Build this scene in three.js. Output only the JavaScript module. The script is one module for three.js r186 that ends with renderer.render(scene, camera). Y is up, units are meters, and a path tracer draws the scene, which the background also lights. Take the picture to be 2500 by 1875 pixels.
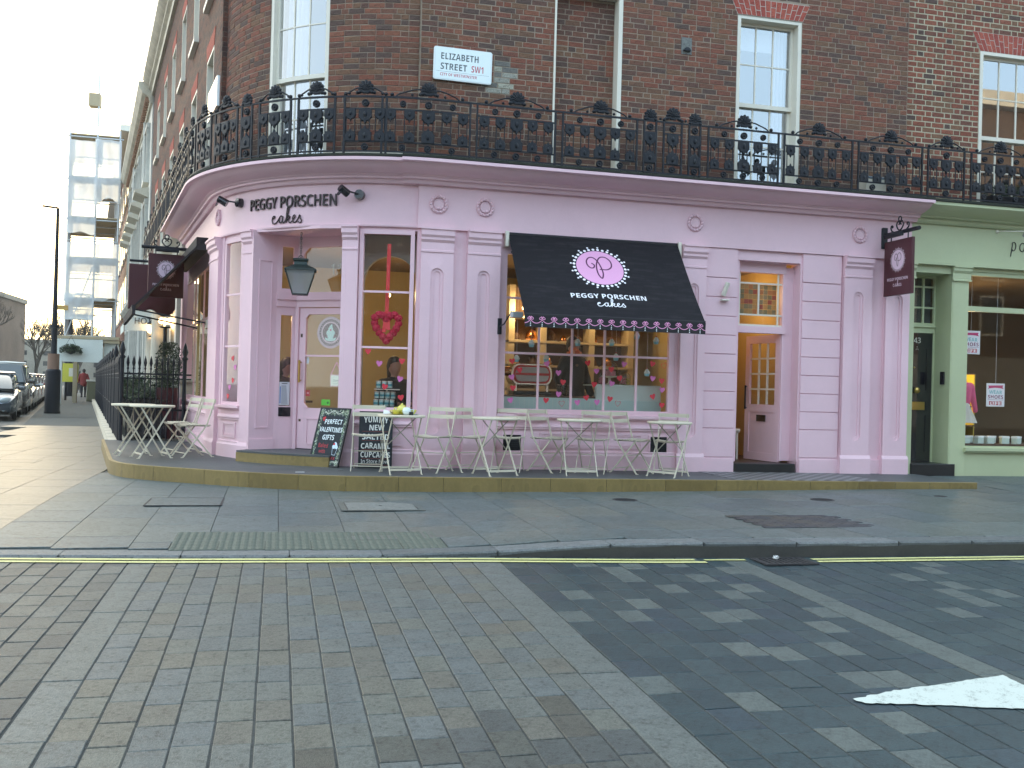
import * as THREE from 'three';
import { mergeGeometries, mergeVertices, toCreasedNormals } from 'three/addons/utils/BufferGeometryUtils.js';
import { TextGeometry } from 'three/addons/geometries/TextGeometry.js';
import { FontLoader } from 'three/addons/loaders/FontLoader.js';
import { MarchingCubes } from 'three/addons/objects/MarchingCubes.js';

// ---------- camera, sky, sun, exposure ----------
const scene = new THREE.Scene(), lerp3 = (a, b, t) => a + (b - a) * t;
const camera = new THREE.PerspectiveCamera(43.48, 4 / 3, 0.1, 600);
camera.position.set(0, 1.27, 12.9);
camera.rotation.order = 'YXZ';
camera.rotation.set(0.29 * Math.PI / 180, -13.7 * Math.PI / 180, 1.55 * Math.PI / 180);
const renderer = new THREE.WebGLRenderer({ antialias: true });
renderer.toneMapping = THREE.LinearToneMapping;
renderer.toneMappingExposure = 1.62;
renderer.shadowMap.enabled = true;
const SUN_AZ = -11.8 * Math.PI / 180, SUN_EL = 1.6 * Math.PI / 180;
const sunDir = new THREE.Vector3(Math.sin(SUN_AZ) * Math.cos(SUN_EL), Math.sin(SUN_EL), -Math.cos(SUN_AZ) * Math.cos(SUN_EL));
{
  const W = 512, H = 256, data = new Float32Array(W * H * 4);
  for (let r = 0; r < H; r++) for (let c = 0; c < W; c++) {
    const el = ((r + 0.5) / H - 0.5) * Math.PI, az = ((c + 0.5) / W - 0.5) * 2 * Math.PI;
    const x = Math.cos(el) * Math.cos(az), y = Math.sin(el), z = Math.cos(el) * Math.sin(az);
    const d = Math.acos(Math.min(1, Math.max(-1, x * sunDir.x + y * sunDir.y + z * sunDir.z)));
    const up = Math.max(0, y);
    const away = 0.5 - 0.5 * Math.cos(Math.min(Math.PI, d * 1.15)), low = Math.exp(-up * up / 0.012);
    let R = lerp3(1.36, 0.88, away) + 0.5 * low, G = lerp3(1.46, 1.24, away) + 0.36 * low, B = lerp3(1.5, 1.58, away) + 0.06 * low;
    const g = Math.exp(-d / 0.42), g2 = Math.exp(-(d * d) / 0.05);
    R += 2.0 * g + 3.2 * g2; G += 1.5 * g + 1.9 * g2; B += 0.75 * g + 0.25 * g2;
    const o = (r * W + c) * 4;
    data[o] = R; data[o + 1] = G; data[o + 2] = B; data[o + 3] = 1;
  }
  const sky = new THREE.DataTexture(data, W, H, THREE.RGBAFormat, THREE.FloatType);
  sky.mapping = THREE.EquirectangularReflectionMapping; sky.magFilter = THREE.LinearFilter; sky.needsUpdate = true;
  scene.background = sky; scene.environment = sky;
}
const sun = new THREE.DirectionalLight(new THREE.Color(1.0, 0.78, 0.52), 2.2);
sun.name = 'sun';
sun.position.copy(sunDir).multiplyScalar(120); sun.target.position.set(0, 0, 0);
sun.castShadow = true; sun.shadow.mapSize.set(4096, 4096);
Object.assign(sun.shadow.camera, { left: -40, right: 40, top: 30, bottom: -30, near: 1, far: 300 });
scene.add(sun, sun.target);

// ---------- helpers ----------
const V = (x, y, z) => new THREE.Vector3(x, y, z);
function rng(seed) { let s = seed >>> 0; return () => { s = (s + 0x6d2b79f5) | 0; let t = Math.imul(s ^ (s >>> 15), 1 | s); t = (t + Math.imul(t ^ (t >>> 7), 61 | t)) ^ t; return ((t ^ (t >>> 14)) >>> 0) / 4294967296; }; }
const rnd = rng(7);
const rr = (a, b) => a + (b - a) * rnd();
const names = new Map();
function numbered(name) { const n = names.get(name) ?? 0; names.set(name, n + 1); return n ? name + '_' + String(n).padStart(3, '0') : name; }
function tag(o, label, category, group, kind) {
  if (label) o.userData.label = label; if (category) o.userData.category = category;
  if (group) o.userData.group = group; if (kind) o.userData.kind = kind; return o;
}
function thing(name, label, category, pos = [0, 0, 0], turn = 0, group) {
  const o = new THREE.Group(); o.name = numbered(name); o.position.set(...pos); o.rotation.y = turn;
  scene.add(o); return tag(o, label, category, group);
}
function merged(g) {
  if (!Array.isArray(g)) return g;
  if (g.length === 1) return g[0];
  const any = g.some((x) => x.index) && !g.every((x) => x.index);
  let list = any ? g.map((x) => (x.index ? x.toNonIndexed() : x)) : g;
  const keep = ['position', 'normal', 'uv'];
  list = list.map((x) => { for (const k of Object.keys(x.attributes)) if (!keep.includes(k)) x.deleteAttribute(k); if (!x.attributes.uv) x.setAttribute('uv', new THREE.BufferAttribute(new Float32Array(x.attributes.position.count * 2), 2)); return x; });
  return mergeGeometries(list);
}
function part(name, geo, mat, parent, label, kind) {
  const m = new THREE.Mesh(merged(geo), mat); m.name = name; m.castShadow = m.receiveShadow = true;
  if (label) m.userData.label = label; if (kind) m.userData.kind = kind;
  (parent || scene).add(m); return m;
}
// several alike pieces, each a part of its own
function pieces(name, list, mat, parent) { return list.map((g) => part(name, g, mat, parent)); }
function solo(name, geo, mat, label, category, group, kind) { const m = part(numbered(name), geo, mat, scene); return tag(m, label, category, group, kind); }
// copies of a thing under a name of its own
function dup(root, name, pos, turn, label, group) {
  const r = root.clone(); r.name = numbered(name); r.position.set(...pos); if (turn !== undefined) r.rotation.y = turn;
  r.userData = { ...root.userData }; if (label) r.userData.label = label; if (group) r.userData.group = group; scene.add(r); return r;
}
// uv in metres from the dominant axis of each face
function uvBox(g) {
  if (g.index) g = g.toNonIndexed();
  const p = g.attributes.position, n = p.count, uv = new Float32Array(n * 2);
  const a = V(0, 0, 0), b = V(0, 0, 0), c = V(0, 0, 0);
  for (let i = 0; i < n; i += 3) {
    a.fromBufferAttribute(p, i); b.fromBufferAttribute(p, i + 1); c.fromBufferAttribute(p, i + 2);
    const N = b.clone().sub(a).cross(c.clone().sub(a)), ax = Math.abs(N.x), ay = Math.abs(N.y), az = Math.abs(N.z);
    [a, b, c].forEach((q, k) => {
      const [u, v] = ay >= ax && ay >= az ? [q.x, q.z] : ax >= az ? [q.z, q.y] : [q.x, q.y];
      uv[(i + k) * 2] = u; uv[(i + k) * 2 + 1] = v;
    });
  }
  g.setAttribute('uv', new THREE.BufferAttribute(uv, 2)); return g;
}
function bx(x0, x1, y0, y1, z0, z1) { const g = new THREE.BoxGeometry(x1 - x0, y1 - y0, z1 - z0); g.translate((x0 + x1) / 2, (y0 + y1) / 2, (z0 + z1) / 2); return uvBox(g); }
// box with chamfered edges (convex hull of offset corners)
function cbx(x0, x1, y0, y1, z0, z1, c = 0.006) {
  const s = new THREE.Shape(); const w = x1 - x0, h = y1 - y0; c = Math.min(c, w / 3, h / 3, (z1 - z0) / 3);
  s.moveTo(x0 + c, y0 + c); s.lineTo(x1 - c, y0 + c); s.lineTo(x1 - c, y1 - c); s.lineTo(x0 + c, y1 - c); s.closePath();
  const g = new THREE.ExtrudeGeometry(s, { depth: z1 - z0 - 2 * c, bevelEnabled: true, bevelThickness: c, bevelSize: c, bevelSegments: 1 }); g.translate(0, 0, z0 + c);
  return uvBox(g);
}
function rod(p, q, r, seg = 6, r2) {
  const a = V(...p), b = V(...q), d = b.clone().sub(a), g = new THREE.CylinderGeometry(r2 ?? r, r, d.length(), seg);
  g.applyQuaternion(new THREE.Quaternion().setFromUnitVectors(V(0, 1, 0), d.clone().normalize())); const m = a.add(b).multiplyScalar(0.5); g.translate(m.x, m.y, m.z); return g;
}
// flat bar with rectangular section, wide side along w
function flatBar(p, q, w, t, side = V(1, 0, 0)) {
  const a = V(...p), b = V(...q), d = b.clone().sub(a), L = d.length(), y = d.normalize(), x = side.clone().addScaledVector(y, -side.dot(y)).normalize(), z = x.clone().cross(y);
  const g = new THREE.BoxGeometry(w, L, t); g.applyMatrix4(new THREE.Matrix4().makeBasis(x, y, z)); const m = a.add(b).multiplyScalar(0.5); g.translate(m.x, m.y, m.z); return g;
}
function tube(pts, r, seg = 24, rad = 6, closed = false) { return new THREE.TubeGeometry(new THREE.CatmullRomCurve3(pts.map((p) => V(...p)), closed), seg, r, rad, closed); }
function lathe(pts, seg = 16) { return new THREE.LatheGeometry(pts.map((p) => new THREE.Vector2(p[0], p[1])), seg); }
const mv = (g, x, y, z) => { g.translate(x, y, z); return g; };
const rot = (g, x = 0, y = 0, z = 0) => { if (x) g.rotateX(x); if (y) g.rotateY(y); if (z) g.rotateZ(z); return g; };
function shapeOf(pts) { const s = new THREE.Shape(); pts.forEach((p, i) => (i ? s.lineTo(p[0], p[1]) : s.moveTo(p[0], p[1]))); s.closePath(); return s; }
function ext(shape, depth, bevel = 0, seg = 8) { return new THREE.ExtrudeGeometry(shape, { depth, bevelEnabled: bevel > 0, bevelThickness: bevel, bevelSize: bevel, bevelSegments: 1, curveSegments: seg }); }

// ---------- the facade path: u along it (front plane, curved corner, side street), y up, o outwards ----------
const XC = 2.05, RC = 3.08, TH = 79.7 * Math.PI / 180, LARC = RC * TH;
const LN = V(-Math.cos(10.3 * Math.PI / 180), 0, Math.sin(10.3 * Math.PI / 180)), LD = V(-Math.sin(10.3 * Math.PI / 180), 0, -Math.cos(10.3 * Math.PI / 180));
function fac(u, y, o) {
  if (u >= 0) return V(XC + u, y, o);
  if (u >= -LARC) { const t = -u / RC; return V(XC - (RC + o) * Math.sin(t), y, -RC + (RC + o) * Math.cos(t)); }
  const s = -u - LARC; return V(XC - (RC + o) * Math.sin(TH), y, -RC + (RC + o) * Math.cos(TH)).addScaledVector(LD, s);
}
const deg = (d) => -d * Math.PI / 180 * RC;      // arc angle -> u
const side = (s) => -LARC - s;                    // metres along the side street -> u
function bend(g, crease = 0.5) {
  const p = g.attributes.position;
  for (let i = 0; i < p.count; i++) { const v = fac(p.getX(i), p.getY(i), p.getZ(i)); p.setXYZ(i, v.x, v.y, v.z); }
  g.computeVertexNormals(); return crease ? toCreasedNormals(g, crease) : g;
}
function fseg(u0, u1) { const a = Math.max(u0, -LARC), b = Math.min(u1, 0); return b > a ? Math.ceil((b - a) / 0.13) : 1; }
// block on the facade
function fb(u0, u1, y0, y1, o0, o1) {
  const cuts = [u0]; for (const c of [-LARC, 0]) if (c > u0 + 1e-6 && c < u1 - 1e-6) cuts.push(c); cuts.push(u1);
  const list = [];
  for (let i = 0; i + 1 < cuts.length; i++) {
    const a = cuts[i], b = cuts[i + 1], onArc = b <= 1e-6 && a >= -LARC - 1e-6, g = new THREE.BoxGeometry(b - a, y1 - y0, o1 - o0, onArc ? fseg(a, b) : 1, 1, 1);
    g.translate((a + b) / 2, (y0 + y1) / 2, (o0 + o1) / 2); list.push(bend(uvBox(g)));
  }
  return list.length > 1 ? mergeGeometries(list) : list[0];
}
// a moulding: profile [[o, y], ...] drawn along u0..u1
function sweep(profile, u0, u1) {
  const us = [], cuts = [u0, ...[-LARC, 0].filter((c) => c > u0 && c < u1), u1];
  for (let i = 0; i + 1 < cuts.length; i++) { const n = fseg((cuts[i]), cuts[i + 1]); for (let k = 0; k < n; k++) us.push(cuts[i] + (cuts[i + 1] - cuts[i]) * k / n); } us.push(u1);
  const pos = [], uv = [], P = profile; let acc = [0]; for (let j = 0; j + 1 < P.length; j++) acc.push(acc[j] + Math.hypot(P[j + 1][0] - P[j][0], P[j + 1][1] - P[j][1]));
  for (let i = 0; i + 1 < us.length; i++) for (let j = 0; j + 1 < P.length; j++) {
    const q = [[us[i], j], [us[i + 1], j], [us[i + 1], j + 1], [us[i], j + 1]].map(([u, k]) => [fac(u, P[k][1], P[k][0]), u, acc[k]]);
    for (const k of [0, 1, 2, 0, 2, 3]) { pos.push(q[k][0].x, q[k][0].y, q[k][0].z); uv.push(q[k][1], q[k][2]); }
  }
  for (const [u, flip] of [[u0, 1], [u1, 0]]) {
    const tri = THREE.ShapeUtils.triangulateShape(P.map((p) => new THREE.Vector2(p[0], p[1])), []);
    for (const t of tri) for (const k of flip ? t : [t[0], t[2], t[1]]) { const v = fac(u, P[k][1], P[k][0]); pos.push(v.x, v.y, v.z); uv.push(P[k][0], P[k][1]); }
  }
  const g = new THREE.BufferGeometry(); g.setAttribute('position', new THREE.Float32BufferAttribute(pos, 3)); g.setAttribute('uv', new THREE.Float32BufferAttribute(uv, 2));
  g.computeVertexNormals(); return toCreasedNormals(g, 0.45);
}

// ---------- noise and materials ----------
function vnoise(seed, n) { const r = rng(seed), a = new Float32Array(n * n); for (let i = 0; i < n * n; i++) a[i] = r(); return (x, y) => { const X = Math.floor(x), Y = Math.floor(y), fx = x - X, fy = y - Y, sx = fx * fx * (3 - 2 * fx), sy = fy * fy * (3 - 2 * fy), w = (k) => ((k % n) + n) % n; const g = (i, j) => a[w(j) * n + w(i)]; return (g(X, Y) * (1 - sx) + g(X + 1, Y) * sx) * (1 - sy) + (g(X, Y + 1) * (1 - sx) + g(X + 1, Y + 1) * sx) * sy; }; }
// tileable map: f(n) gives [r,g,b] multipliers from layered noise
function noiseMap(seed, size, freqs, amps, shade, repeat = 1) {
  const L = freqs.map((f, i) => vnoise(seed + i * 17, f)), d = new Float32Array(size * size * 4), tot = amps.reduce((a, b) => a + b, 0);
  for (let y = 0; y < size; y++) for (let x = 0; x < size; x++) {
    let v = 0; const parts = []; for (let i = 0; i < L.length; i++) { const q = L[i](x / size * freqs[i], y / size * freqs[i]); parts.push(q); v += q * amps[i]; }
    const c = shade(v / tot, parts), o = (y * size + x) * 4; d[o] = c[0]; d[o + 1] = c[1]; d[o + 2] = c[2]; d[o + 3] = 1;
  }
  const u8 = new Uint8Array(d.length); for (let i = 0; i < d.length; i++) u8[i] = Math.max(0, Math.min(255, d[i] * 255));
  const t = new THREE.DataTexture(u8, size, size, THREE.RGBAFormat); t.wrapS = t.wrapT = THREE.RepeatWrapping; t.magFilter = THREE.LinearFilter; t.minFilter = THREE.LinearMipmapLinearFilter; t.repeat.set(1 / repeat, 1 / repeat); t.needsUpdate = true; return t;
}
const retile = (t, m) => { const c = t.clone(); c.repeat.set(1 / m, 1 / m); c.needsUpdate = true; return c; };
const M = {};
const std = (name, rgb, o = {}) => { const m = new THREE.MeshPhysicalMaterial({ roughness: 0.7, ...o }); m.color.setRGB(...rgb); m.name = name; M[name] = m; return m; };
const paintN = noiseMap(3, 512, [4, 16, 64, 200], [0.5, 0.3, 0.25, 0.2], (v, p) => { const k = 0.9 + 0.1 * v + (p[0] - 0.5) * 0.05; return [k, k, k]; }, 2.6);
const grainN = noiseMap(11, 512, [8, 32, 128, 256], [0.3, 0.3, 0.4, 0.6], (v) => { const k = 0.62 + 0.38 * v * 1.15; return [k, k, k]; }, 0.6);
const speckN = noiseMap(23, 512, [7, 26, 64, 128], [0.4, 0.5, 0.6, 0.6], (v, p) => { const k = 0.3 + 0.95 * v + (p[2] > 0.8 ? 0.16 : 0) - (p[1] < 0.16 ? 0.16 : 0) - (p[3] < 0.12 ? 0.14 : 0); return [k, k, k]; }, 0.5);
const dirtN = noiseMap(31, 512, [3, 9, 30, 120], [0.5, 0.4, 0.3, 0.25], (v, p) => { const k = 0.55 + 0.45 * Math.min(1, v * 1.35); return [k, k * (0.99), k * 0.97]; }, 3.0);
const bumpN = noiseMap(41, 512, [16, 64, 160, 256], [0.4, 0.4, 0.5, 0.5], (v) => [v, v, v], 0.5);
std('pink_paint', [0.83, 0.56, 0.62], { roughness: 0.5, map: paintN, bumpMap: retile(bumpN, 0.7), bumpScale: 0.0016 });
std('white_paint', [0.76, 0.71, 0.60], { roughness: 0.42, map: paintN });
std('cream_stucco', [0.68, 0.62, 0.5], { roughness: 0.7, map: dirtN });
std('green_paint', [0.50, 0.54, 0.33], { roughness: 0.5, map: paintN, bumpMap: retile(bumpN, 0.7), bumpScale: 0.0014 });
std('iron', [0.010, 0.012, 0.018], { roughness: 0.45, specularIntensity: 0.6 });
std('black_gloss', [0.012, 0.012, 0.018], { roughness: 0.18, clearcoat: 0.5 });
std('brass', [0.55, 0.38, 0.12], { roughness: 0.3, metalness: 1 });
std('chrome', [0.75, 0.75, 0.76], { roughness: 0.12, metalness: 1 });
std('dark_lead', [0.035, 0.036, 0.034], { roughness: 0.85, map: dirtN });
M.glass = new THREE.MeshPhysicalMaterial({ color: 0xffffff, transmission: 1, thickness: 0, roughness: 0.02, ior: 1.5, transparent: false }); M.glass.name = 'window_glass';
M.glass_dim = new THREE.MeshPhysicalMaterial({ color: new THREE.Color(0.82, 0.84, 0.82), transmission: 1, thickness: 0, roughness: 0.02, ior: 1.45 }); M.glass_dim.name = 'old_glass';
scene.fog = new THREE.FogExp2(new THREE.Color(0.98, 0.93, 0.84), 0.0006);
const canvasTex = (w, h, draw) => { const c = document.createElement('canvas'); c.width = w; c.height = h; const x = c.getContext('2d'); draw(x, w, h); const t = new THREE.CanvasTexture(c); t.colorSpace = THREE.SRGBColorSpace; t.anisotropy = 8; return t; };
const printed = (name, tex, o = {}) => { const m = new THREE.MeshPhysicalMaterial({ map: tex, roughness: 0.6, ...o }); m.name = name; return m; };
const plane = (w, h) => new THREE.PlaneGeometry(w, h);
const sansFont = await new FontLoader().loadAsync('fonts/droid/droid_sans_bold.typeface.json');
const thinFont = await new FontLoader().loadAsync('fonts/droid/droid_sans_regular.typeface.json');
// handwriting as strokes: 'cakes' and the curly P, in units of x-height
const CAKES = [
  [[0.1, 0.62], [0.3, 0.72], [0.52, 0.86], [0.42, 1.02], [0.15, 0.86], [0.04, 0.45], [0.2, 0.06], [0.55, 0.0], [0.95, 0.25], [1.3, 0.72]],
  [[1.86, 0.82], [1.62, 0.98], [1.32, 0.7], [1.3, 0.25], [1.5, 0.02], [1.75, 0.25], [1.9, 0.9], [1.86, 0.3], [2.0, 0.03], [2.2, 0.15], [2.5, 0.7], [2.82, 1.5], [2.86, 2.0], [2.7, 2.05], [2.55, 1.5], [2.48, 0.7], [2.46, 0.0], [2.55, 0.55], [2.85, 0.92], [3.05, 0.8], [2.9, 0.52], [2.62, 0.45], [2.85, 0.3], [3.02, 0.03], [3.3, 0.12], [3.6, 0.42], [3.86, 0.72], [3.84, 0.98], [3.62, 0.92], [3.5, 0.45], [3.66, 0.05], [4.0, 0.08], [4.35, 0.5], [4.62, 0.98], [4.68, 0.6], [4.86, 0.32], [4.84, 0.05], [4.55, -0.02], [4.35, 0.12]],
];
const CURLP = [[[0.22, 0.56], [0.3, 0.5], [0.26, 0.4], [0.14, 0.38], [0.03, 0.48], [0.02, 0.64], [0.14, 0.78], [0.3, 0.8], [0.45, 0.68], [0.55, 0.42], [0.57, 0.15], [0.48, -0.02], [0.38, 0.12], [0.37, 0.42], [0.46, 0.66], [0.62, 0.82], [0.84, 0.82], [1.0, 0.66], [0.98, 0.46], [0.8, 0.34], [0.5, 0.33]]];
function strokePath(ctx, strokes, x, y, s, sy = s) {
  for (const st of strokes) { const c = new THREE.CatmullRomCurve3(st.map((p) => V(p[0], p[1], 0))), pts = c.getPoints(st.length * 8); ctx.beginPath(); pts.forEach((p, i) => (i ? ctx.lineTo(x + p.x * s, y - p.y * sy) : ctx.moveTo(x + p.x * s, y - p.y * sy))); ctx.stroke(); }
}
// ================= GROUND =================
const smooth = (x, a, b) => { const t = Math.min(1, Math.max(0, (x - a) / (b - a))); return t * t * (3 - 2 * t); };
const lerp = THREE.MathUtils.lerp;
function along(pts, x) { if (x <= pts[0][0]) return pts[0][1]; for (let i = 1; i < pts.length; i++) if (x <= pts[i][0]) { const a = pts[i - 1], b = pts[i]; return lerp(a[1], b[1], (x - a[0]) / (b[0] - a[0])); } return pts[pts.length - 1][1]; }
const kz = (x) => along([[-6, 4.6], [-2, 4.98], [-0.8, 5.11], [1.55, 5.26], [3, 5.42], [4.2, 5.5], [6.5, 5.55], [14, 5.62]], x);
const kTop = (x) => lerp(-0.078, 0.028, smooth(x, 1.0, 3.2));
const roadY = (z) => -0.1 - 0.0216 * (Math.min(z, 14) - 5.25);
const platY = (x) => 0.18 - 0.0055 * Math.max(0, x - 1.3);
const pavBase = (x) => 0.045 * smooth(x, 3.2, 9);
function pav(x, z) {
  const K = kz(x), t = Math.max(0, Math.min(1, (z - 1.38) / (K - 1.38)));
  const b = pavBase(x) + (z < 1.38 ? smooth(x, 8.6, 9.8) * Math.min(1.4, 1.38 - z) * 0.05 : 0);
  return lerp(b, kTop(x), x < -2.6 ? 0.5 * t : Math.pow(t, 1.4));
}
const sideKerb = (z) => (z > -8.5 ? -5.35 - 0.03 * (z + 8.5) * -1 : -6.95 + 0.19 * (z + 17.38));
// big sheets
std('asphalt', [0.14, 0.14, 0.125], { roughness: 0.62, map: retile(speckN, 0.9), bumpMap: retile(bumpN, 0.5), bumpScale: 0.003 });
std('far_ground', [0.11, 0.105, 0.095], { roughness: 0.9, map: retile(dirtN, 9) });
std('joint_sand', [0.075, 0.08, 0.077], { roughness: 0.95, map: retile(speckN, 0.4) });
std('pavement_bed', [0.15, 0.155, 0.14], { roughness: 0.9, map: retile(speckN, 0.5) });
tag(solo('ground', mv(new THREE.PlaneGeometry(900, 900).rotateX(-Math.PI / 2), 0, -0.4, 0), M.far_ground), null, null, null, 'structure');
function sheet(x0, x1, z0, z1, nx, nz, yf, xf) {
  const g = new THREE.PlaneGeometry(1, 1, nx, nz), p = g.attributes.position, uv = g.attributes.uv;
  for (let i = 0; i < p.count; i++) { const a = p.getX(i) + 0.5, b = p.getY(i) + 0.5, z = lerp(z1, z0, b); let x = lerp(x0, x1, a); if (xf) x = xf(a, z); p.setXYZ(i, x, yf(x, z), z); uv.setXY(i, x, z); }
  g.computeVertexNormals(); return g;
}
const road = tag(solo('road', sheet(-60, 60, 4.4, 30, 40, 24, (x, z) => roadY(z) - 0.0012), M.joint_sand), null, null, null, 'structure');
const sideStreet = tag(solo('side_street', sheet(-16, -5, -160, 5.0, 2, 40, (x, z) => lerp(-0.03, -0.115, smooth(-z, 9, 17)), (a, z) => sideKerb(z) + (a - 1) * (z > 2 ? 14 : 7.2)), M.asphalt), null, null, null, 'structure');
const pavement = tag(solo('pavement', sheet(-5.3, 26, -20, 5.5, 64, 60, (x, z) => pav(x, Math.min(z, kz(x))) - 0.014, (a, z) => lerp(sideKerb(z), 26, a)), M.pavement_bed), null, null, null, 'structure');
{ const p = pavement.geometry.attributes.position; for (let i = 0; i < p.count; i++) p.setZ(i, Math.min(p.getZ(i), kz(p.getX(i)) - 0.1)); pavement.geometry.computeVertexNormals(); }
const sidePavement = tag(solo('side_pavement', sheet(-9, 0, -160, -19.9, 4, 30, () => -0.006, (a, z) => lerp(sideKerb(z), sideKerb(z) + 9, a)), M.pavement_bed), null, null, null, 'structure');
const farKerbGeo = [], farPav = []; // far side of the side street
tag(solo('far_pavement', sheet(-14, -9, -160, 4, 1, 20, () => 0, (a, z) => sideKerb(z) - 7.2 - (1 - a) * 4), M.pavement_bed), null, null, null, 'structure');

// --- setts of the road: chamfered stones, one mesh each for the nearest 300 ---
const settGeoCache = new Map();
function settGeo(w, l, h, c, key) {
  const k = [w, l, key].join(); if (settGeoCache.has(k)) return settGeoCache.get(k);
  const r = rng(key * 91 + 5), j = () => (r() - 0.5) * 0.004, X = w / 2, Z = l / 2, ox = r() * 3, oz = r() * 3, dy = () => (r() - 0.5) * 0.0016;
  const lo = [[-X, -Z], [X, -Z], [X, Z], [-X, Z]].map(([x, z]) => [x + j(), -h, z + j()]), mid = lo.map(([x, y, z]) => [x, -c, z]), top = lo.map(([x, y, z]) => [x - Math.sign(x) * c, dy(), z - Math.sign(z) * c]);
  const pos = [], uv = [], quad = (a, b, d, e) => { for (const q of [a, b, d, a, d, e]) { pos.push(...q); uv.push(q[0] + ox, q[2] + oz + q[1]); } };
  quad(top[3], top[2], top[1], top[0]);
  for (let i = 0; i < 4; i++) { const n = (i + 1) % 4; quad(mid[n], mid[i], top[i], top[n]); quad(lo[n], lo[i], mid[i], mid[n]); }
  const g = new THREE.BufferGeometry(); g.setAttribute('position', new THREE.Float32BufferAttribute(pos, 3)); g.setAttribute('uv', new THREE.Float32BufferAttribute(uv, 2)); g.computeVertexNormals();
  settGeoCache.set(k, g); return g;
}
const stone = (name, c, o = {}) => std(name, c, { roughness: 0.56, map: speckN, bumpMap: bumpN, bumpScale: 0.0035, ...o });
const MID = [[0.168, 0.167, 0.144], [0.153, 0.164, 0.165], [0.158, 0.161, 0.147], [0.169, 0.156, 0.128], [0.144, 0.153, 0.151], [0.166, 0.17, 0.158], [0.163, 0.15, 0.126]].map((c, i) => stone('sett_mid_' + i, c));
const DARK = [[0.051, 0.079, 0.085], [0.061, 0.087, 0.093], [0.044, 0.07, 0.079], [0.071, 0.095, 0.098], [0.056, 0.079, 0.095]].map((c, i) => stone('sett_dark_' + i, c, { roughness: 0.5 }));
const PALE = [[0.137, 0.153, 0.144], [0.121, 0.139, 0.134]].map((c, i) => stone('sett_pale_' + i, c));
const LEFT = [[0.112, 0.118, 0.111], [0.128, 0.131, 0.12], [0.091, 0.098, 0.096], [0.142, 0.149, 0.141], [0.081, 0.086, 0.086]].map((c, i) => stone('sett_left_' + i, c));
const BAND = [[0.173, 0.181, 0.174], [0.161, 0.169, 0.159]].map((c, i) => stone('sett_band_' + i, c));
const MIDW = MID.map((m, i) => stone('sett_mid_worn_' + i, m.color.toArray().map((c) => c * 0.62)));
const setts = [];
function settColumn(x0, x1, rowL, pick, z1 = 10.4, zoff = null, slant = 0) {
  const w = x1 - x0; let z = kz((x0 + x1) / 2) - 0.02; let first = true;
  while (z < z1) { let l = typeof rowL === 'number' ? rowL : rr(...rowL); if (first) l *= rr(0.35, 1); first = false; const zc = z + l / 2, xc = (x0 + x1) / 2 + slant * (zc - 7.2); setts.push({ x: xc, z: zc, w: w - 0.0095, l: l - 0.005, m: pick(xc, zc) }); z += l; }
}
const any = (a) => a[Math.floor(rnd() * a.length)];
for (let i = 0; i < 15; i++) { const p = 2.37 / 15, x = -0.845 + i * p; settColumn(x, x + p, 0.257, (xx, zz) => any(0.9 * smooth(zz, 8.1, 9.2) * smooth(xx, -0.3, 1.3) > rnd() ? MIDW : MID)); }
settColumn(-1.035, -0.845, [0.5, 0.8], () => any(BAND)); settColumn(1.525, 1.755, [0.5, 0.95], () => any(BAND), 10.4, null, 0.0);
for (let i = 0; i < 13; i++) { const p = 0.162, x = -1.035 - (i + 1) * p; settColumn(x, x + p, 0.257, () => any(LEFT)); }
settColumn(-3.36, -3.15, [0.5, 0.8], () => any(BAND));
for (let i = 0; i < 10; i++) { const p = 1.86 / 10, x = 1.755 + i * p; settColumn(x, x + p, 0.262, (xx, zz) => (rnd() < 0.17 ? any(PALE) : any(DARK))); }
settColumn(3.615, 3.815, [0.6, 1.0], () => PALE[0]);
for (let i = 0; i < 24; i++) { const p = 0.186, x = 3.815 + i * p; settColumn(x, x + p, 0.262, () => (rnd() < 0.11 ? PALE[1] : any(DARK)), 8.8); }
{
  const inView = (s) => { const dx = s.x, dz = 12.9 - s.z, a = Math.atan2(dx, dz) * 180 / Math.PI; return a > -17 && a < 43 && s.z < 9.35; };
  setts.sort((a, b) => (inView(b) - inView(a)) || Math.hypot(a.x, 12.9 - a.z) - Math.hypot(b.x, 12.9 - b.z));
  const rest = new Map(), q = new THREE.Euler(0.0216, 0, 0), tiltV = V(0, 0, 0);
  setts.forEach((s, i) => {
    const g = settGeo(+s.w.toFixed(3), +s.l.toFixed(3), 0.03, 0.003, i % 7), y = roadY(s.z) + 0.004 + rr(-0.0015, 0.0015);
    if (i < 300) { const m = part(numbered('sett'), g, s.m, road); m.position.set(s.x, y, s.z); m.rotation.set(0.0216 + rr(-0.004, 0.004), rr(-0.006, 0.006), rr(-0.004, 0.004)); }
    else { const k = s.m; if (!rest.has(k)) rest.set(k, []); rest.get(k).push(g.clone().applyMatrix4(new THREE.Matrix4().makeRotationFromEuler(q).setPosition(s.x, y, s.z))); }
  });
  for (const [m, l] of rest) part('setts', l, m, road, null, 'stuff');
}
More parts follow.
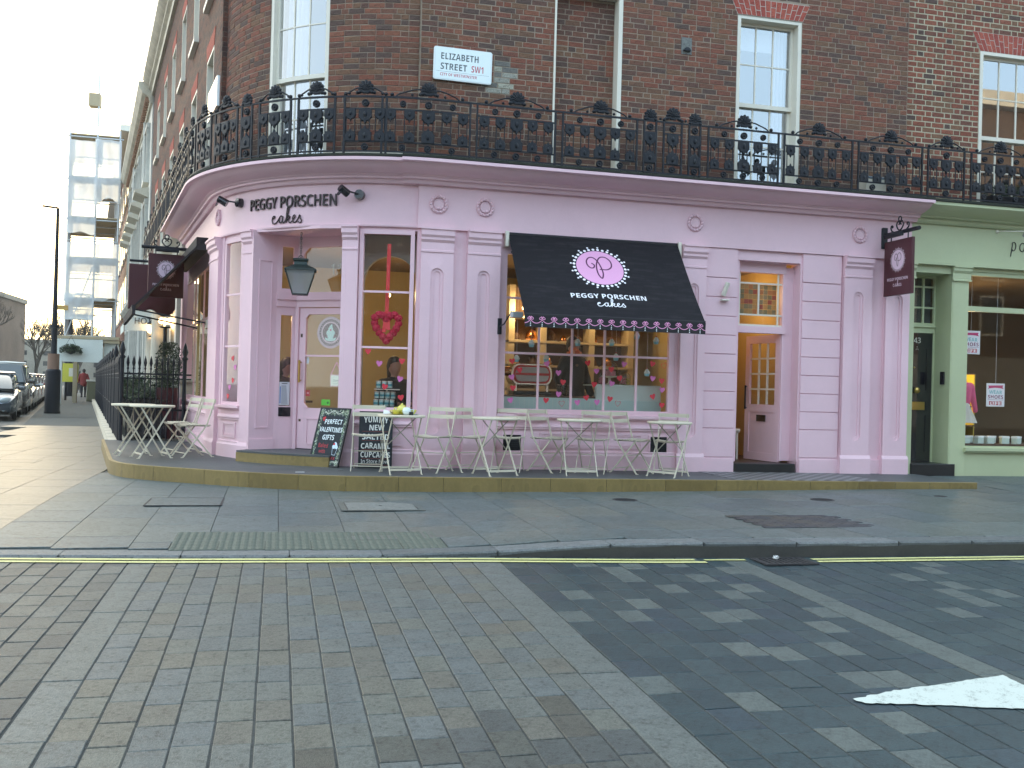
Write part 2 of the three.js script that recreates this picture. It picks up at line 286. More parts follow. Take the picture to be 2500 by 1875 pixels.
// --- kerb stones ---
std('kerb_granite', [0.215, 0.232, 0.235], { roughness: 0.6, map: retile(speckN, 0.45), bumpMap: bumpN, bumpScale: 0.004 });
std('kerb_granite_dark', [0.155, 0.17, 0.172], { roughness: 0.65, map: retile(speckN, 0.45), bumpMap: bumpN, bumpScale: 0.004 });
const kerb = thing('kerb', null, null); kerb.userData.kind = 'structure';
for (let x = -7.2; x < 13.5;) {
  const L = rr(0.72, 0.98), x1 = x + L, za = kz(x), zb = kz(x1), ya = kTop(x), yb = kTop(x1), g = cbx(0.003, L - 0.003, -0.16, 0, -0.25, 0, 0.014), p = g.attributes.position;
  for (let i = 0; i < p.count; i++) { const t = p.getX(i) / L; p.setXYZ(i, x + p.getX(i), p.getY(i) + lerp(ya, yb, t), p.getZ(i) + lerp(za, zb, t)); }
  g.computeVertexNormals(); part(numbered('kerbstone'), g, rnd() < 0.7 ? M.kerb_granite : M.kerb_granite_dark, kerb); x = x1;
}
std('kerb_grime_shade', [0.062, 0.06, 0.055], { roughness: 0.85, map: retile(dirtN, 0.6) });  // dark strip: kerb grime plus the face's shade painted in
{ const n = 80, g = new THREE.PlaneGeometry(1, 1, n, 1), p = g.attributes.position, uv = g.attributes.uv, r = vnoise(81, 64); for (let i = 0; i < p.count; i++) { const x = lerp(0.9, 13.4, p.getX(i) + 0.5), top = p.getY(i) > 0, y1 = kTop(x) - 0.022 - 0.02 * r(x * 4, 3), y0 = roadY(kz(x)) - 0.01; p.setXYZ(i, x, top ? Math.max(y0, y1) : y0, kz(x) + 0.0025); uv.setXY(i, x, p.getY(i)); } g.computeVertexNormals(); part('gutter_grime_shade', g, M.kerb_grime_shade, kerb); }
// --- paving slabs ---
const slabMats = [[0.164, 0.186, 0.186], [0.152, 0.174, 0.176], [0.176, 0.194, 0.186], [0.164, 0.176, 0.164], [0.142, 0.164, 0.168]].map((c, i) => std('slab_' + i, c, { roughness: 0.5, map: retile(speckN, 0.8), bumpMap: retile(bumpN, 0.4), bumpScale: 0.002 }));
const sideSlabMats = [[0.168, 0.172, 0.152], [0.156, 0.16, 0.142], [0.178, 0.179, 0.16]].map((c, i) => std('side_slab_' + i, c, { roughness: 0.42, map: retile(speckN, 0.8), bumpMap: retile(bumpN, 0.4), bumpScale: 0.0016 }));
const holes = [];   // rectangles left open for covers
function slab(x0, x1, z0, z1, mats, sk = 0) {
  if (holes.some((h) => x0 < h[1] && x1 > h[0] && z0 < h[3] && z1 > h[2])) return;
  const g = cbx(0.003, x1 - x0 - 0.003, -0.06, 0, 0.003, z1 - z0 - 0.003, 0.004), p = g.attributes.position, lift = rr(-0.001, 0.0015);
  for (let i = 0; i < p.count; i++) { const zz = z0 + p.getZ(i), xx = x0 + p.getX(i) + sk * (zz - 3); p.setXYZ(i, xx, p.getY(i) + pav(xx, zz) + lift, zz); }
  g.computeVertexNormals(); const uv = g.attributes.uv, ou = rr(0, 5), ov = rr(0, 5); for (let i = 0; i < uv.count; i++) uv.setXY(i, uv.getX(i) + ou, uv.getY(i) + ov);
  part(numbered('paving_slab'), g, any(mats), pavement);
}
const platFront = (x) => along([[-2.3, -1.9], [-2.17, -1], [-1.91, -0.24], [-1.07, 0.4], [-0.5, 0.76], [0.3, 1.15], [1.27, 1.36], [9.5, 1.38], [9.51, 0.05]], x);
const tact = [-0.8, 1.42, 4.56, 5.34];
for (let c = 0; c < 27; c++) {
  const x0 = -4.0 + c * 0.578, x1 = x0 + 0.578, xm = (x0 + x1) / 2, end = Math.min(kz(x0), kz(x1)) - 0.262;
  let z = x0 > 9.2 ? 0.06 : Math.max(-3, (x0 < -2.4 ? -3 : platFront(xm) - 0.5)); let first = true;
  while (z < end - 0.05) { let l = first ? rr(0.45, 0.9) : rr(0.62, 0.98); first = false; if (end - (z + l) < 0.4) l = end - z;
    if (xm > tact[0] - 0.15 && xm < tact[1] + 0.1 && z + l > tact[2] && z < tact[2]) { l = tact[2] - z; }
    if (xm > tact[0] - 0.15 && xm < tact[1] + 0.1 && z >= tact[2] - 0.01) { if (x0 < tact[0] - 0.02) slab(x0, tact[0] - 0.004, z, end, slabMats); if (x1 > tact[1] + 0.02) slab(tact[1] + 0.004, x1, z, end, slabMats); break; }
    slab(x0, x1, z, z + l, xm < -2 ? sideSlabMats : slabMats, xm > -2 ? 0 : 0); z += l; }
}
for (let c = 0; c < 8; c++) for (let z = -14, i = 0; z < -3.05; i++) { const x0 = -6.6 + c * 0.62, l = Math.min(rr(0.7, 1.0), -3 - z), zc = z + l / 2; if (x0 > sideKerb(zc) - 0.45 && x0 + 0.62 < -1.5 + 0.18 * (zc + 2)) slab(x0, x0 + 0.62, z, z + l, sideSlabMats); z += l; }
// --- tactile paving: tiles with blisters ---
std('tactile_paving', [0.175, 0.195, 0.155], { roughness: 0.75, map: retile(speckN, 0.5) });
{
  const dome = new THREE.SphereGeometry(0.021, 8, 3, 0, Math.PI * 2, 0, Math.PI / 2); dome.scale(1, 0.42, 1);
  const one = [cbx(-0.183, 0.183, -0.05, 0, -0.193, 0.193, 0.004)]; for (let i = 0; i < 6; i++) for (let j = 0; j < 6; j++) one.push(mv(dome.clone(), -0.153 + i * 0.0612, 0, -0.16 + j * 0.064));
  const tile = merged(one);
  for (let i = 0; i < 6; i++) for (let j = 0; j < 2; j++) { const x = tact[0] + 0.185 + i * 0.37, z = tact[2] + 0.195 + j * 0.39 + (kz(x) - 0.27 - 5.34) * 0.9, m = part(numbered('tactile_tile'), tile, M.tactile_paving, pavement); m.position.set(x, pav(x, z) + 0.001, z); m.rotation.x = Math.atan2(pav(x, z - 0.19) - pav(x, z + 0.19), 0.38); }
}
// --- yellow lines and white marking: worn paint sheets a few millimetres above the setts ---
const wornTex = (c, seed) => { const t = noiseMap(seed, 256, [8, 30, 90, 200], [0.4, 0.4, 0.4, 0.4], (v) => { const k = v < 0.36 ? 0.55 : 0.88 + 0.12 * v; return [c[0] * k, c[1] * k, c[2] * k]; }, 0.5); return t; };
M.yellow_line = std('yellow_line', [1, 1, 1], { roughness: 0.6, map: wornTex([0.58, 0.56, 0.24], 61) });
M.white_line = std('white_line', [1, 1, 1], { roughness: 0.6, map: wornTex([0.50, 0.55, 0.51], 67) });
function stripe(x0, x1, d0, d1, n, lift) { return sheet(x0, x1, 0, 1, n, 1, () => 0, null) && (() => { const g = new THREE.PlaneGeometry(1, 1, n, 1), p = g.attributes.position, uv = g.attributes.uv; for (let i = 0; i < p.count; i++) { const x = lerp(x0, x1, p.getX(i) + 0.5), z = kz(x) + lerp(d1, d0, p.getY(i) + 0.5); p.setXYZ(i, x, roadY(z) + lift, z); uv.setXY(i, x, z); } g.computeVertexNormals(); return g; })(); }
const yl = thing('double_yellow_line', null, null); yl.userData.kind = 'structure';
for (const [a, b] of [[-7, 3.38], [4.42, 13]]) { part(numbered('yellow_stripe'), stripe(a, b, 0.075, 0.128, 60, 0.0105), M.yellow_line, yl); part(numbered('yellow_stripe'), stripe(a + 0.0, b + 0.06, 0.17, 0.228, 60, 0.0105), M.yellow_line, yl); }
part(numbered('yellow_stripe'), stripe(3.46, 3.82, 0.09, 0.13, 6, 0.0105), M.yellow_line, yl);
{
  const tri = [[2.71, 8.82], [2.74, 8.88], [3.0, 8.935], [3.46, 9.065], [3.72, 9.14], [3.74, 8.60], [3.4, 8.665], [3.0, 8.735]];
  const jag = [], jr = rng(44); tri.forEach((p, i) => { const q = tri[(i + 1) % tri.length], n = Math.ceil(Math.hypot(q[0] - p[0], q[1] - p[1]) / 0.03); for (let k = 0; k < n; k++) jag.push([lerp(p[0], q[0], k / n) + (jr() - 0.5) * 0.012, lerp(p[1], q[1], k / n) + (jr() - 0.5) * 0.014]); }); const s = shapeOf(jag.map(([x, z]) => [x, -z])), g = new THREE.ShapeGeometry(s); g.rotateX(-Math.PI / 2); const p = g.attributes.position, uv = g.attributes.uv;
  for (let i = 0; i < p.count; i++) { const z = p.getZ(i); uv.setXY(i, p.getX(i), z); p.setY(i, roadY(z) + 0.0105); }
  g.computeVertexNormals(); tag(solo('white_road_marking', g, M.white_line), null, null, null, 'structure');
}
// --- covers and gully ---
std('cast_iron', [0.045, 0.043, 0.046], { roughness: 0.6, metalness: 0.3, bumpMap: retile(bumpN, 0.2), bumpScale: 0.003 });
std('cover_stone', [0.20, 0.205, 0.19], { roughness: 0.75, map: retile(speckN, 0.5) });
function onPave(o, x, z) { o.position.set(x, pav(x, z), z); return o; }
function roundCover(x, z, r, label) {
  const t = onPave(thing('manhole_cover', label, 'manhole cover'), x, z), ribs = [];
  part('frame', lathe([[r - 0.012, -0.01], [r - 0.012, 0.006], [r + 0.012, 0.006], [r + 0.014, -0.01]], 28), M.cast_iron, t);
  const g = [lathe([[0, 0.003], [r - 0.014, 0.003], [r - 0.014, -0.01]], 28)]; for (let i = -2; i <= 2; i++) g.push(bx(-Math.sqrt(r * r - i * i * r * r / 9) * 0.85, Math.sqrt(r * r - i * i * r * r / 9) * 0.85, 0.002, 0.007, i * r / 3.2 - 0.006, i * r / 3.2 + 0.006));
  part('lid', g, M.cast_iron, t); return t;
}
roundCover(3.99, 2.27, 0.135, 'round dark cover in the pavement below the middle table');
roundCover(6.46, 2.45, 0.13, 'round dark cover in the pavement before the open pink door');
roundCover(8.29, 2.22, 0.07, 'tiny round stopcock cover near the right end of the platform');
function slabCover(x0, x1, z0, z1, label, w, inset) {
  const t = onPave(thing('inspection_cover', label, 'manhole cover'), (x0 + x1) / 2, (z0 + z1) / 2), X = (x1 - x0) / 2, Z = (z1 - z0) / 2;
  part('frame', [bx(-X, X, 0.002, 0.007, -Z, -Z + w), bx(-X, X, 0.002, 0.007, Z - w, Z), bx(-X, -X + w, 0.002, 0.007, -Z + w, Z - w), bx(X - w, X, 0.002, 0.007, -Z + w, Z - w)], inset ? M.slab_3 : M.cast_iron, t);
  part('lid', cbx(-X + w + 0.012, X - w - 0.012, 0.0, 0.0065, -Z + w + 0.012, Z - w - 0.012, 0.002), inset ? M.cover_stone : M.slab_1, t);
  part('rim', [bx(-X + w, X - w, 0.0015, 0.004, -Z + w, Z - w)], M.cast_iron, t); if (inset) part('keyhole', mv(new THREE.CylinderGeometry(0.018, 0.018, 0.004, 10), 0, 0.008, 0), M.cast_iron, t); return t;
}
slabCover(-1.28, -0.52, 1.93, 2.6, 'plain paved cover with thin dark rim left of the tan cover', 0.008, false);
slabCover(0.67, 1.53, 2.24, 3.01, 'tan inset cover with pale frame below the chalkboards', 0.06, true);
{
  const t = onPave(thing('paved_cover', 'dark patch of small worn setts with ragged ends in the pavement', 'paving patch'), 5.1, 4.23);
  part('bed', bx(-0.54, 0.54, 0.001, 0.004, -0.42, 0.42), M.cast_iron, t);
  const mats = [[0.045, 0.045, 0.05], [0.06, 0.055, 0.055], [0.075, 0.065, 0.055], [0.04, 0.042, 0.05]].map((c, i) => stone('patch_' + i, c, { roughness: 0.6 }));
  for (let j = 0; j < 9; j++) for (let i = 0; i < 6; i++) { const off = (j % 2) * 0.09, m = part(numbered('sett'), settGeo(0.182, 0.088, 0.006, 0.003, i % 5), any(mats), t); m.position.set(-0.5 + i * 0.19 + off, 0.008, -0.385 + j * 0.096); m.rotation.set(rr(-0.01, 0.01), rr(-0.04, 0.04), rr(-0.01, 0.01)); }
}
{
  const t = thing('gully_grate', 'black iron drain grate at the kerb breaking the yellow lines', 'drain grate', [4.12, roadY(5.68) + 0.006, 5.68]), g = [], b = [];
  g.push(bx(-0.235, 0.235, 0, 0.012, -0.15, -0.13), bx(-0.235, 0.235, 0, 0.012, 0.13, 0.15), bx(-0.235, -0.212, 0, 0.012, -0.13, 0.13), bx(0.212, 0.235, 0, 0.012, -0.13, 0.13));
  part('frame', g, M.cast_iron, t); part('pit', bx(-0.21, 0.21, -0.0035, 0.001, -0.13, 0.13), std('pit_black', [0.004, 0.004, 0.005], { roughness: 1 }), t);
  for (let i = 0; i < 9; i++) part(numbered('grate_bar'), bx(-0.2 + i * 0.048, -0.178 + i * 0.048, 0.001, 0.01, -0.13, 0.13), M.cast_iron, t);
}
// litter scraps
const scrapM = std('paper_scrap', [0.75, 0.75, 0.74], { roughness: 0.8 });
{ const g = new THREE.IcosahedronGeometry(0.028, 1), p = g.attributes.position, r = rng(5); for (let i = 0; i < p.count; i++) { const k = 0.55 + r() * 0.6; p.setXYZ(i, p.getX(i) * k, p.getY(i) * k * 0.7, p.getZ(i) * k); } g.computeVertexNormals(); solo('paper_scrap', mv(g, 4.09, roadY(5.6) + 0.028, 5.6), scrapM, 'crumpled white paper scrap lying on the drain grate', 'litter'); }
solo('paper_slip', mv(rot(bx(-0.055, 0.055, 0, 0.003, -0.014, 0.014), 0, 0.1), 0.3, 0.182, 0.85), scrapM, 'thin white paper slip lying on the dark platform before the step', 'litter');

// --- the raised platform with its brass-coloured edge ---
const platform = thing('raised_platform', null, null); platform.userData.kind = 'structure';
std('platform_slate', [0.105, 0.118, 0.124], { roughness: 0.55, map: retile(dirtN, 1.6), bumpMap: retile(bumpN, 0.5), bumpScale: 0.002 });
const brassMap = noiseMap(71, 512, [5, 18, 60, 180], [0.6, 0.4, 0.25, 0.2], (v, p) => { const k = 0.62 + 0.5 * v - (p[1] > 0.78 ? 0.15 : 0); return [k, k * 0.98, k * 0.92]; }, 1.6);
std('brass_edge', [0.28, 0.205, 0.078], { roughness: 0.5, metalness: 0.2, map: brassMap });
std('brass_edge_dark', [0.245, 0.178, 0.068], { roughness: 0.5, metalness: 0.3, map: brassMap });
const platOutline = [[9.52, 1.38], [1.4, 1.375], [0.75, 1.29], [0.1, 1.08], [-0.5, 0.76], [-1.07, 0.38], [-1.55, 0.05], [-1.88, -0.3], [-2.1, -0.75], [-2.24, -1.4], [-2.98, -5.4]];
{
  const back = [[-1.3, -5.1], [-0.2, -1.6], [0.5, -0.9], [1.6, -0.35], [2.2, -0.06], [9.52, -0.06]];
  // smooth the front line
  const curve = new THREE.CatmullRomCurve3(platOutline.slice(1, -1).map(([x, z]) => V(x, 0, z))), line = [V(9.52, 0, 1.38), ...curve.getPoints(60), V(-2.98, 0, -5.4)];
  const s = shapeOf([...line.map((p) => [p.x, -p.z]), ...back.map(([x, z]) => [x, -z])]), top = new THREE.ShapeGeometry(s); top.rotateX(-Math.PI / 2);
  const p = top.attributes.position, uv = top.attributes.uv; for (let i = 0; i < p.count; i++) { p.setY(i, platY(p.getX(i)) - 0.003); uv.setXY(i, p.getX(i), p.getZ(i)); } top.computeVertexNormals();
  part('platform_top', top, M.platform_slate, platform);
  // floor planks / tiles on it
  let acc = 0; const L = [0]; for (let i = 1; i < line.length; i++) { acc += line[i].distanceTo(line[i - 1]); L.push(acc); }
  const at = (d) => { let i = 1; while (i < L.length - 1 && L[i] < d) i++; const t = (d - L[i - 1]) / (L[i] - L[i - 1]); return line[i - 1].clone().lerp(line[i], t); };
  for (let d = 0; d < acc - 0.01;) {
    const w = Math.min(rr(0.52, 0.8), acc - d), n = 6, pos = [], uvs = [];
    const N = (q) => { const a = at(Math.max(0, q - 0.05)), b = at(Math.min(acc, q + 0.05)), t = b.sub(a).normalize(); return V(-t.z, 0, t.x).multiplyScalar(1); };
    const ring = (q) => { const c = at(q), nn = N(q); if (nn.dot(V(c.x - 3, 0, c.z + 6)) < 0) nn.negate(); const y1 = platY(c.x) + 0.002, y0 = Math.min(pav(c.x, c.z), y1 - 0.05) - 0.02; const o = (k, y) => [c.x + nn.x * k, y, c.z + nn.z * k]; return [o(-0.03, y1), o(0.01, y1), o(0.014, y1 - 0.004), o(0.014, y0)]; };
    for (let i = 0; i < n; i++) { const qa = d + 0.002 + (w - 0.004) * i / n, qb = d + 0.002 + (w - 0.004) * (i + 1) / n, a = ring(qa), b = ring(qb); for (let k = 0; k < 3; k++) { for (const v of [a[k], a[k + 1], b[k + 1], a[k], b[k + 1], b[k]]) pos.push(...v); uvs.push(qa, k * 0.1, qa, k * 0.1 + 0.1, qb, k * 0.1 + 0.1, qa, k * 0.1, qb, k * 0.1 + 0.1, qb, k * 0.1); } }
    const g = new THREE.BufferGeometry(); g.setAttribute('position', new THREE.Float32BufferAttribute(pos, 3)); g.setAttribute('uv', new THREE.Float32BufferAttribute(uvs, 2)); g.computeVertexNormals();
    part(numbered('edge_panel'), toCreasedNormals(g, 0.6), rnd() < 0.78 ? M.brass_edge : M.brass_edge_dark, platform); d += w;
  }
  // dark mosaic tiles before the right door
  const tm = [std('tile_dark', [0.05, 0.055, 0.06], { roughness: 0.5 }), std('tile_pale', [0.19, 0.2, 0.2], { roughness: 0.5 })], G = new THREE.BoxGeometry(0.094, 0.004, 0.094), cells = [[], []];
  for (let i = 0; i < 22; i++) for (let j = 0; j < 12; j++) { const x = 5.95 + i * 0.1, z = 0.16 + j * 0.1; if (z > 1.3) continue; cells[(i + j) % 2].push(mv(G.clone(), x, platY(x) + 0.0005, z)); }
  part('mosaic_tiles', cells[0], tm[0], platform, null, 'stuff'); part('mosaic_tiles', cells[1], tm[1], platform, null, 'stuff');
}
// ================= THE PINK CORNER SHOP =================
const corner = thing('corner_building', 'brick corner house with a pink ground floor shopfront curving round the corner', 'building');
const PK = M.pink_paint, Y0 = 0.1, YC = 3.4;
const ux = (x) => x - XC;
// plain wall areas: under windows, between pilasters, frieze
const wallG = [];
// frieze (arc plain, front breaks forward) and soffit band
wallG.push(fb(side(4.9), -0.27, YC, 4.05, -0.28, 0.0));
wallG.push(fb(-0.27, ux(9.36), YC, 4.05, -0.28, 0.045));
wallG.push(sweep([[0, YC + 0.002], [0.02, YC + 0.002], [0.025, YC + 0.014], [0.025, YC + 0.03], [0, YC + 0.036]], side(4.9), -0.27));
part('frieze', wallG, PK, corner);
// walls between openings
const pw = [];
const base = (u0, u1, o = 0) => pw.push(fb(u0, u1, Y0, YC, -0.28, o));
base(side(0.35), deg(68.2)); base(deg(56), deg(50.4), -0.02); base(deg(24), deg(19.7), -0.02); base(deg(5), ux(2.95));
base(ux(5.55), ux(6.5), -0.01); base(ux(7.53), ux(9.36), -0.01);
pw.push(fb(deg(68.2), deg(56), Y0, 0.86, -0.28, 0), fb(deg(19.7), deg(5), Y0, 0.86, -0.28, 0), fb(ux(2.95), ux(5.55), Y0, 0.86, -0.28, 0));
pw.push(fb(deg(68.2), deg(56), 3.34, YC, -0.28, -0.02), fb(deg(19.7), deg(5), 3.36, YC, -0.28, -0.02), fb(ux(2.95), ux(5.55), 3.2, YC, -0.28, -0.02), fb(ux(6.5), ux(7.53), 3.25, YC, -0.28, -0.01));
pw.push(fb(side(4.9), side(4.5), Y0, YC, -0.28, 0), fb(side(4.5), side(0.35), 3.2, YC, -0.28, -0.02), fb(side(4.5), side(0.35), Y0, 0.86, -0.28, 0));
part('shopfront_wall', pw, PK, corner);
// skirting along the base
pieces('skirting', [sweep([[-0.02, Y0], [0.045, Y0], [0.045, 0.36], [0.03, 0.385], [0.03, 0.41], [-0.02, 0.43]], ux(2.93), ux(5.58)), sweep([[-0.02, Y0], [0.04, Y0], [0.04, 0.36], [0.025, 0.385], [0.025, 0.41], [-0.02, 0.43]], deg(20.4), deg(4.6)), sweep([[-0.02, Y0], [0.04, Y0], [0.04, 0.36], [0.025, 0.385], [0.025, 0.41], [-0.02, 0.43]], deg(68.6), deg(55.4)), sweep([[-0.02, Y0], [0.03, Y0], [0.03, 0.36], [-0.02, 0.38]], side(4.5), side(0.35)), fb(ux(8.66), ux(8.9), Y0, 0.34, -0.01, 0.035)], PK, corner);

// pilasters: plinth, fluted shaft, capital
function pilaster(u0, u1, o, flute = true, w2 = 0) {
  const g = [], W = u1 - u0, y1 = 0.42, yt = 3.08;
  g.push(fb(u0 - 0.02, u1 + 0.02, Y0, 0.36, -0.01, o + 0.025), sweep([[-0.01, 0.36], [o + 0.025, 0.36], [o + 0.004, 0.41], [-0.01, 0.41]], u0 - 0.02, u1 + 0.02));
  if (flute) {
    const c = (u0 + u1) / 2, fw = Math.min(0.085, W * 0.2), s = new THREE.Shape(); s.moveTo(u0, y1 - 0.02); s.lineTo(u1, y1 - 0.02); s.lineTo(u1, yt); s.lineTo(u0, yt); s.closePath();
    const hole = (k, r) => { const h = new THREE.Path(); h.moveTo(c - r, k); h.lineTo(c - r, 2.78); h.absarc(c, 2.78, r, Math.PI, 0, true); h.lineTo(c + r, k + 0.001); h.absarc(c, k, r, 0, -Math.PI, true); return h; };
    s.holes.push(hole(0.72, fw)); g.push(bend(uvBox(mv(ext(s, 0.018, 0), 0, 0, o - 0.018))));
    const s2 = new THREE.Shape(); s2.moveTo(c - fw - 0.02, 0.6); s2.lineTo(c + fw + 0.02, 0.6); s2.lineTo(c + fw + 0.02, 2.9); s2.lineTo(c - fw - 0.02, 2.9); s2.closePath(); s2.holes.push(hole(0.73, fw * 0.55)); g.push(bend(uvBox(mv(ext(s2, 0.014, 0), 0, 0, o - 0.034))));
    g.push(fb(u0, u1, y1 - 0.02, yt, -0.01, o - 0.0345));
  } else g.push(fb(u0, u1, 0.4, yt, -0.01, o));
  g.push(sweep([[-0.01, yt], [o + 0.012, yt], [o + 0.012, yt + 0.025], [o, yt + 0.03], [o, yt + 0.13], [o + 0.03, yt + 0.165], [o + 0.03, yt + 0.195], [o + 0.055, yt + 0.225], [o + 0.055, yt + 0.29], [o + 0.075, yt + 0.3], [o + 0.075, YC + 0.006], [-0.01, YC + 0.006]], u0 - w2, u1 + w2));
  return part('pilaster', g, PK, corner);
}
pilaster(side(0.2), deg(70.2), 0.055, false); 
pilaster(deg(55.1), deg(50.6), 0.05, false); pilaster(deg(23.6), deg(19.6), 0.045, false);
pilaster(ux(1.83), ux(2.27), 0.075); pilaster(ux(2.46), ux(2.92), 0.075); pilaster(ux(5.59), ux(5.97), 0.075); pilaster(ux(8.21), ux(8.68), 0.075); pilaster(ux(8.92), ux(9.33), 0.075);
pilaster(side(4.88), side(4.55), 0.055, false);
// rusticated courses each side of the right-hand door
for (const [a, b] of [[5.995, 6.485], [7.545, 8.185]]) { let y = Y0; const hs = [0.26, 0.42, 0.265, 0.27, 0.272, 0.274, 0.275, 0.276, 0.277, 0.28]; for (const h of hs) { const y1 = Math.min(y + h, YC - 0.02); part('course', [fb(ux(a), ux(b), y + 0.009, y1 - 0.009, -0.02, 0.022), sweep([[-0.02, y + 0.001], [0.006, y + 0.001], [0.022, y + 0.009], [-0.02, y + 0.009]], ux(a), ux(b)), sweep([[-0.02, y1 - 0.009], [0.022, y1 - 0.009], [0.006, y1 - 0.001], [-0.02, y1 - 0.001]], ux(a), ux(b))], PK, corner); y = y1; } if (y < YC - 0.04) part('course', fb(ux(a), ux(b), y + 0.008, YC - 0.004, -0.02, 0.022), PK, corner); }
pieces('skirting', [fb(ux(5.98), ux(6.488), Y0, 0.335, 0.021, 0.032), fb(ux(7.55), ux(8.19), Y0, 0.335, 0.021, 0.036)], PK, corner);
// cornice: lower over the curve, broken forward along the front
const corn = (d) => [[-0.3, 3.98], [0.05 + d, 3.98], [0.065 + d, 4.0], [0.075 + d, 4.03], [0.12 + d, 4.035], [0.125 + d, 4.06], [0.155 + d, 4.075], [0.16 + d, 4.085], [0.19 + d, 4.09], [0.25 + d, 4.105], [0.32 + d, 4.13], [0.38 + d, 4.165], [0.4 + d, 4.19], [0.47 + d, 4.195], [0.47 + d, 4.235], [-0.3, 4.245]];
pieces('cornice', [sweep(corn(0), side(4.95), -0.48), sweep(corn(0.055), -0.48, ux(9.4))], PK, corner);
pieces('balcony_floor', [sweep([[-0.3, 4.246], [0.455, 4.24], [0.47, 4.25], [0.465, 4.278], [-0.3, 4.29]], side(4.95), -0.48), sweep([[-0.3, 4.246], [0.51, 4.24], [0.525, 4.25], [0.52, 4.278], [-0.3, 4.29]], -0.48, ux(9.4))], std('mossy_lead', [0.04, 0.047, 0.034], { roughness: 0.95, map: retile(dirtN, 0.7), bumpMap: retile(bumpN, 0.3), bumpScale: 0.02 }), corner);
// wreaths on the frieze
{
  const tor = new THREE.TorusGeometry(0.105, 0.022, 8, 28), g = [tor, new THREE.TorusGeometry(0.066, 0.012, 6, 24)]; for (let i = 0; i < 14; i++) { const a = i / 14 * 6.283; g.push(mv(rot(new THREE.SphereGeometry(0.02, 6, 4).scale(1.5, 0.8, 0.8), 0, 0, a + 0.9), Math.cos(a) * 0.105, Math.sin(a) * 0.105, 0.018)); }
  g.push(mv(new THREE.CylinderGeometry(0.06, 0.06, 0.008, 20).rotateX(Math.PI / 2), 0, 0, 0)); g.push(mv(new THREE.SphereGeometry(0.018, 6, 5), -0.018, -0.06, 0.01), mv(new THREE.SphereGeometry(0.018, 6, 5), 0.018, -0.06, 0.01));
  const wg = merged(g);
  for (const [u, o] of [[ux(2.05), 0.05], [ux(2.69), 0.05], [ux(5.78), 0.05], [ux(8.46), 0.05], [deg(74.5), 0.005]]) { const c = fac(u, 3.73, o), d = fac(u, 3.73, o + 1).sub(c), m = part('wreath', wg, PK, corner); m.position.copy(c); m.rotation.y = Math.atan2(d.x, d.z); }
}
// windows -------------------------------------------------
function pane(u0, u1, y0, y1, o, parent, mat = M.glass) { // thin sheet following the curve
  const n = fseg(u0, u1), g = new THREE.PlaneGeometry(u1 - u0, y1 - y0, n, 1); g.translate((u0 + u1) / 2, (y0 + y1) / 2, o); return part('pane', bend(g, 0.6), mat, parent);
}
// a window part: frame round the opening, bars, one pane per light
function bayWindow(u0, u1, y0, y1, o, fw, cols, rows, barW, mat = PK, sub = {}) {
  const fr = [fb(u0, u0 + fw, y0, y1, o - 0.04, o + 0.03), fb(u1 - fw, u1, y0, y1, o - 0.04, o + 0.03), fb(u0 + fw, u1 - fw, y0, y0 + fw, o - 0.04, o + 0.028), fb(u0 + fw, u1 - fw, y1 - fw, y1, o - 0.04, o + 0.028)];
  const w = part('window', fr, mat, corner), a = u0 + fw, b = u1 - fw, c = y0 + fw, d = y1 - fw, bars = [];
  const xs = [a, ...(cols.map ? cols : []), b], ys = [c, ...rows, d];
  for (const x of xs.slice(1, -1)) bars.push(fb(x - barW / 2, x + barW / 2, c, d, o - 0.012, o + 0.014));
  for (const y of ys.slice(1, -1)) for (let i = 0; i + 1 < xs.length; i++) bars.push(fb(xs[i] + (i ? barW / 2 : 0), xs[i + 1] - (i + 2 < xs.length ? barW / 2 : 0), y - barW / 2, y + barW / 2, o - 0.01, o + 0.012));
  if (bars.length) part('glazing_bars', bars, mat, w);
  for (let i = 0; i + 1 < xs.length; i++) for (let j = 0; j + 1 < ys.length; j++) pane(xs[i] + 0.002, xs[i + 1] - 0.002, ys[j] + 0.002, ys[j + 1] - 0.002, o, w, sub.glass);
  return w;
}
const winLeft = bayWindow(deg(67.6), deg(56.6), 0.92, 3.34, -0.03, 0.055, [], [1.78, 2.53], 0.028);
const winRight = bayWindow(deg(19.4), deg(5.6), 0.92, 3.36, -0.03, 0.055, [], [1.78, 2.53], 0.028);
const winMain = bayWindow(ux(2.97), ux(5.53), 0.93, 3.2, -0.05, 0.07, [1, 2, 3, 4].map((i) => ux(3.04 + 2.42 * i / 5)), [1.77, 2.53], 0.03);
const winSide = bayWindow(side(4.5), side(0.35), 0.93, 3.2, -0.05, 0.07, [side(3.1), side(1.75)], [2.3], 0.035);
pieces('reveal', [fb(ux(2.93), ux(2.97), 0.86, 3.2, -0.06, -0.02), fb(ux(5.53), ux(5.57), 0.86, 3.2, -0.06, -0.02)], PK, corner);
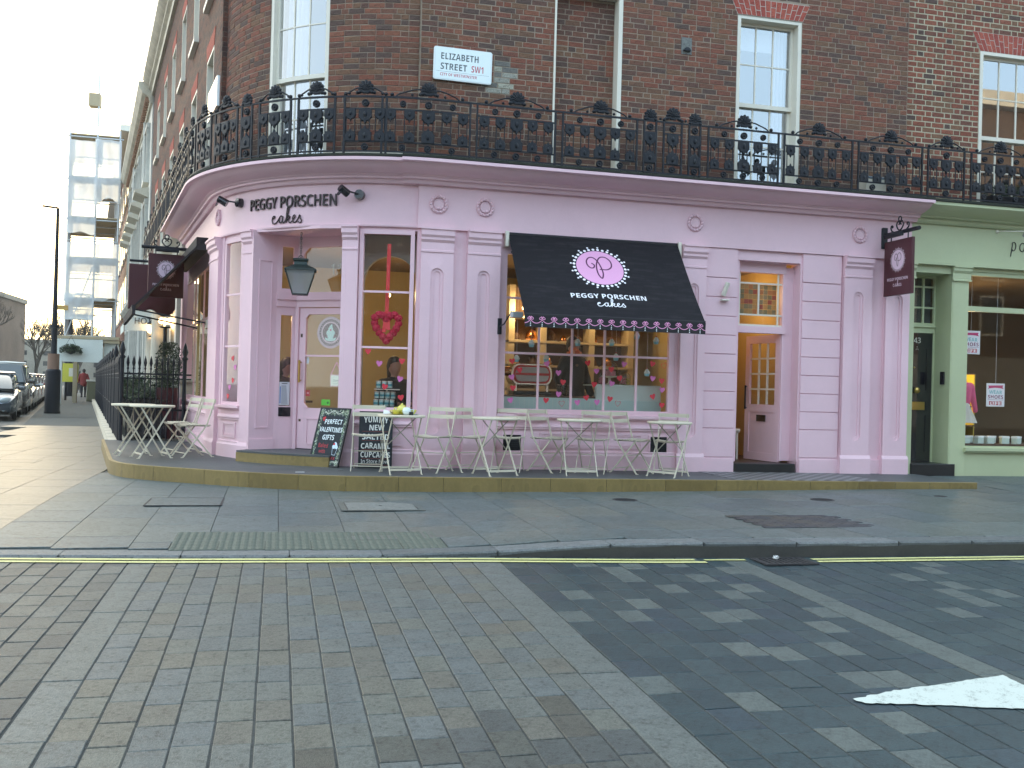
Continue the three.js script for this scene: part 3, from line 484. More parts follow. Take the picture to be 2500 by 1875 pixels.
// sills and the panels below
const sill = (u0, u1) => part('sill', [sweep([[-0.06, 0.86], [0.03, 0.86], [0.05, 0.88], [0.075, 0.89], [0.075, 0.925], [-0.06, 0.94]], u0, u1), sweep([[-0.01, 0.72], [0.03, 0.72], [0.03, 0.735], [0.045, 0.75], [0.045, 0.765], [0.02, 0.8], [-0.01, 0.8]], u0, u1)], PK, corner);
sill(deg(68.1), deg(55.3)); sill(deg(19.6), deg(4.9)); sill(ux(2.93), ux(5.57)); sill(side(4.5), side(0.3));
const framed = (u0, u1, y0, y1, w = 0.03, d = 0.014) => [fb(u0, u1, y0, y0 + w, -0.005, d), fb(u0, u1, y1 - w, y1, -0.005, d), fb(u0, u0 + w, y0 + w, y1 - w, -0.005, d), fb(u1 - w, u1, y0 + w, y1 - w, -0.005, d)];
part('stall_panel', [...framed(ux(3.56), ux(5.08), 0.46, 0.68), ...framed(ux(3.64), ux(5.0), 0.5, 0.64, 0.012, 0.008)], PK, corner);
part('stall_panel', [...framed(deg(17.6), deg(7.4), 0.46, 0.68), ...framed(deg(16.8), deg(8.2), 0.5, 0.64, 0.012, 0.008)], PK, corner);
part('stall_panel', [...framed(deg(65.5), deg(58), 0.46, 0.68), ...framed(deg(64.7), deg(58.8), 0.5, 0.64, 0.012, 0.008)], PK, corner);
for (const x of [3.165, 5.325]) { const v = part('air_vent', [...framed(ux(x - 0.15), ux(x + 0.15), 0.38, 0.66, 0.022, 0.016)], PK, corner); part('grille', fb(ux(x - 0.125), ux(x + 0.125), 0.402, 0.638, -0.004, 0.003), std('vent_black', [0.006, 0.006, 0.007], { roughness: 0.8 }), v); const sl = []; for (let i = 0; i < 8; i++) sl.push(fb(ux(x - 0.125), ux(x + 0.125), 0.41 + i * 0.029, 0.418 + i * 0.029, 0.003, 0.008)); part('slat', sl, M.iron, v); }

// --- the porch ---
const PT = 37 * Math.PI / 180, PO = V(XC - RC * Math.sin(PT), 0, -RC + RC * Math.cos(PT));
const porchM = new THREE.Matrix4().makeBasis(V(Math.cos(PT), 0, Math.sin(PT)), V(0, 1, 0), V(-Math.sin(PT), 0, Math.cos(PT))).setPosition(PO);
const pg = (g) => g.applyMatrix4(porchM);
// wall slab between two local points (t, n)
function wallTo(a, b, y0, y1, th = 0.05, off = 0) { const L = Math.hypot(b[0] - a[0], b[1] - a[1]), g = new THREE.BoxGeometry(L, y1 - y0, th); uvBox(g); const h = uvBox(new THREE.BoxGeometry(L, y1 - y0, th)); h.translate(L / 2, (y0 + y1) / 2, -th / 2 + off); h.rotateY(-Math.atan2(b[1] - a[1], b[0] - a[0])); h.translate(a[0], 0, a[1]); return pg(h); }
const FL = 0.325;
const cheekA = [-0.715, 0.0], cheekB = [-0.565, -0.36], sideB = [-0.39, -0.6], doorR = [0.66, -0.6], cheekC = [0.72, -0.36], cheekD = [0.74, -0.05];
{
  const p = part('porch', [wallTo(cheekA, cheekB, FL, YC, 0.04), wallTo([0.66, -0.6], cheekC, FL, YC, 0.04), wallTo(cheekC, cheekD, FL, YC, 0.04),
    wallTo([-0.715, 0.012], [-0.56, -0.36], FL, FL + 0.14, 0.02, 0.016)], PK, corner);
  const fr = (a, b, t0, t1, y0, y1) => { const L = Math.hypot(b[0] - a[0], b[1] - a[1]), P = (t) => [a[0] + (b[0] - a[0]) * t / L, a[1] + (b[1] - a[1]) * t / L]; return [wallTo(P(t0), P(t1), y0, y0 + 0.014, 0.02, 0.012), wallTo(P(t0), P(t1), y1 - 0.014, y1, 0.02, 0.012), wallTo(P(t0), P(t0 + 0.014), y0 + 0.014, y1 - 0.014, 0.02, 0.012), wallTo(P(t1 - 0.014), P(t1), y0 + 0.014, y1 - 0.014, 0.02, 0.012)]; };
  part('cheek_panel', fr(cheekA, cheekB, 0.1, 0.31, FL + 0.3, 3.0), PK, p);
  const ce = shapeOf([[-0.8, -0.05], [-0.6, -0.42], [-0.42, -0.68], [0.7, -0.68], [0.8, -0.3], [0.8, -0.08], [0.4, 0.02], [0, 0.0], [-0.4, -0.03]].map(([t, n]) => [t, -n])), cg = ext(ce, 0.04); cg.rotateX(-Math.PI / 2); cg.translate(0, 3.37, 0); part('ceiling', pg(uvBox(cg)), PK, p);
  const fl = [[-0.72, 0.24], [-0.5, 0.275], [-0.25, 0.298], [0, 0.305], [0.25, 0.298], [0.6, 0.255], [0.78, 0.22], [0.78, -0.3], [0.7, -0.66], [-0.42, -0.66], [-0.6, -0.4], [-0.745, -0.02]];
  const fs = ext(shapeOf(fl.map(([t, n]) => [t, -n])), 0.022); fs.rotateX(-Math.PI / 2); fs.translate(0, FL - 0.022, 0); part('porch_floor', pg(uvBox(fs)), M.platform_slate, p);
  const rs = ext(shapeOf(fl.map(([t, n]) => [t, -(n > 0.1 ? n + 0.006 : n)])), FL - 0.13); rs.rotateX(-Math.PI / 2); rs.translate(0, 0.105, 0); part('porch_step', pg(uvBox(rs)), M.brass_edge, p);
  // transom rail with small cornice, across sidelight and door
  const rail = (a, b) => [wallTo(a, b, 2.36, 2.46, 0.06, 0.02), wallTo(a, b, 2.46, 2.49, 0.06, 0.045), wallTo(a, b, 2.49, 2.53, 0.06, 0.03), wallTo(a, b, 2.53, 2.575, 0.06, 0.02)], head = (a, b) => wallTo(a, b, 3.22, 3.38, 0.05, 0.0);
  pieces('transom', [rail(cheekB, sideB), rail(sideB, doorR)], PK, p); pieces('head_rail', [head(cheekB, sideB), head(sideB, doorR)], PK, p);
  // sidelight: stiles, bottom panel, glass above and below the rail
  const sl = (t0, t1, y0, y1, off = 0) => { const L = Math.hypot(sideB[0] - cheekB[0], sideB[1] - cheekB[1]), P = (t) => [cheekB[0] + (sideB[0] - cheekB[0]) * t / L, cheekB[1] + (sideB[1] - cheekB[1]) * t / L]; return wallTo(P(t0), P(t1), y0, y1, 0.04, off); };
  const s = part('sidelight', [sl(0, 0.07, FL, 3.22), sl(0.235, 0.3, FL, 3.22), sl(0.07, 0.235, FL, 0.94), sl(0.07, 0.235, 2.24, 2.36), sl(0.07, 0.235, 2.575, 2.62)], PK, p);
  pieces('pane', [sl(0.07, 0.235, 0.94, 2.24, -0.018), sl(0.07, 0.235, 2.62, 3.22, -0.018)].map((g) => g), M.glass, s); 
  part('letter_plate', sl(0.065, 0.24, 0.79, 0.92, 0.012), M.black_gloss, s);
  // door
  const dd = (t0, t1, y0, y1, off = 0, th = 0.045) => wallTo([t0, -0.6], [t1, -0.6], y0, y1, th, off);
  part('door_frame', [dd(-0.39, -0.335, FL, 2.36, 0.03), dd(0.61, 0.66, FL, 2.36, 0.03), dd(-0.39, -0.28, 2.575, 3.22, 0.01), dd(0.6, 0.66, 2.575, 3.22, 0.01)], PK, p);
  part('fanlight', dd(-0.28, 0.6, 2.58, 3.22, -0.02, 0.004), M.glass, p);
  // fanlight glass with cut corners: little wedges
  const wedge = (t, y, sx, sy, k, off) => { const w = ext(shapeOf([[0, 0], [k * sx, 0], [0, k * sy]].map((q) => q)), 0.02); w.translate(t, y, -0.61 + off); return pg(w); };
  const door = part('door', [dd(-0.33, -0.225, FL + 0.012, 2.35), dd(0.5, 0.605, FL + 0.012, 2.35), dd(-0.225, 0.5, 2.26, 2.35), dd(-0.225, 0.5, FL + 0.012, 0.92), wedge(-0.225, 0.92, 1, 1, 0.075, 0), wedge(0.5, 0.92, -1, 1, 0.075, 0), wedge(-0.225, 2.26, 1, -1, 0.06, 0), wedge(0.5, 2.26, -1, -1, 0.06, 0), wedge(-0.28, 3.22, 1, -1, 0.09, 0), wedge(0.6, 3.22, -1, -1, 0.09, 0)], PK, corner);
  part('door_panel', [dd(-0.17, 0.445, 0.76, 0.774, 0.012), dd(-0.17, 0.445, 0.4, 0.414, 0.012), dd(-0.17, -0.156, 0.414, 0.76, 0.012), dd(0.431, 0.445, 0.414, 0.76, 0.012)], PK, door);
  part('glazing_bar', dd(-0.225, 0.5, 1.655, 1.68, 0.006), PK, door);
  part('pane', [dd(-0.225, 0.5, 0.92, 2.26, -0.02, 0.004)], M.glass, door);
  const pull = rod([-0.285, 1.28, -0.55], [-0.285, 1.6, -0.55], 0.017, 10); part('door_pull', [pg(pull), pg(rod([-0.285, 1.31, -0.6], [-0.285, 1.31, -0.55], 0.009)), pg(rod([-0.285, 1.57, -0.6], [-0.285, 1.57, -0.55], 0.009))], M.brass, door);
  pieces('lock', [dd(-0.305, -0.27, 0.72, 0.755, 0.004), dd(-0.305, -0.275, 1.93, 1.98, 0.004)], std('old_bronze', [0.08, 0.05, 0.03], { roughness: 0.4, metalness: 0.8 }), door);
  part('threshold', dd(-0.335, 0.61, FL, FL + 0.011, 0.02), M.iron, p);
}

// --- the right-hand doorway with its open half-glazed door ---
{
  const d = part('doorway', [fb(ux(6.5), ux(6.545), 0.3, 3.25, -0.26, -0.035), fb(ux(7.37), ux(7.53), 0.3, 3.2, -0.27, -0.2), bx(7.33, 7.37, 0.3, 3.17, -0.27, -0.17), bx(6.545, 7.37, 2.2, 2.3, -0.26, -0.14), bx(6.545, 7.37, 3.1, 3.25, -0.26, -0.16), bx(6.545, 6.57, 0.3, 3.1, -0.26, -0.16), fb(ux(7.515), ux(7.545), 0.3, 3.25, -0.27, 0.0)], PK, corner);
  part('threshold', cbx(6.48, 7.5, 0.12, 0.268, -0.34, 0.012, 0.008), std('black_step', [0.016, 0.016, 0.018], { roughness: 0.35, map: retile(dirtN, 0.8) }), d);
  // fanlight: outer margin lights and two stained-glass leaves
  const zb = -0.21, bars = [bx(6.57, 7.33, 2.3, 2.33, zb - 0.02, zb + 0.02), bx(6.62, 6.645, 2.33, 3.1, zb - 0.012, zb + 0.012), bx(7.255, 7.28, 2.33, 3.1, zb - 0.012, zb + 0.012), bx(6.57, 6.62, 2.46, 2.485, zb - 0.01, zb + 0.01), bx(6.645, 7.255, 2.46, 2.485, zb - 0.01, zb + 0.01), bx(7.28, 7.33, 2.46, 2.485, zb - 0.01, zb + 0.01), bx(6.57, 6.62, 2.93, 2.955, zb - 0.01, zb + 0.01), bx(6.645, 7.255, 2.93, 2.955, zb - 0.01, zb + 0.01), bx(7.28, 7.33, 2.93, 2.955, zb - 0.01, zb + 0.01), bx(6.935, 6.96, 2.485, 2.93, zb - 0.01, zb + 0.01)];
  part('fanlight', bars, M.white_paint, d); part('pane', mv(plane(0.76, 0.77), 6.95, 2.715, zb), M.glass, d);
  const tones = [[0.34, 0.13, 0.03], [0.32, 0.2, 0.06], [0.16, 0.14, 0.06], [0.26, 0.05, 0.025], [0.2, 0.17, 0.09], [0.36, 0.2, 0.05]].map((c, i) => { const m = new THREE.MeshPhysicalMaterial({ transmission: 0.35, thickness: 0, roughness: 0.6 }); m.color.setRGB(...c); m.name = 'stained_' + i; return m; });
  for (const x0 of [6.65, 6.965]) for (let i = 0; i < 4; i++) for (let j = 0; j < 6; j++) part(numbered('stained_pane'), mv(plane(0.069, 0.07), x0 + 0.036 + i * 0.071, 2.523 + j * 0.0735, zb - 0.014), any(tones), d);
  // the door leaf swung inwards on its right edge
  const lg = new THREE.Group(); lg.name = 'open_door'; corner.add(lg); lg.position.set(7.34, 0.275, -0.2); lg.rotation.y = -1.36; // local -x runs from the hinge
  const W = 0.78; const B = (x0, x1, y0, y1, z0 = -0.02, z1 = 0.02) => bx(-x1, -x0, y0, y1, z0, z1);
  part('leaf', [B(0, 0.1, 0, 1.92), B(W - 0.1, W, 0, 1.92), B(0.1, W - 0.1, 1.8, 1.92), B(0.1, W - 0.1, 0.74, 0.86), B(0.1, W - 0.1, 0, 0.12), B(0.1, W - 0.1, 0.12, 0.74, -0.009, 0.009)], PK, lg);
  const gb = []; for (let i = 1; i < 3; i++) gb.push(B(0.1 + 0.58 * i / 3 - 0.014, 0.1 + 0.58 * i / 3 + 0.014, 0.86, 1.8, -0.012, 0.012)); for (let j = 1; j < 4; j++) for (let i = 0; i < 3; i++) gb.push(B(0.1 + 0.58 * i / 3 + (i ? 0.014 : 0), 0.1 + 0.58 * (i + 1) / 3 - (i < 2 ? 0.014 : 0), 0.86 + 0.94 * j / 4 - 0.013, 0.86 + 0.94 * j / 4 + 0.013, -0.012, 0.012));
  part('glazing_bars', gb, M.white_paint, lg); part('pane', mv(plane(0.58, 0.94), -0.39, 1.33, 0), M.glass, lg);
  part('letter_plate', B(0.3, 0.5, 0.6, 0.7, 0.0, 0.022), M.old_bronze, lg); part('door_pull', [rod([-0.74, 0.78, 0.05], [-0.74, 1.15, 0.05], 0.014, 8), rod([-0.74, 0.8, 0.015], [-0.74, 0.8, 0.05], 0.008), rod([-0.74, 1.13, 0.015], [-0.74, 1.13, 0.05], 0.008)], M.iron, lg);
}
// raised lettering round the curve
{
  const dark = std('letter_brown', [0.03, 0.016, 0.018], { roughness: 0.45 });
  const tg = new TextGeometry('PEGGY PORSCHEN', { font: thinFont, size: 0.152, depth: 0.022, curveSegments: 6, bevelEnabled: true, bevelThickness: 0.002, bevelSize: 0.0025, bevelSegments: 1 }); tg.computeBoundingBox();
  const b = tg.boundingBox, w = b.max.x - b.min.x, U0 = deg(53.3), U1 = deg(25.6), s = (U1 - U0) / w; tg.translate(-b.min.x, 0, 0); tg.scale(s, 1, 1); tg.translate(U0, 3.685, 0.004);
  const t = part('shop_name', bend(tg, 0.4), dark, corner);
  const tubes = CAKES.map((st) => new THREE.TubeGeometry(new THREE.CatmullRomCurve3(st.map((q) => V(q[0] * 0.105, q[1] * 0.105, 0))), st.length * 6, 0.0085, 6)); const cg = merged(tubes); cg.translate(deg(44.9), 3.468, 0.014); part('shop_name_script', bend(cg, 0.8), dark, corner);
}
// ================= BRICK STOREYS =================
std('mortar_dark', [0.33, 0.26, 0.2], { roughness: 0.95, map: retile(dirtN, 0.8) });
std('mortar_pale', [0.5, 0.44, 0.32], { roughness: 0.95, map: retile(dirtN, 0.8) });
const brickTone = (n, cs) => cs.map((c, i) => std(n + i, c, { roughness: 0.88, map: retile(speckN, 0.35), bumpMap: retile(bumpN, 0.25), bumpScale: 0.004 }));
const BR = brickTone('brick_old_', [[0.235, 0.085, 0.055], [0.205, 0.088, 0.056], [0.26, 0.088, 0.054], [0.195, 0.098, 0.06], [0.155, 0.075, 0.055], [0.225, 0.115, 0.066], [0.125, 0.075, 0.06], [0.28, 0.105, 0.062]]);
const BN = brickTone('brick_new_', [[0.286, 0.087, 0.051], [0.24, 0.078, 0.049], [0.325, 0.105, 0.061], [0.208, 0.083, 0.055], [0.26, 0.128, 0.072]]);
const BG = brickTone('brick_gauged_', [[0.45, 0.093, 0.063], [0.413, 0.083, 0.06], [0.488, 0.112, 0.072]]);
const BP = brickTone('brick_limewashed_', [[0.45, 0.43, 0.34], [0.38, 0.37, 0.31], [0.2, 0.19, 0.17]]);
const brickG = new Map();
function brickGeo(w, h, d, k) { // little chamfer, a few variants
  const key = [w.toFixed(3), h, k].join(); if (brickG.has(key)) return brickG.get(key);
  const r = rng(k * 37 + 3), X = w / 2, Y = h / 2, c = 0.004, j = () => (r() - 0.5) * 0.005, o = [[-X, -Y], [X, -Y], [X, Y], [-X, Y]].map(([x, y]) => [x + j(), y + j()]);
  const back = o.map(([x, y]) => [x, y, -d]), mid = o.map(([x, y]) => [x, y, -c]), top = o.map(([x, y]) => [x - Math.sign(x) * c, y - Math.sign(y) * c, (r() - 0.5) * 0.003]), pos = [], uv = [], ou = r() * 3, ov = r() * 3;
  const quad = (a, b, e, f) => { for (const q of [a, b, e, a, e, f]) { pos.push(...q); uv.push(q[0] + ou + q[2], q[1] + ov); } };
  quad(top[0], top[1], top[2], top[3]); for (let i = 0; i < 4; i++) { const n = (i + 1) % 4; quad(mid[i], mid[n], top[n], top[i]); quad(back[i], back[n], mid[n], mid[i]); }
  const g = new THREE.BufferGeometry(); g.setAttribute('position', new THREE.Float32BufferAttribute(pos, 3)); g.setAttribute('uv', new THREE.Float32BufferAttribute(uv, 2)); g.computeVertexNormals(); brickG.set(key, g); return g;
}
// bricks over a facade rectangle, openings cut out; returns list of placed bricks
function layBricks(out, u0, u1, y0, y1, o, tones, open, opt = {}) {
  const H = opt.h ?? 0.075, J = opt.j ?? 0.011, S = 0.226; let row = 0;
  for (let y = y0; y < y1 - 0.02; y += H, row++) {
    const h = Math.min(H, y1 - y) - J; let u = u0, header = row % 2 === 0, sh = opt.flemish === false ? rr(0, 0.2) : 0;
    const free = [[u0, u1]]; for (const q of open) if (y + H * 0.6 > q[2] && y + H * 0.4 < q[3]) { for (let i = free.length - 1; i >= 0; i--) { const [a, b] = free[i]; if (q[0] < b && q[1] > a) { free.splice(i, 1); if (q[0] > a) free.push([a, q[0]]); if (q[1] < b) free.push([q[1], b]); } } }
    for (const [a, b] of free) { let x = a, k = row % 2 ? 0 : 1, f = true;
      while (x < b - 0.012) { let w = (k % 2 || (opt.stretch && rnd() < 0.25) ? 0.113 : S); if (opt.stretch && !(k % 2) && rnd() < 0.0) w = S; if (f && row % 2) { w = 0.17; f = false; } if (opt.stretch && rnd() < 0.45) w = S; w = Math.min(w, b - x); if (b - x - w < 0.04) w = b - x; out.push({ u: x + w / 2, y: y + H / 2, w: w - J, h, o: o + rr(-0.002, 0.0025), m: opt.pick ? opt.pick(x + w / 2, y) : any(tones), open: 0 }); x += w; k++; } }
  }
}
function placeBricks(list, wall, max, score) {
  list.sort((a, b) => score(b) - score(a)); const rest = new Map(), m4 = new THREE.Matrix4(), e = new THREE.Euler();
  list.forEach((b, i) => {
    const g = brickGeo(b.w, +b.h.toFixed(3), 0.02, i % 5), c = fac(b.u, b.y, b.o), d = fac(b.u, b.y, b.o + 1).sub(c), ry = Math.atan2(d.x, d.z);
    if (i < max) { const m = part(numbered('brick'), g, b.m, wall); m.position.copy(c); m.rotation.set(rr(-0.012, 0.012), ry + rr(-0.012, 0.012), rr(-0.006, 0.006)); }
    else { if (!rest.has(b.m)) rest.set(b.m, []); rest.get(b.m).push(g.clone().applyMatrix4(m4.makeRotationFromEuler(e.set(rr(-0.01, 0.01), ry, rr(-0.006, 0.006))).setPosition(c))); }
  });
  for (const [m, l] of rest) part('bricks', l, m, wall, null, 'stuff');
}
const BY0 = 4.3, BY1 = 7.75, BO = -0.06;
// openings: [u0, u1, y0, y1]
const AW = [deg(48.9), deg(29.6), 4.3, 7.75], BW = [ux(3.62), ux(4.62), 4.3, 6.93], W2 = [ux(6.4), ux(7.44), 4.3, 6.84];
const wallMain = part('brick_wall', [
  fb(deg(81.5) , AW[0], BY0, BY1, -0.4, BO - 0.0045), fb(AW[1], -0.3, BY0, BY1, -0.4, BO - 0.0045), fb(-0.3, BW[0], BY0, BY1, -0.4, BO + 0.0495), fb(BW[0], BW[1], BW[3], BY1, -0.4, BO + 0.0495), fb(BW[1], W2[0], BY0, BY1, -0.4, BO + 0.0495), fb(W2[0], W2[1], W2[3], BY1, -0.4, BO + 0.0495), fb(W2[1], ux(9.26), BY0, BY1, -0.4, BO + 0.0495),
  fb(BW[0], BW[1], BY0, BW[3], -0.4, BO - 0.1265)], M.mortar_dark, corner);
{
  const L = [], darkPick = (u, y) => (y < 4.75 && rnd() < 0.45 ? BR[rnd() < 0.5 ? 4 : 6] : y > 6.75 && u > 1.5 && u < 2.6 && rnd() < 0.5 ? BR[4] : any(BR));  // more dark bricks at the wall foot and above the blind window
  layBricks(L, deg(81), -0.31, BY0 + 0.12, BY1, BO, BR, [AW], { pick: darkPick, stretch: true });
  const patch = (u, y) => (u > 0.62 && u < 1.02 && y > 5.3 && y < 5.75 ? any(BP) : darkPick(u, y));
  layBricks(L, -0.295, ux(9.255), BY0 + 0.12, BY1, BO + 0.054, BR, [BW, [W2[0], W2[1], W2[2], W2[3]], ...[0, 1, 2, 3].map((k) => [W2[0] + 0.0 - 0.03 * (k + 0.5), W2[1] + 0.03 * (k + 0.5), W2[3] + 0.0625 * k, W2[3] + 0.0625 * (k + 1)])], { pick: patch, stretch: true });
  layBricks(L, BW[0] + 0.03, BW[1] - 0.06, BY0 + 0.12, BW[3] - 0.08, BO - 0.122, BR, [], { pick: (u, y) => (y > 6.2 && rnd() < 0.6 ? BR[4] : darkPick(u, y)), stretch: true });
  placeBricks(L, wallMain, 300, (b) => (b.y > 4.9 && b.y < 7.3 ? 10 : 0) - Math.abs(b.u - 1.6) - Math.abs(b.y - 6) * 0.3);
}
// rubbed brick flat arch over the right window: splayed voussoirs
function flatArch(uc, half, y0, h, o, parent, n = 14, splay = 0.11) {
  for (let i = 0; i < n; i++) {
    const a = -1 + 2 * i / n, b = -1 + 2 * (i + 1) / n, gap = 0.0055, cuts = i % 2 ? [0, 0.62, 1] : [0, 0.36, 1];
    for (let k = 0; k < 2; k++) { const f0 = cuts[k], f1 = cuts[k + 1], X = (t, f) => uc + t * (half + splay * f), s = shapeOf([[X(a, f0) + gap, y0 + h * f0 + gap], [X(b, f0) - gap, y0 + h * f0 + gap], [X(b, f1) - gap, y0 + h * f1 - gap], [X(a, f1) + gap, y0 + h * f1 - gap]]); part(numbered('brick'), bend(uvBox(mv(ext(s, 0.03), 0, 0, o - 0.03)), 0), any(BG), parent); }
  }
  const s = shapeOf([[uc - half, y0], [uc + half, y0], [uc + half + splay, y0 + h], [uc - half - splay, y0 + h]]); part('arch_mortar', bend(uvBox(mv(ext(s, 0.02), 0, 0, o - 0.0225)), 0), std('mortar_white', [0.5, 0.44, 0.38], { roughness: 0.9 }), parent);
}
const arch = new THREE.Group(); arch.name = 'window_arch'; corner.add(arch); flatArch((W2[0] + W2[1]) / 2, 0.53, W2[3], 0.25, BO + 0.06, arch);
// painted plinth band at the foot of the wall
pieces('plinth', [fb(-0.3, W2[0], 4.28, 4.42, -0.2, BO + 0.075), fb(W2[1], ux(9.26), 4.28, 4.42, -0.2, BO + 0.075), fb(AW[1], -0.3, 4.28, 4.42, -0.2, BO + 0.02), fb(deg(81), AW[0], 4.28, 4.42, -0.2, BO + 0.02)], M.white_paint, corner);
// sash windows
std('curtain_white', [0.6, 0.62, 0.64], { roughness: 0.9 });
std('room_pale', [0.16, 0.2, 0.24], { roughness: 0.9 });
function sash(u0, u1, y0, y1, of, ym, cols, rowsLo, rowsHi, parent, o = {}) {
  // lining (reveals) then two sashes one behind the other
  const d0 = o.face ?? BO, lin = 0.055, ow = of;
  const g = [fb(u0, u0 + lin, y0, y1, ow - 0.1, d0 + (o.proud ?? -0.01)), fb(u1 - lin, u1, y0, y1, ow - 0.1, d0 + (o.proud ?? -0.01)), fb(u0 + lin, u1 - lin, y1 - 0.05, y1, ow - 0.1, d0 + (o.proud ?? -0.01))];
  const w = part('window', g, M.white_paint, parent); const a = u0 + lin, b = u1 - lin;
  const leaf = (c, d, oo, rows) => {
    const st = 0.045, fr = [fb(a, a + st, c, d, oo - 0.02, oo + 0.02), fb(b - st, b, c, d, oo - 0.02, oo + 0.02), fb(a + st, b - st, c, c + 0.06, oo - 0.02, oo + 0.02), fb(a + st, b - st, d - 0.045, d, oo - 0.02, oo + 0.02)];
    const A = a + st, B = b - st, C = c + 0.06, D = d - 0.045, bw = 0.01; for (let i = 1; i < cols; i++) fr.push(fb(A + (B - A) * i / cols - bw, A + (B - A) * i / cols + bw, C, D, oo - 0.01, oo + 0.012));
    for (let j = 1; j < rows; j++) for (let i = 0; i < cols; i++) fr.push(fb(A + (B - A) * i / cols + (i ? bw : 0), A + (B - A) * (i + 1) / cols - (i < cols - 1 ? bw : 0), C + (D - C) * j / rows - 0.009, C + (D - C) * j / rows + 0.009, oo - 0.009, oo + 0.01));
    part('sash', fr, M.white_paint, w);
    for (let i = 0; i < cols; i++) for (let j = 0; j < rows; j++) pane(A + (B - A) * i / cols, A + (B - A) * (i + 1) / cols, C + (D - C) * j / rows, C + (D - C) * (j + 1) / rows, oo, w, o.glass ?? M.glass_up);
  };
  leaf(ym - 0.02, y1 - 0.05, of + 0.0, rowsHi); leaf(y0 + 0.03, ym + 0.025, of - 0.045, rowsLo);
  part('sill', fb(u0 + 0.0, u1 - 0.0, y0 - 0.04, y0 + 0.03, of - 0.1, d0 + 0.02), M.white_paint, w);
  return w;
}
M.glass_up = new THREE.MeshPhysicalMaterial({ color: 0xffffff, transmission: 1, thickness: 0, roughness: 0.015, ior: 3.8 }); M.glass_up.name = 'sky_glass';
const wArc = sash(AW[0], AW[1], 4.33, 7.72, BO - 0.1, 5.5, 3, 2, 3, corner);
const w2 = sash(W2[0], W2[1], 4.33, 6.84, BO - 0.12, 5.56, 3, 2, 2, corner, { face: BO + 0.055 });
// blind window jambs
part('blind_jamb', [fb(BW[0] - 0.0, BW[0] + 0.028, 4.42, BW[3], BO - 0.13, BO + 0.06), fb(BW[1] - 0.06, BW[1], 4.42, BW[3], BO - 0.13, BO + 0.06), fb(BW[0] + 0.028, BW[1] - 0.06, BW[3] - 0.075, BW[3], BO - 0.13, BO + 0.058)], M.white_paint, corner);
// rooms behind the upstairs glass: pale boxes with curtains
function upRoom(name, u0, u1, y0, y1, oFront, depth, mat) {
  const c = [fac(u0 - 0.3, 0, oFront), fac(u1 + 0.3, 0, oFront)], n = fac((u0 + u1) / 2, 0, 0).sub(fac((u0 + u1) / 2, 0, 1)).multiplyScalar(depth), d = [c[1].clone().add(n), c[0].clone().add(n)], pos = [], P = [c[0], c[1], d[0], d[1]];
  for (const [i, j] of [[1, 2], [2, 3], [3, 0]]) { const a = P[i], b = P[j]; for (const v of [[a, y0], [a, y1], [b, y1], [a, y0], [b, y1], [b, y0]]) pos.push(v[0].x, v[1], v[0].z); }
  for (const y of [y0, y1]) for (const k of [0, 1, 2, 0, 2, 3]) pos.push(P[k].x, y, P[k].z);
  const g = new THREE.BufferGeometry(); g.setAttribute('position', new THREE.Float32BufferAttribute(pos, 3)); g.computeVertexNormals(); return part(name, g, mat, corner);
}
upRoom('upstairs_room', AW[0], AW[1], 4.3, 7.76, -0.42, 3, M.room_pale); upRoom('upstairs_room', W2[0], W2[1], 4.3, 7.3, -0.42, 3, M.room_pale);
function drape(u0, u1, y0, y1, o, waves, amp, shift = 0) { const n = 40, g = new THREE.PlaneGeometry(1, 1, n, 12), p = g.attributes.position; for (let i = 0; i < p.count; i++) { const a = p.getX(i) + 0.5, b = p.getY(i) + 0.5, u = lerp(u0, u1, a) + shift * Math.pow(1 - b, 2) * (1 - a); p.setXYZ(i, u, lerp(y0, y1, b), o + Math.sin(a * waves * 6.283) * amp); } return bend(g, 1.2); }
const cm = new THREE.MeshPhysicalMaterial({ roughness: 0.95, transmission: 0.35, thickness: 0 }); cm.color.setRGB(0.62, 0.66, 0.72); cm.name = 'curtain_cloth';
part('curtain', drape(AW[0] + 0.06, AW[0] + 0.5, 4.4, 7.6, -0.36, 5, 0.03, -0.1), cm, corner); 
part('curtain', drape(W2[1] - 0.26, W2[1] - 0.06, 4.4, 6.8, -0.38, 3, 0.025), cm, corner);
part('blind', fb(W2[0] + 0.06, W2[1] - 0.28, 6.45, 6.78, -0.36, -0.35), cm, corner);
// drain spout block and fixings on the wall
{ const s = part('air_brick', [fb(ux(5.52), ux(5.68), 6.16, 6.4, -0.1, BO + 0.062)], M.cover_stone, corner); part('hood', bend(uvBox(mv(rot(new THREE.CylinderGeometry(0.05, 0.055, 0.05, 10, 1, false, 0, Math.PI).rotateX(Math.PI / 2), 0, 0, Math.PI / 2), ux(5.6), 6.2, BO + 0.08)), 0.4), M.iron, s); }
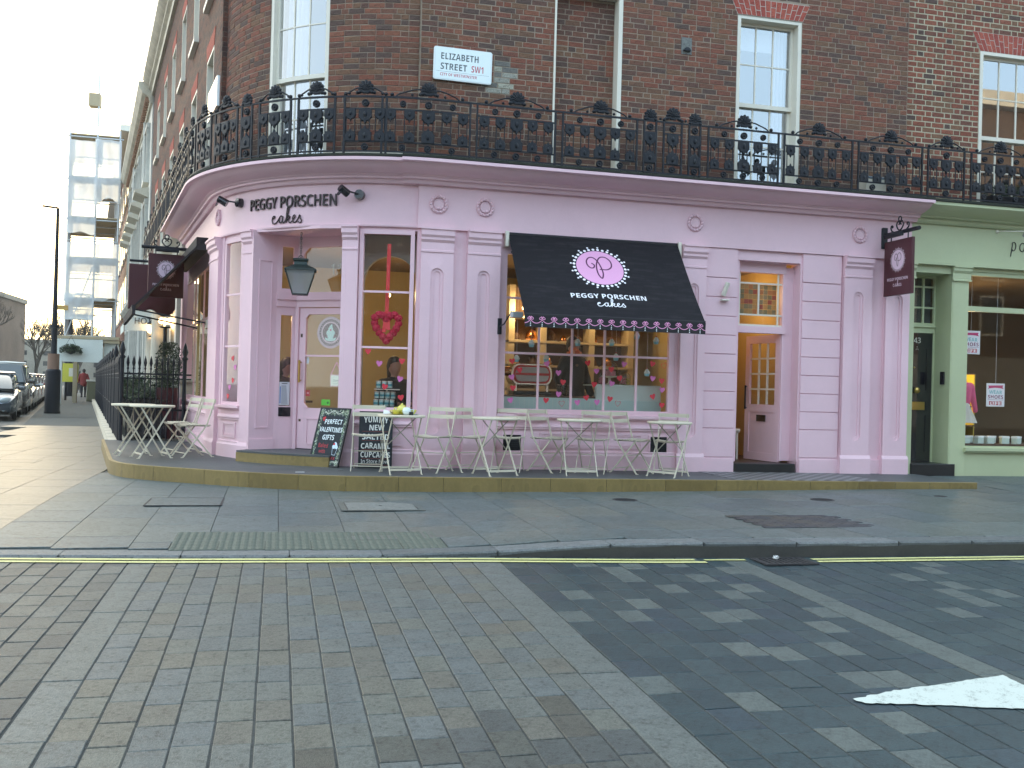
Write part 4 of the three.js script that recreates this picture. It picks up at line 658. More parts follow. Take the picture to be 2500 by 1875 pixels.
// street sign: enamel plate on the wall
{
  const tex = canvasTex(1024, 560, (x, w, h) => { x.fillStyle = '#dfe8e6'; x.fillRect(0, 0, w, h); x.fillStyle = '#15171c'; x.textBaseline = 'alphabetic'; const put = (s, X, Y, size, W, c) => { x.save(); x.fillStyle = c; x.font = 'bold ' + size + 'px sans-serif'; const m = x.measureText(s).width; x.translate(X, Y); x.scale(W / m, 1); x.fillText(s, 0, 0); x.restore(); };
    put('ELIZABETH', 92, 205, 165, 720, '#15171c'); put('STREET', 92, 390, 165, 500, '#15171c'); put('SW1', 665, 390, 165, 250, '#b0303a'); x.fillStyle = '#23262b'; x.fillRect(20, 425, w - 40, 4); put('CITY OF WESTMINSTER', 92, 505, 72, 690, '#b0303a'); });
  const t = thing('street_sign', 'white street name plate lettered ELIZABETH STREET on the brick wall above the balcony', 'street sign', [2.33, 5.64, BO + 0.075]);
  t.rotation.z = -0.012; const sh = new THREE.Shape(), W = 0.4, H = 0.22, r = 0.03; sh.moveTo(-W + r, -H); sh.lineTo(W - r, -H); sh.absarc(W - r, -H + r, r, -Math.PI / 2, 0); sh.lineTo(W, H - r); sh.absarc(W - r, H - r, r, 0, Math.PI / 2); sh.lineTo(-W + r, H); sh.absarc(-W + r, H - r, r, Math.PI / 2, Math.PI); sh.lineTo(-W, -H + r); sh.absarc(-W + r, -H + r, r, Math.PI, 1.5 * Math.PI);
  part('plate', ext(sh, 0.02, 0.004), std('enamel_white', [0.72, 0.76, 0.74], { roughness: 0.12, clearcoat: 1 }), t);
  part('lettering', mv(plane(0.76, 0.416), 0, 0, 0.0265), printed('sign_print', tex, { roughness: 0.12, clearcoat: 1 }), t);
}
// ================= BALCONY RAILING =================
const railing = thing('balcony_railing', 'black cast iron balcony railing with palmettes running round the pink shop cornice', 'railing');
{
  const RO = 0.42, yb = 4.285, yt = 5.025;
  const fan = (() => { const s = new THREE.Shape(), n = 7, q = []; s.moveTo(-0.035, -0.01); for (let i = 0; i <= n * 6; i++) { const a = Math.PI * (1.12 - 1.24 * i / (n * 6)), r = 0.066 + 0.024 * Math.abs(Math.sin(i / 6 * Math.PI)); s.lineTo(Math.cos(a) * r * 1.02, 0.045 + Math.sin(a) * r * 1.05); } s.lineTo(0.035, -0.01); s.closePath(); const g = [ext(s, 0.02, 0.006, 4).translate(0, 0, -0.01)]; for (let i = 0; i < n; i++) { const a = Math.PI * (1.12 - 1.24 * (i + 0.5) / n); g.push(tube([[0, 0.02, 0.014], [Math.cos(a) * 0.045, 0.045 + Math.sin(a) * 0.045, 0.022], [Math.cos(a) * 0.08, 0.045 + Math.sin(a) * 0.082, 0.012]], 0.0085, 6, 5)); } g.push(mv(new THREE.SphereGeometry(0.028, 9, 6).scale(1, 0.8, 0.8), -0.075, 0.0, 0.004), mv(new THREE.SphereGeometry(0.028, 9, 6).scale(1, 0.8, 0.8), 0.075, 0.0, 0.004)); return merged(g); })();
  const drop = (up) => { const s = new THREE.Shape(), k = up ? 1 : -1; s.moveTo(-0.06, 0); s.lineTo(0.06, 0); s.lineTo(0.064, k * 0.085); s.lineTo(0.046, k * 0.1); s.lineTo(0.036, k * 0.122); s.lineTo(0.016, k * 0.118); s.lineTo(0, k * 0.155); s.lineTo(-0.016, k * 0.118); s.lineTo(-0.036, k * 0.122); s.lineTo(-0.046, k * 0.1); s.lineTo(-0.064, k * 0.085); s.closePath(); const g = ext(s, 0.018, 0.007, 3); g.translate(0, 0, -0.009); return merged([g, mv(new THREE.SphereGeometry(0.02, 8, 5).scale(1, 1.6, 0.8), 0, k * 0.055, 0.016)]); };
  const drops = [drop(false), drop(true)];
  const disc = merged([new THREE.CylinderGeometry(0.043, 0.043, 0.026, 14).rotateX(Math.PI / 2), mv(new THREE.TorusGeometry(0.033, 0.009, 5, 14), 0, 0, 0.012), mv(new THREE.SphereGeometry(0.016, 7, 5), 0, 0, 0.012)]);
  const knob = new THREE.SphereGeometry(0.026, 9, 7);
  const put = (name, geo, u, y, parent, s = 1) => { const c = fac(u, y, RO), d = fac(u, y, RO + 1).sub(c), m = part(numbered(name), geo, M.iron, parent); m.position.copy(c); m.rotation.y = Math.atan2(d.x, d.z); m.scale.setScalar(s); return m; };
  const B = (u0, u1, y0, y1, t = 0.011) => fb(u0, u1, y0, y1, RO - t, RO + t);
  const bar = (u, y0, y1, r = 0.008) => { const a = fac(u, y0, RO), b = fac(u, y1, RO); return rod([a.x, a.y, a.z], [b.x, b.y, b.z], r, 5); };
  const scroll = (u, y, su, w, h) => bend(tube([[0, 0.005, 0], [0.1, 0.3, 0], [0.33, 0.62, 0], [0.62, 0.95, 0], [0.86, 1.0, 0], [0.98, 0.82, 0], [0.93, 0.62, 0], [0.8, 0.6, 0]].map(([a, b]) => [u + su * a * w, y + b * h, RO]), 0.0105, 20, 5), 0.9);
  function panel(u0, u1, kind, simple) {
    const W = u1 - u0, c = (u0 + u1) / 2, g = [B(u0, u1, yt - 0.012, yt + 0.012), B(u0, u1, yt - 0.17, yt - 0.15, 0.009), B(u0, u1, yb + 0.145, yb + 0.165, 0.009), B(u0, u1, yb + 0.02, yb + 0.04, 0.009)];
    g.push(B(u0, u0 + 0.024, yb - 0.02, yt, 0.012), B(u1 - 0.024, u1, yb - 0.02, yt, 0.012));
    const n = kind === 'wide' ? 5 : kind === 'mid' ? 3 : 1, step = W / n; const lo = yb + 0.165, hi = yt - 0.17;
    for (let i = 0; i < n; i++) { const u = u0 + step * (i + 0.5), q = Math.min(0.056, step * 0.3); g.push(bar(u - q, lo, hi), bar(u + q, lo, hi)); }
    if (kind !== 'narrow') { const w = Math.min(0.36, W * 0.42), h = 0.105; g.push(scroll(c - w - 0.02, yt + 0.008, 1, w, h), scroll(c + w + 0.02, yt + 0.008, -1, w, h)); }
    const p = part('railing_panel', g, M.iron, railing);
    if (simple) { put('finial', fan, c, yt + 0.05, p); return; }
    for (let i = 0; i < n; i++) { const u = u0 + step * (i + 0.5), mid = i === (n - 1) / 2; put('leaf_drop', drops[0], u, hi + 0.005, p, mid ? 1.25 : 1); put('leaf_drop', drops[1], u, lo - 0.005, p, mid ? 1.25 : 1); }
    put('finial', fan, c, yt + (kind === 'narrow' ? 0.02 : 0.055), p, kind === 'narrow' ? 1.0 : 1.1); put('rosette', disc, c, yt - 0.085, p, 1.15); put('rosette', disc, c, yb + 0.085, p, 1.1);
    if (kind === 'wide') for (const s of [-1, 1]) { put('rosette', disc, c + s * W * 0.27, yt - 0.085, p); put('rosette', disc, c + s * W * 0.27, yb + 0.085, p); }
    if (kind !== 'narrow') for (const s of [-1, 1]) { put('knob', knob, c + s * Math.min(0.42, W * 0.46), yt + 0.034, p); put('knob', knob, c + s * 0.1, yt + 0.05, p, 0.9); put('knob', knob, c + s * 0.19, yt + 0.04, p, 0.75); }
  }
  const gap = (u0, u1) => pieces('link_bar', [B(u0, u1, yt - 0.01, yt + 0.01), B(u0, u1, yb + 0.02, yb + 0.04, 0.008)], M.iron, railing);
  const FR = [[1.31, 2.39, 'wide'], [2.46, 3.56, 'wide'], [3.64, 4.73, 'wide'], [4.81, 5.01, 'narrow'], [5.1, 5.39, 'mid1'], [5.48, 5.67, 'narrow'], [5.77, 6.88, 'wide'], [6.95, 8.07, 'wide'], [8.15, 9.24, "wide"], [9.32, 9.97, "mid"], [10.07, 11.12, "wide"], [11.2, 12.25, "wide"]];
  FR.forEach(([a, b, k], i) => { panel(ux(a), ux(b), k); if (i) gap(ux(FR[i - 1][1]), ux(a)); });
  const AR = [[21.9, 12.4, 'mid'], [32.6, 23.6, 'mid'], [43.0, 34.1, 'mid'], [48.6, 44.9, 'narrow'], [58.9, 49.7, 'mid'], [69.4, 60.6, 'mid']];
  AR.forEach(([a, b, k], i) => { panel(deg(a), deg(b), k); gap(deg(b), i ? deg(AR[i - 1][0]) : ux(1.31)); });
  panel(deg(78.5), deg(71), 'narrow'); gap(deg(71), deg(69.4));
  let s = 0.05; for (let i = 0; i < 11; i++) { panel(side(s + 1.02), side(s), 'wide', i > 2); gap(side(s), side(s - 0.06)); s += 1.08; }
}
// white service box on the balcony and hanging cables
{ const t = thing('balcony_box', 'white plastic box standing on the balcony behind the railing at the right', 'box', [8.55, 4.29, 0.2]); part('body', cbx(-0.17, 0.17, 0, 0.24, -0.1, 0.1, 0.012), M.white_paint, t); part('lid', cbx(-0.18, 0.18, 0.24, 0.27, -0.11, 0.11, 0.008), M.room_pale, t); }
solo('balcony_cable', tube([[4.75, 4.33, 0.4], [4.9, 4.3, 0.47], [5.2, 4.285, 0.49], [5.6, 4.3, 0.48], [5.7, 4.36, 0.44]], 0.006, 30, 5), M.iron, 'thin black cable lying along the balcony edge below the narrow panels', 'cable');
// leaves: many small faces through a volume
std('leaf_dark', [0.022, 0.042, 0.018], { roughness: 0.6, side: THREE.DoubleSide }); std('leaf_mid', [0.04, 0.068, 0.028], { roughness: 0.6, side: THREE.DoubleSide }); std('bark', [0.07, 0.055, 0.042], { roughness: 0.95, map: retile(dirtN, 0.5) });
function foliage(name, n, at, size, parent, seed, mats = [M.leaf_dark, M.leaf_mid]) {
  const r = rng(seed), list = mats.map(() => []), uvs = 0;
  for (let i = 0; i < n; i++) {
    const c = at(r), s = size * (0.6 + r() * 0.8), e = new THREE.Euler(r() * 6.3, r() * 6.3, r() * 6.3), P = [[-0.35, 0, 0], [0, -1, 0.1], [0.35, 0, 0], [0, 1, 0.15]].map((p) => V(p[0] * s, p[1] * s * 0.6, p[2] * s).applyEuler(e).add(V(...c)));
    const k = Math.floor(r() * mats.length); for (const j of [0, 1, 2, 0, 2, 3]) list[k].push(P[j].x, P[j].y, P[j].z);
  }
  list.forEach((pos, k) => { const g = new THREE.BufferGeometry(); g.setAttribute('position', new THREE.Float32BufferAttribute(pos, 3)); g.computeVertexNormals(); part(name, g, mats[k], parent, null, 'stuff'); });
}
// ================= THE GREEN SHOP NEXT DOOR =================
const green = thing('green_shop_building', 'brick house with a pale green shopfront and a black door at the right edge', 'building');
const GP = M.green_paint;
{
  const XE = 17, fbx = (x0, x1, y0, y1, z0, z1) => bx(x0, x1, y0, y1, z0, z1);
  part('shopfront_wall', [fbx(9.37, 9.455, 0.05, 3.36, -0.3, 0.0), fbx(10.15, 10.43, 0.05, 3.36, -0.3, 0.0), fbx(10.43, XE, 0.05, 0.5, -0.3, -0.02), fbx(9.455, 10.15, 3.3, 3.36, -0.3, -0.03), fbx(10.43, XE, 3.3, 3.36, -0.3, -0.03), fbx(15.6, XE, 0.5, 3.3, -0.3, 0)], GP, green);
  part('fascia', [fbx(9.37, XE, 3.36, 3.98, -0.3, 0.02), fbx(9.37, XE, 3.36, 3.4, 0.021, 0.05)], GP, green);
  const prof = [[-0.3, 3.98], [0.06, 3.98], [0.09, 4.01], [0.1, 4.05], [0.16, 4.055], [0.18, 4.08], [0.3, 4.12], [0.38, 4.17], [0.42, 4.2], [0.42, 4.245], [-0.3, 4.25]];
  part('cornice', sweep(prof, ux(9.42), ux(XE)), GP, green); part('balcony_floor', sweep([[-0.3, 4.251], [0.44, 4.25], [0.44, 4.285], [-0.3, 4.29]], ux(9.41), ux(XE)), M.mossy_lead, green);
  pieces('capital', [[9.36, 9.475], [10.13, 10.46]].map(([a, b]) => sweep([[-0.02, 3.13], [0.03, 3.13], [0.03, 3.15], [0.012, 3.16], [0.012, 3.25], [0.04, 3.29], [0.04, 3.33], [0.06, 3.34], [0.06, 3.358], [-0.02, 3.358]], ux(a), ux(b))), GP, green);
  // recessed black door with fanlight
  part('reveal', [fbx(10.13, 10.16, 0.05, 3.3, -0.42, -0.005), fbx(9.44, 9.47, 0.05, 3.3, -0.42, -0.005), fbx(9.47, 10.13, 3.24, 3.3, -0.42, -0.03)], GP, green);
  part('door_step', cbx(9.462, 10.24, 0.05, 0.29, -0.4, 0.03, 0.01), M.black_step, green);
  const d = part('door', [fbx(9.5, 10.1, 0.29, 2.33, -0.44, -0.395)], std('door_black', [0.006, 0.006, 0.011], { roughness: 0.12, clearcoat: 1 }), green);
  part('door_panel', [[0.42, 1.05], [1.4, 2.1]].flatMap(([a, b]) => [fbx(9.58, 10.02, a, a + 0.02, -0.395, -0.385), fbx(9.58, 10.02, b - 0.02, b, -0.395, -0.385), fbx(9.58, 9.6, a + 0.02, b - 0.02, -0.395, -0.385), fbx(10.0, 10.02, a + 0.02, b - 0.02, -0.395, -0.385)]), M.door_black, d);
  part('letter_plate', cbx(9.6, 9.98, 1.11, 1.24, -0.395, -0.383, 0.003), M.brass, d);
  part('door_knob', mv(new THREE.SphereGeometry(0.052, 16, 10).scale(1, 1, 0.7), 9.8, 1.42, -0.34), M.brass, d);
  part('spyhole', mv(new THREE.SphereGeometry(0.014, 8, 6), 9.78, 1.78, -0.39), M.brass, d);
  const num = (s, x, y, size) => { const g = new TextGeometry(s, { font: thinFont, size, depth: 0.006, curveSegments: 4 }); g.translate(x, y, -0.395); return g; };
  part('door_number', [num('43', 9.76, 2.17, 0.085), num('A', 9.8, 2.06, 0.055)], std('chalk_metal', [0.6, 0.58, 0.5], { roughness: 0.4 }), d);
  part('door_frame', [fbx(9.47, 9.5, 0.29, 3.24, -0.42, -0.38), fbx(10.1, 10.13, 0.29, 3.24, -0.42, -0.38), fbx(9.5, 10.1, 2.33, 2.42, -0.43, -0.35), fbx(9.5, 10.1, 2.42, 2.45, -0.43, -0.32)], GP, green);
  const f = part('fanlight', [fbx(9.5, 10.1, 2.45, 2.49, -0.43, -0.38), fbx(9.5, 10.1, 3.2, 3.24, -0.43, -0.38), fbx(9.9, 9.93, 2.49, 3.2, -0.42, -0.385), fbx(9.5, 9.9, 2.72, 2.745, -0.42, -0.39), fbx(9.93, 10.1, 2.72, 2.745, -0.42, -0.39), fbx(9.5, 9.9, 3.05, 3.075, -0.42, -0.39), fbx(9.93, 10.1, 3.05, 3.075, -0.42, -0.39)], GP, green);
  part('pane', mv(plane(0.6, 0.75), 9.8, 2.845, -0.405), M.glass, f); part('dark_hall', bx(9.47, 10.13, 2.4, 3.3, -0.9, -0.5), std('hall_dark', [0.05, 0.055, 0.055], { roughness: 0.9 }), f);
  part('entry_phone', cbx(10.14, 10.128 + 0.035, 1.52, 1.72, -0.2, -0.11, 0.004).translate(-0.04, 0, 0), M.black_gloss, green);
  // shop window
  const w = part('shop_window', [fbx(10.43, 15.6, 0.5, 0.57, -0.12, -0.03), fbx(10.43, 15.6, 2.68, 2.76, -0.12, -0.05), fbx(10.43, 15.6, 3.24, 3.3, -0.12, -0.05), fbx(10.43, 10.46, 0.57, 3.24, -0.12, -0.05), fbx(13.0, 13.06, 0.57, 3.24, -0.12, -0.06)], GP, green);
  part('sill', [sweep([[-0.08, 0.47], [0.03, 0.47], [0.04, 0.49], [0.06, 0.5], [0.06, 0.545], [-0.08, 0.56]], ux(10.4), ux(15.7))], GP, w);
  part('pane', mv(plane(2.54, 2.11), 11.73, 1.625, -0.09), M.glass, w); part('pane', mv(plane(2.54, 0.48), 11.73, 3.0, -0.09), M.glass, w); part('pane', mv(plane(2.54, 2.67), 14.33, 1.905, -0.09), M.glass, w);
  // fascia script
  const PAP = [[[0, -0.5], [0.12, 0.3], [0.2, 0.75], [0.2, 0.95], [0.45, 1.0], [0.62, 0.75], [0.55, 0.3], [0.3, 0.12], [0.12, 0.3]], [[1.75, 0.85], [1.45, 1.0], [1.15, 0.7], [1.2, 0.2], [1.5, 0.1], [1.72, 0.6], [1.78, 0.95], [1.74, 0.4], [1.85, 0.1], [2.05, 0.25]], [[2.3, -0.55], [2.42, 0.3], [2.5, 0.95], [2.55, 0.85], [2.85, 1.0], [3.0, 0.65], [2.85, 0.2], [2.6, 0.1], [2.42, 0.3]], [[3.4, 0.5], [3.7, 0.6], [3.85, 0.85], [3.6, 1.0], [3.4, 0.6], [3.5, 0.15], [3.9, 0.2]], [[4.2, 0.1], [4.3, 0.7], [4.3, 0.95], [4.4, 0.7], [4.65, 0.98]]];
  part('shop_name_script', merged(PAP.map((st) => new THREE.TubeGeometry(new THREE.CatmullRomCurve3(st.map((q) => V(11.16 + q[0] * 0.15, 3.64 + q[1] * 0.15, 0.026))), st.length * 6, 0.0075, 5))), std('script_black', [0.015, 0.015, 0.02], { roughness: 0.4 }), green);
  // spotlight on a stalk
  const sp = thing('fascia_spotlight', 'small grey floodlight on a stalk over the green shop fascia', 'spotlight', [10.9, 3.94, 0.03]);
  part('stalk', [rod([0, 0, 0], [0.02, -0.01, 0.12], 0.008), rod([0.02, -0.01, 0.12], [0.24, -0.03, 0.32], 0.008), mv(new THREE.SphereGeometry(0.03, 8, 6), 0, 0, 0)], M.white_paint, sp);
  part('lamp_head', mv(rot(cbx(-0.07, 0.07, -0.05, 0.05, -0.03, 0.03, 0.01), 0.6), 0.27, -0.07, 0.34), std('grey_metal', [0.3, 0.3, 0.3], { roughness: 0.5, metalness: 0.5 }), sp);
  // brick storeys
  const NW = [ux(10.56), ux(11.75), 4.3, 6.76], NO = -0.03;
  const nw = part('brick_wall', [fb(ux(9.26), NW[0], 4.28, 9, -0.4, NO - 0.006), fb(NW[0], NW[1], NW[3], 9, -0.4, NO - 0.006), fb(NW[1], ux(XE), 4.28, 9, -0.4, NO - 0.006)], M.mortar_pale, green);
  const L = []; layBricks(L, ux(9.262), ux(12.3), 4.32, 8.0, NO, BN, [NW, ...[0, 1, 2, 3].map((k) => [NW[0] - 0.0375 * (k + 0.5), NW[1] + 0.0375 * (k + 0.5), NW[3] + 0.075 * k, NW[3] + 0.075 * (k + 1)])], { j: 0.019, h: 0.083, pick: () => (rnd() < 0.05 ? BR[6] : any(BN)) });
  placeBricks(L, nw, 300, (b) => -Math.abs(b.u - 7.9) - (b.y > 7.35 ? 9 : 0));
  const na = new THREE.Group(); na.name = 'window_arch'; green.add(na); flatArch((NW[0] + NW[1]) / 2, 0.6, NW[3], 0.3, NO + 0.005, na, 16, 0.15);
  sash(NW[0], NW[1], 4.33, NW[3], NO - 0.1, 5.42, 3, 2, 2, green, { face: NO, proud: 0.005 });
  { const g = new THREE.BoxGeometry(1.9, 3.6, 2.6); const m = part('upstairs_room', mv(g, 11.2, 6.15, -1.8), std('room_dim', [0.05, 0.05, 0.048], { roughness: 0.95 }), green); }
  // planter with clipped box hedge behind the railing
  const pl = thing('window_planter', 'dark planter of clipped green foliage on the balcony below the neighbour window', 'planter', [11.15, 4.29, 0.15]);
  part('trough', cbx(-0.55, 0.55, 0, 0.16, -0.12, 0.12, 0.01), M.iron, pl); foliage('foliage', 600, (r) => { const x = (r() - 0.5) * 1.1; return [x, 0.18 + r() * 0.2 * (1 - x * x * 1.2), (r() - 0.5) * 0.26]; }, 0.03, pl, 3);
}
// ================= THE SIDE STREET =================
// brick texture for walls that recede too far to pick bricks apart
const brickTex = (() => { const W = 512, H = 512, d = new Uint8Array(W * H * 4), r = rng(9), n = vnoise(77, 64), n2 = vnoise(78, 256), rows = 13, tones = [[88, 52, 42], [100, 58, 44], [76, 48, 42], [110, 66, 50], [92, 62, 50], [70, 46, 42]], tone = {};
  for (let y = 0; y < H; y++) { const row = Math.floor(y / H * rows), fy = (y / H * rows) % 1; for (let x = 0; x < W; x++) { const X = x / W * 4 + (row % 2) * 0.5, col = Math.floor(X) % 4, fx = X % 1, o = (y * W + x) * 4, k = row + '_' + col; tone[k] ??= tones[Math.floor(r() * 6)]; const m = fy < 0.13 || fx < 0.05, c = m ? [104, 92, 80] : tone[k], q = 0.75 + 0.3 * n(x / 8, y / 8) + 0.2 * (n2(x / 2, y / 2) - 0.5); for (let i = 0; i < 3; i++) d[o + i] = Math.min(255, c[i] * q); d[o + 3] = 255; } }
  const t = new THREE.DataTexture(d, W, H, THREE.RGBAFormat); t.colorSpace = THREE.SRGBColorSpace; t.wrapS = t.wrapT = THREE.RepeatWrapping; t.magFilter = THREE.LinearFilter; t.minFilter = THREE.LinearMipmapLinearFilter; t.repeat.set(1 / 0.92, 1 / 0.98); t.needsUpdate = true; return t; })();
M.brick_side = std('brick_side', [1, 1, 1], { roughness: 0.9, map: brickTex });
std('stucco_white', [0.60, 0.59, 0.535], { roughness: 0.65, map: retile(dirtN, 4) });
std('dark_glass', [0.02, 0.025, 0.03], { roughness: 0.05 });
{
  const SE = 17.9, O = -0.06, tops = [[4.31, 6.88], [7.85, 9.45]], starts = [1.4, 4.07, 6.75, 9.42, 12.1, 14.8], W = 1.02, g = [];
  // wall as strips between the windows
  let a = -0.35; const strip = (s0, s1) => g.push(fb(side(s1), side(s0), 4.29, 11.2, -0.4, O));
  for (const s of starts) { strip(a, s); g.push(fb(side(s + W), side(s), tops[0][1], tops[1][0], -0.4, O), fb(side(s + W), side(s), tops[1][1], 11.2, -0.4, O)); a = s + W; } strip(a, SE);
  g.push(fb(deg(81.4), deg(75.6), 4.29, 11.2, -0.1, O + 0.075)); // brick quoin at the end of the curve
  part('side_brick_wall', g, M.brick_side, corner); part('brick_wall', fb(deg(78), ux(9.26), 7.751, 11.2, -0.4, BO), M.brick_side, corner);
  for (const s of starts) tops.forEach(([y0, y1], r) => {
    const w = part('window', [fb(side(s + W), side(s + W - 0.03), y0, y1, O - 0.22, O + 0.004), fb(side(s + 0.03), side(s), y0, y1, O - 0.22, O + 0.004), fb(side(s + W - 0.03), side(s + 0.03), y1 - 0.05, y1, O - 0.22, O + 0.003)], M.white_paint, corner);
    part('sash', [fb(side(s + W - 0.03), side(s + 0.03), y0, y0 + 0.07, O - 0.2, O - 0.15), fb(side(s + W - 0.03), side(s + 0.03), (y0 + y1) / 2 - 0.03, (y0 + y1) / 2 + 0.03, O - 0.2, O - 0.14), ...[0.33, 0.66].map((k) => fb(side(s + W * k + 0.012), side(s + W * k - 0.012), y0 + 0.07, y1 - 0.05, O - 0.2, O - 0.16))], M.white_paint, w);
    part('pane', fb(side(s + W - 0.02), side(s + 0.02), y0, y1 - 0.02, O - 0.21, O - 0.2), M.dark_glass, w);
    part('sill', fb(side(s + W + 0.06), side(s - 0.06), y0 - 0.09, y0 - 0.001, O - 0.2, O + 0.09), M.white_paint, w);
    const A = shapeOf([[side(s + W), y1 + 0.002], [side(s), y1 + 0.002], [side(s - 0.12), y1 + 0.28], [side(s + W + 0.12), y1 + 0.28]]); part('window_arch', bend(uvBox(mv(ext(A, 0.012), 0, 0, O - 0.004)), 0), BG[0], corner);
  });
  // parapet cornice and attic
  part('cornice', sweep([[-0.2, 10.45], [0.02, 10.45], [0.03, 10.6], [0.12, 10.65], [0.12, 10.74], [0.22, 10.8], [0.3, 10.9], [0.3, 11.0], [-0.2, 11.02]], side(SE), ux(9.3)), M.cream_stucco, corner);
  part('attic', fb(side(SE + 5), side(0), 11.02, 13.6, -1.2, -0.35), M.brick_side, corner);
  pieces('attic_window', [8, 11.5, 15, 18.5].map((s) => fb(side(s + 0.9), side(s), 11.6, 13.0, -0.36, -0.3)), M.white_paint, corner);
  part('roof', fb(side(SE), ux(9.3), 11.021, 11.1, -6, -0.1), M.dark_lead, corner);
}
// white plate on the side wall, seen nearly edge on
{ const t = thing('wall_plate', 'plain white enamel plate glaring on the side wall beside the curved brick corner', 'sign'); part('plate', fb(side(1.02), side(-0.12), 5.46, 5.92, -0.055, 0.06), std('enamel_bright', [0.8, 0.8, 0.78], { roughness: 0.2, clearcoat: 1 }), t); }
// --- hotel: white stucco ground floor under the brick, then a taller white terrace ---
const hotel = thing('white_hotel_front', 'white stucco hotel ground floor beyond the pink shop in the side street', 'building');
{
  const g = [fb(side(17.9), side(4.95), 0, 4.25, -0.3, -0.02)], col = [];
  part('stucco_wall', g, M.stucco_white, hotel);
  part('cornice', sweep([[-0.1, 3.9], [0.05, 3.9], [0.08, 4.05], [0.25, 4.12], [0.3, 4.2], [0.3, 4.27], [-0.1, 4.28]], side(17.9), side(4.96)), M.stucco_white, hotel);
  for (const s of [5.3, 6.6, 8.0, 9.4, 10.8, 12.4, 14, 15.8, 17.2]) part('pilaster', [fb(side(s + 0.42), side(s), 0, 3.5, -0.02, 0.1), fb(side(s + 0.48), side(s - 0.06), 3.5, 3.7, -0.02, 0.16)], M.stucco_white, hotel);
  for (const s of [5.85, 7.2, 10.0, 11.5, 13.1, 14.8]) { const w = part('window', [fb(side(s + 0.7), side(s), 0.9, 3.2, -0.02, 0.02)], M.white_paint, hotel); part('pane', fb(side(s + 0.62), side(s + 0.08), 1.0, 3.1, 0.02, 0.026), M.dark_glass, w); }
  pieces('porch_column', [7.1, 8.9].map((s) => { const c = fac(side(s), 0, 0.34); return merged([mv(new THREE.CylinderGeometry(0.12, 0.14, 3.2, 16), c.x, 1.6, c.z), mv(new THREE.BoxGeometry(0.38, 0.2, 0.38), c.x, 3.3, c.z), mv(new THREE.BoxGeometry(0.36, 0.2, 0.36), c.x, 0.1, c.z)]); }), M.cream_stucco, hotel);
}
const terrace = thing('white_terrace', 'tall white stucco terrace with a heavy cornice and window hoods down the side street', 'building');
{
  part('stucco_wall', [fb(side(34), side(17.9), 0, 10.4, -0.4, -0.02)], M.stucco_white, terrace);
  part('cornice', sweep([[-0.2, 10.2], [0.05, 10.2], [0.1, 10.4], [0.3, 10.5], [0.42, 10.7], [0.42, 10.85], [-0.2, 10.9]], side(34), side(17.9)), M.cream_stucco, terrace);
  const dent = []; for (let s = 18.1; s < 33.5; s += 0.34) dent.push(fb(side(s + 0.17), side(s), 10.28, 10.42, 0.02, 0.2)); part('dentils', dent, std('brick_dust', [0.3, 0.17, 0.11], { roughness: 0.9 }), terrace, null, 'stuff');
  part('string_course', sweep([[-0.1, 4.1], [0.1, 4.1], [0.28, 4.25], [0.28, 4.35], [-0.1, 4.36]], side(34), side(17.9)), M.stucco_white, terrace);
  for (let i = 0; i < 6; i++) for (const [y0, y1, hood] of [[4.7, 7.1, true], [7.9, 9.6, false], [0.9, 3.3, false]]) { const s = 18.8 + i * 2.6; const w = part('window', [fb(side(s + 1.15), side(s + 1.0), y0, y1, -0.02, 0.09), fb(side(s + 0.12), side(s - 0.03), y0, y1, -0.02, 0.09), fb(side(s + 1.2), side(s - 0.08), y1, y1 + 0.16, -0.02, 0.1)], M.stucco_white, terrace); part('pane', fb(side(s + 1.0), side(s + 0.12), y0, y1, -0.02, 0.0), M.dark_glass, w); part('sill', fb(side(s + 1.2), side(s - 0.08), y0 - 0.12, y0, -0.02, 0.16), M.stucco_white, w); if (hood) part('hood', sweep([[-0.02, y1 + 0.16], [0.2, y1 + 0.24], [0.42, y1 + 0.3], [0.42, y1 + 0.38], [-0.02, y1 + 0.5]], side(s + 1.35), side(s - 0.22)), M.cream_stucco, w); }
  for (const s of [20.6, 28.5]) part('drain_pipe', (() => { const a = fac(side(s), 0.2, 0.06), b = fac(side(s), 10.2, 0.06); return rod([a.x, a.y, a.z], [b.x, b.y, b.z], 0.055, 8); })(), M.stucco_white, terrace);
}
const brown = thing('red_brick_house', 'dark red brick house with white trim behind the scaffolding', 'building');
{ part('brick_wall', fb(side(62), side(34), 0, 13.2, -0.6, -0.05), std('brick_far', [0.16, 0.06, 0.045], { roughness: 0.9, map: retile(dirtN, 3) }), brown); part('eaves', sweep([[-0.4, 13], [0.5, 13.05], [0.5, 13.3], [-0.4, 13.4]], side(62), side(34)), M.white_paint, brown);
  for (let i = 0; i < 9; i++) for (const y of [1.2, 4.4, 7.4, 10.2]) { const s = 35 + i * 2.9, w = part('window', fb(side(s + 1.2), side(s), y, y + 1.9, -0.05, 0.03), M.white_paint, brown); part('pane', fb(side(s + 1.08), side(s + 0.12), y + 0.1, y + 1.8, 0.03, 0.034), M.dark_glass, w); } }
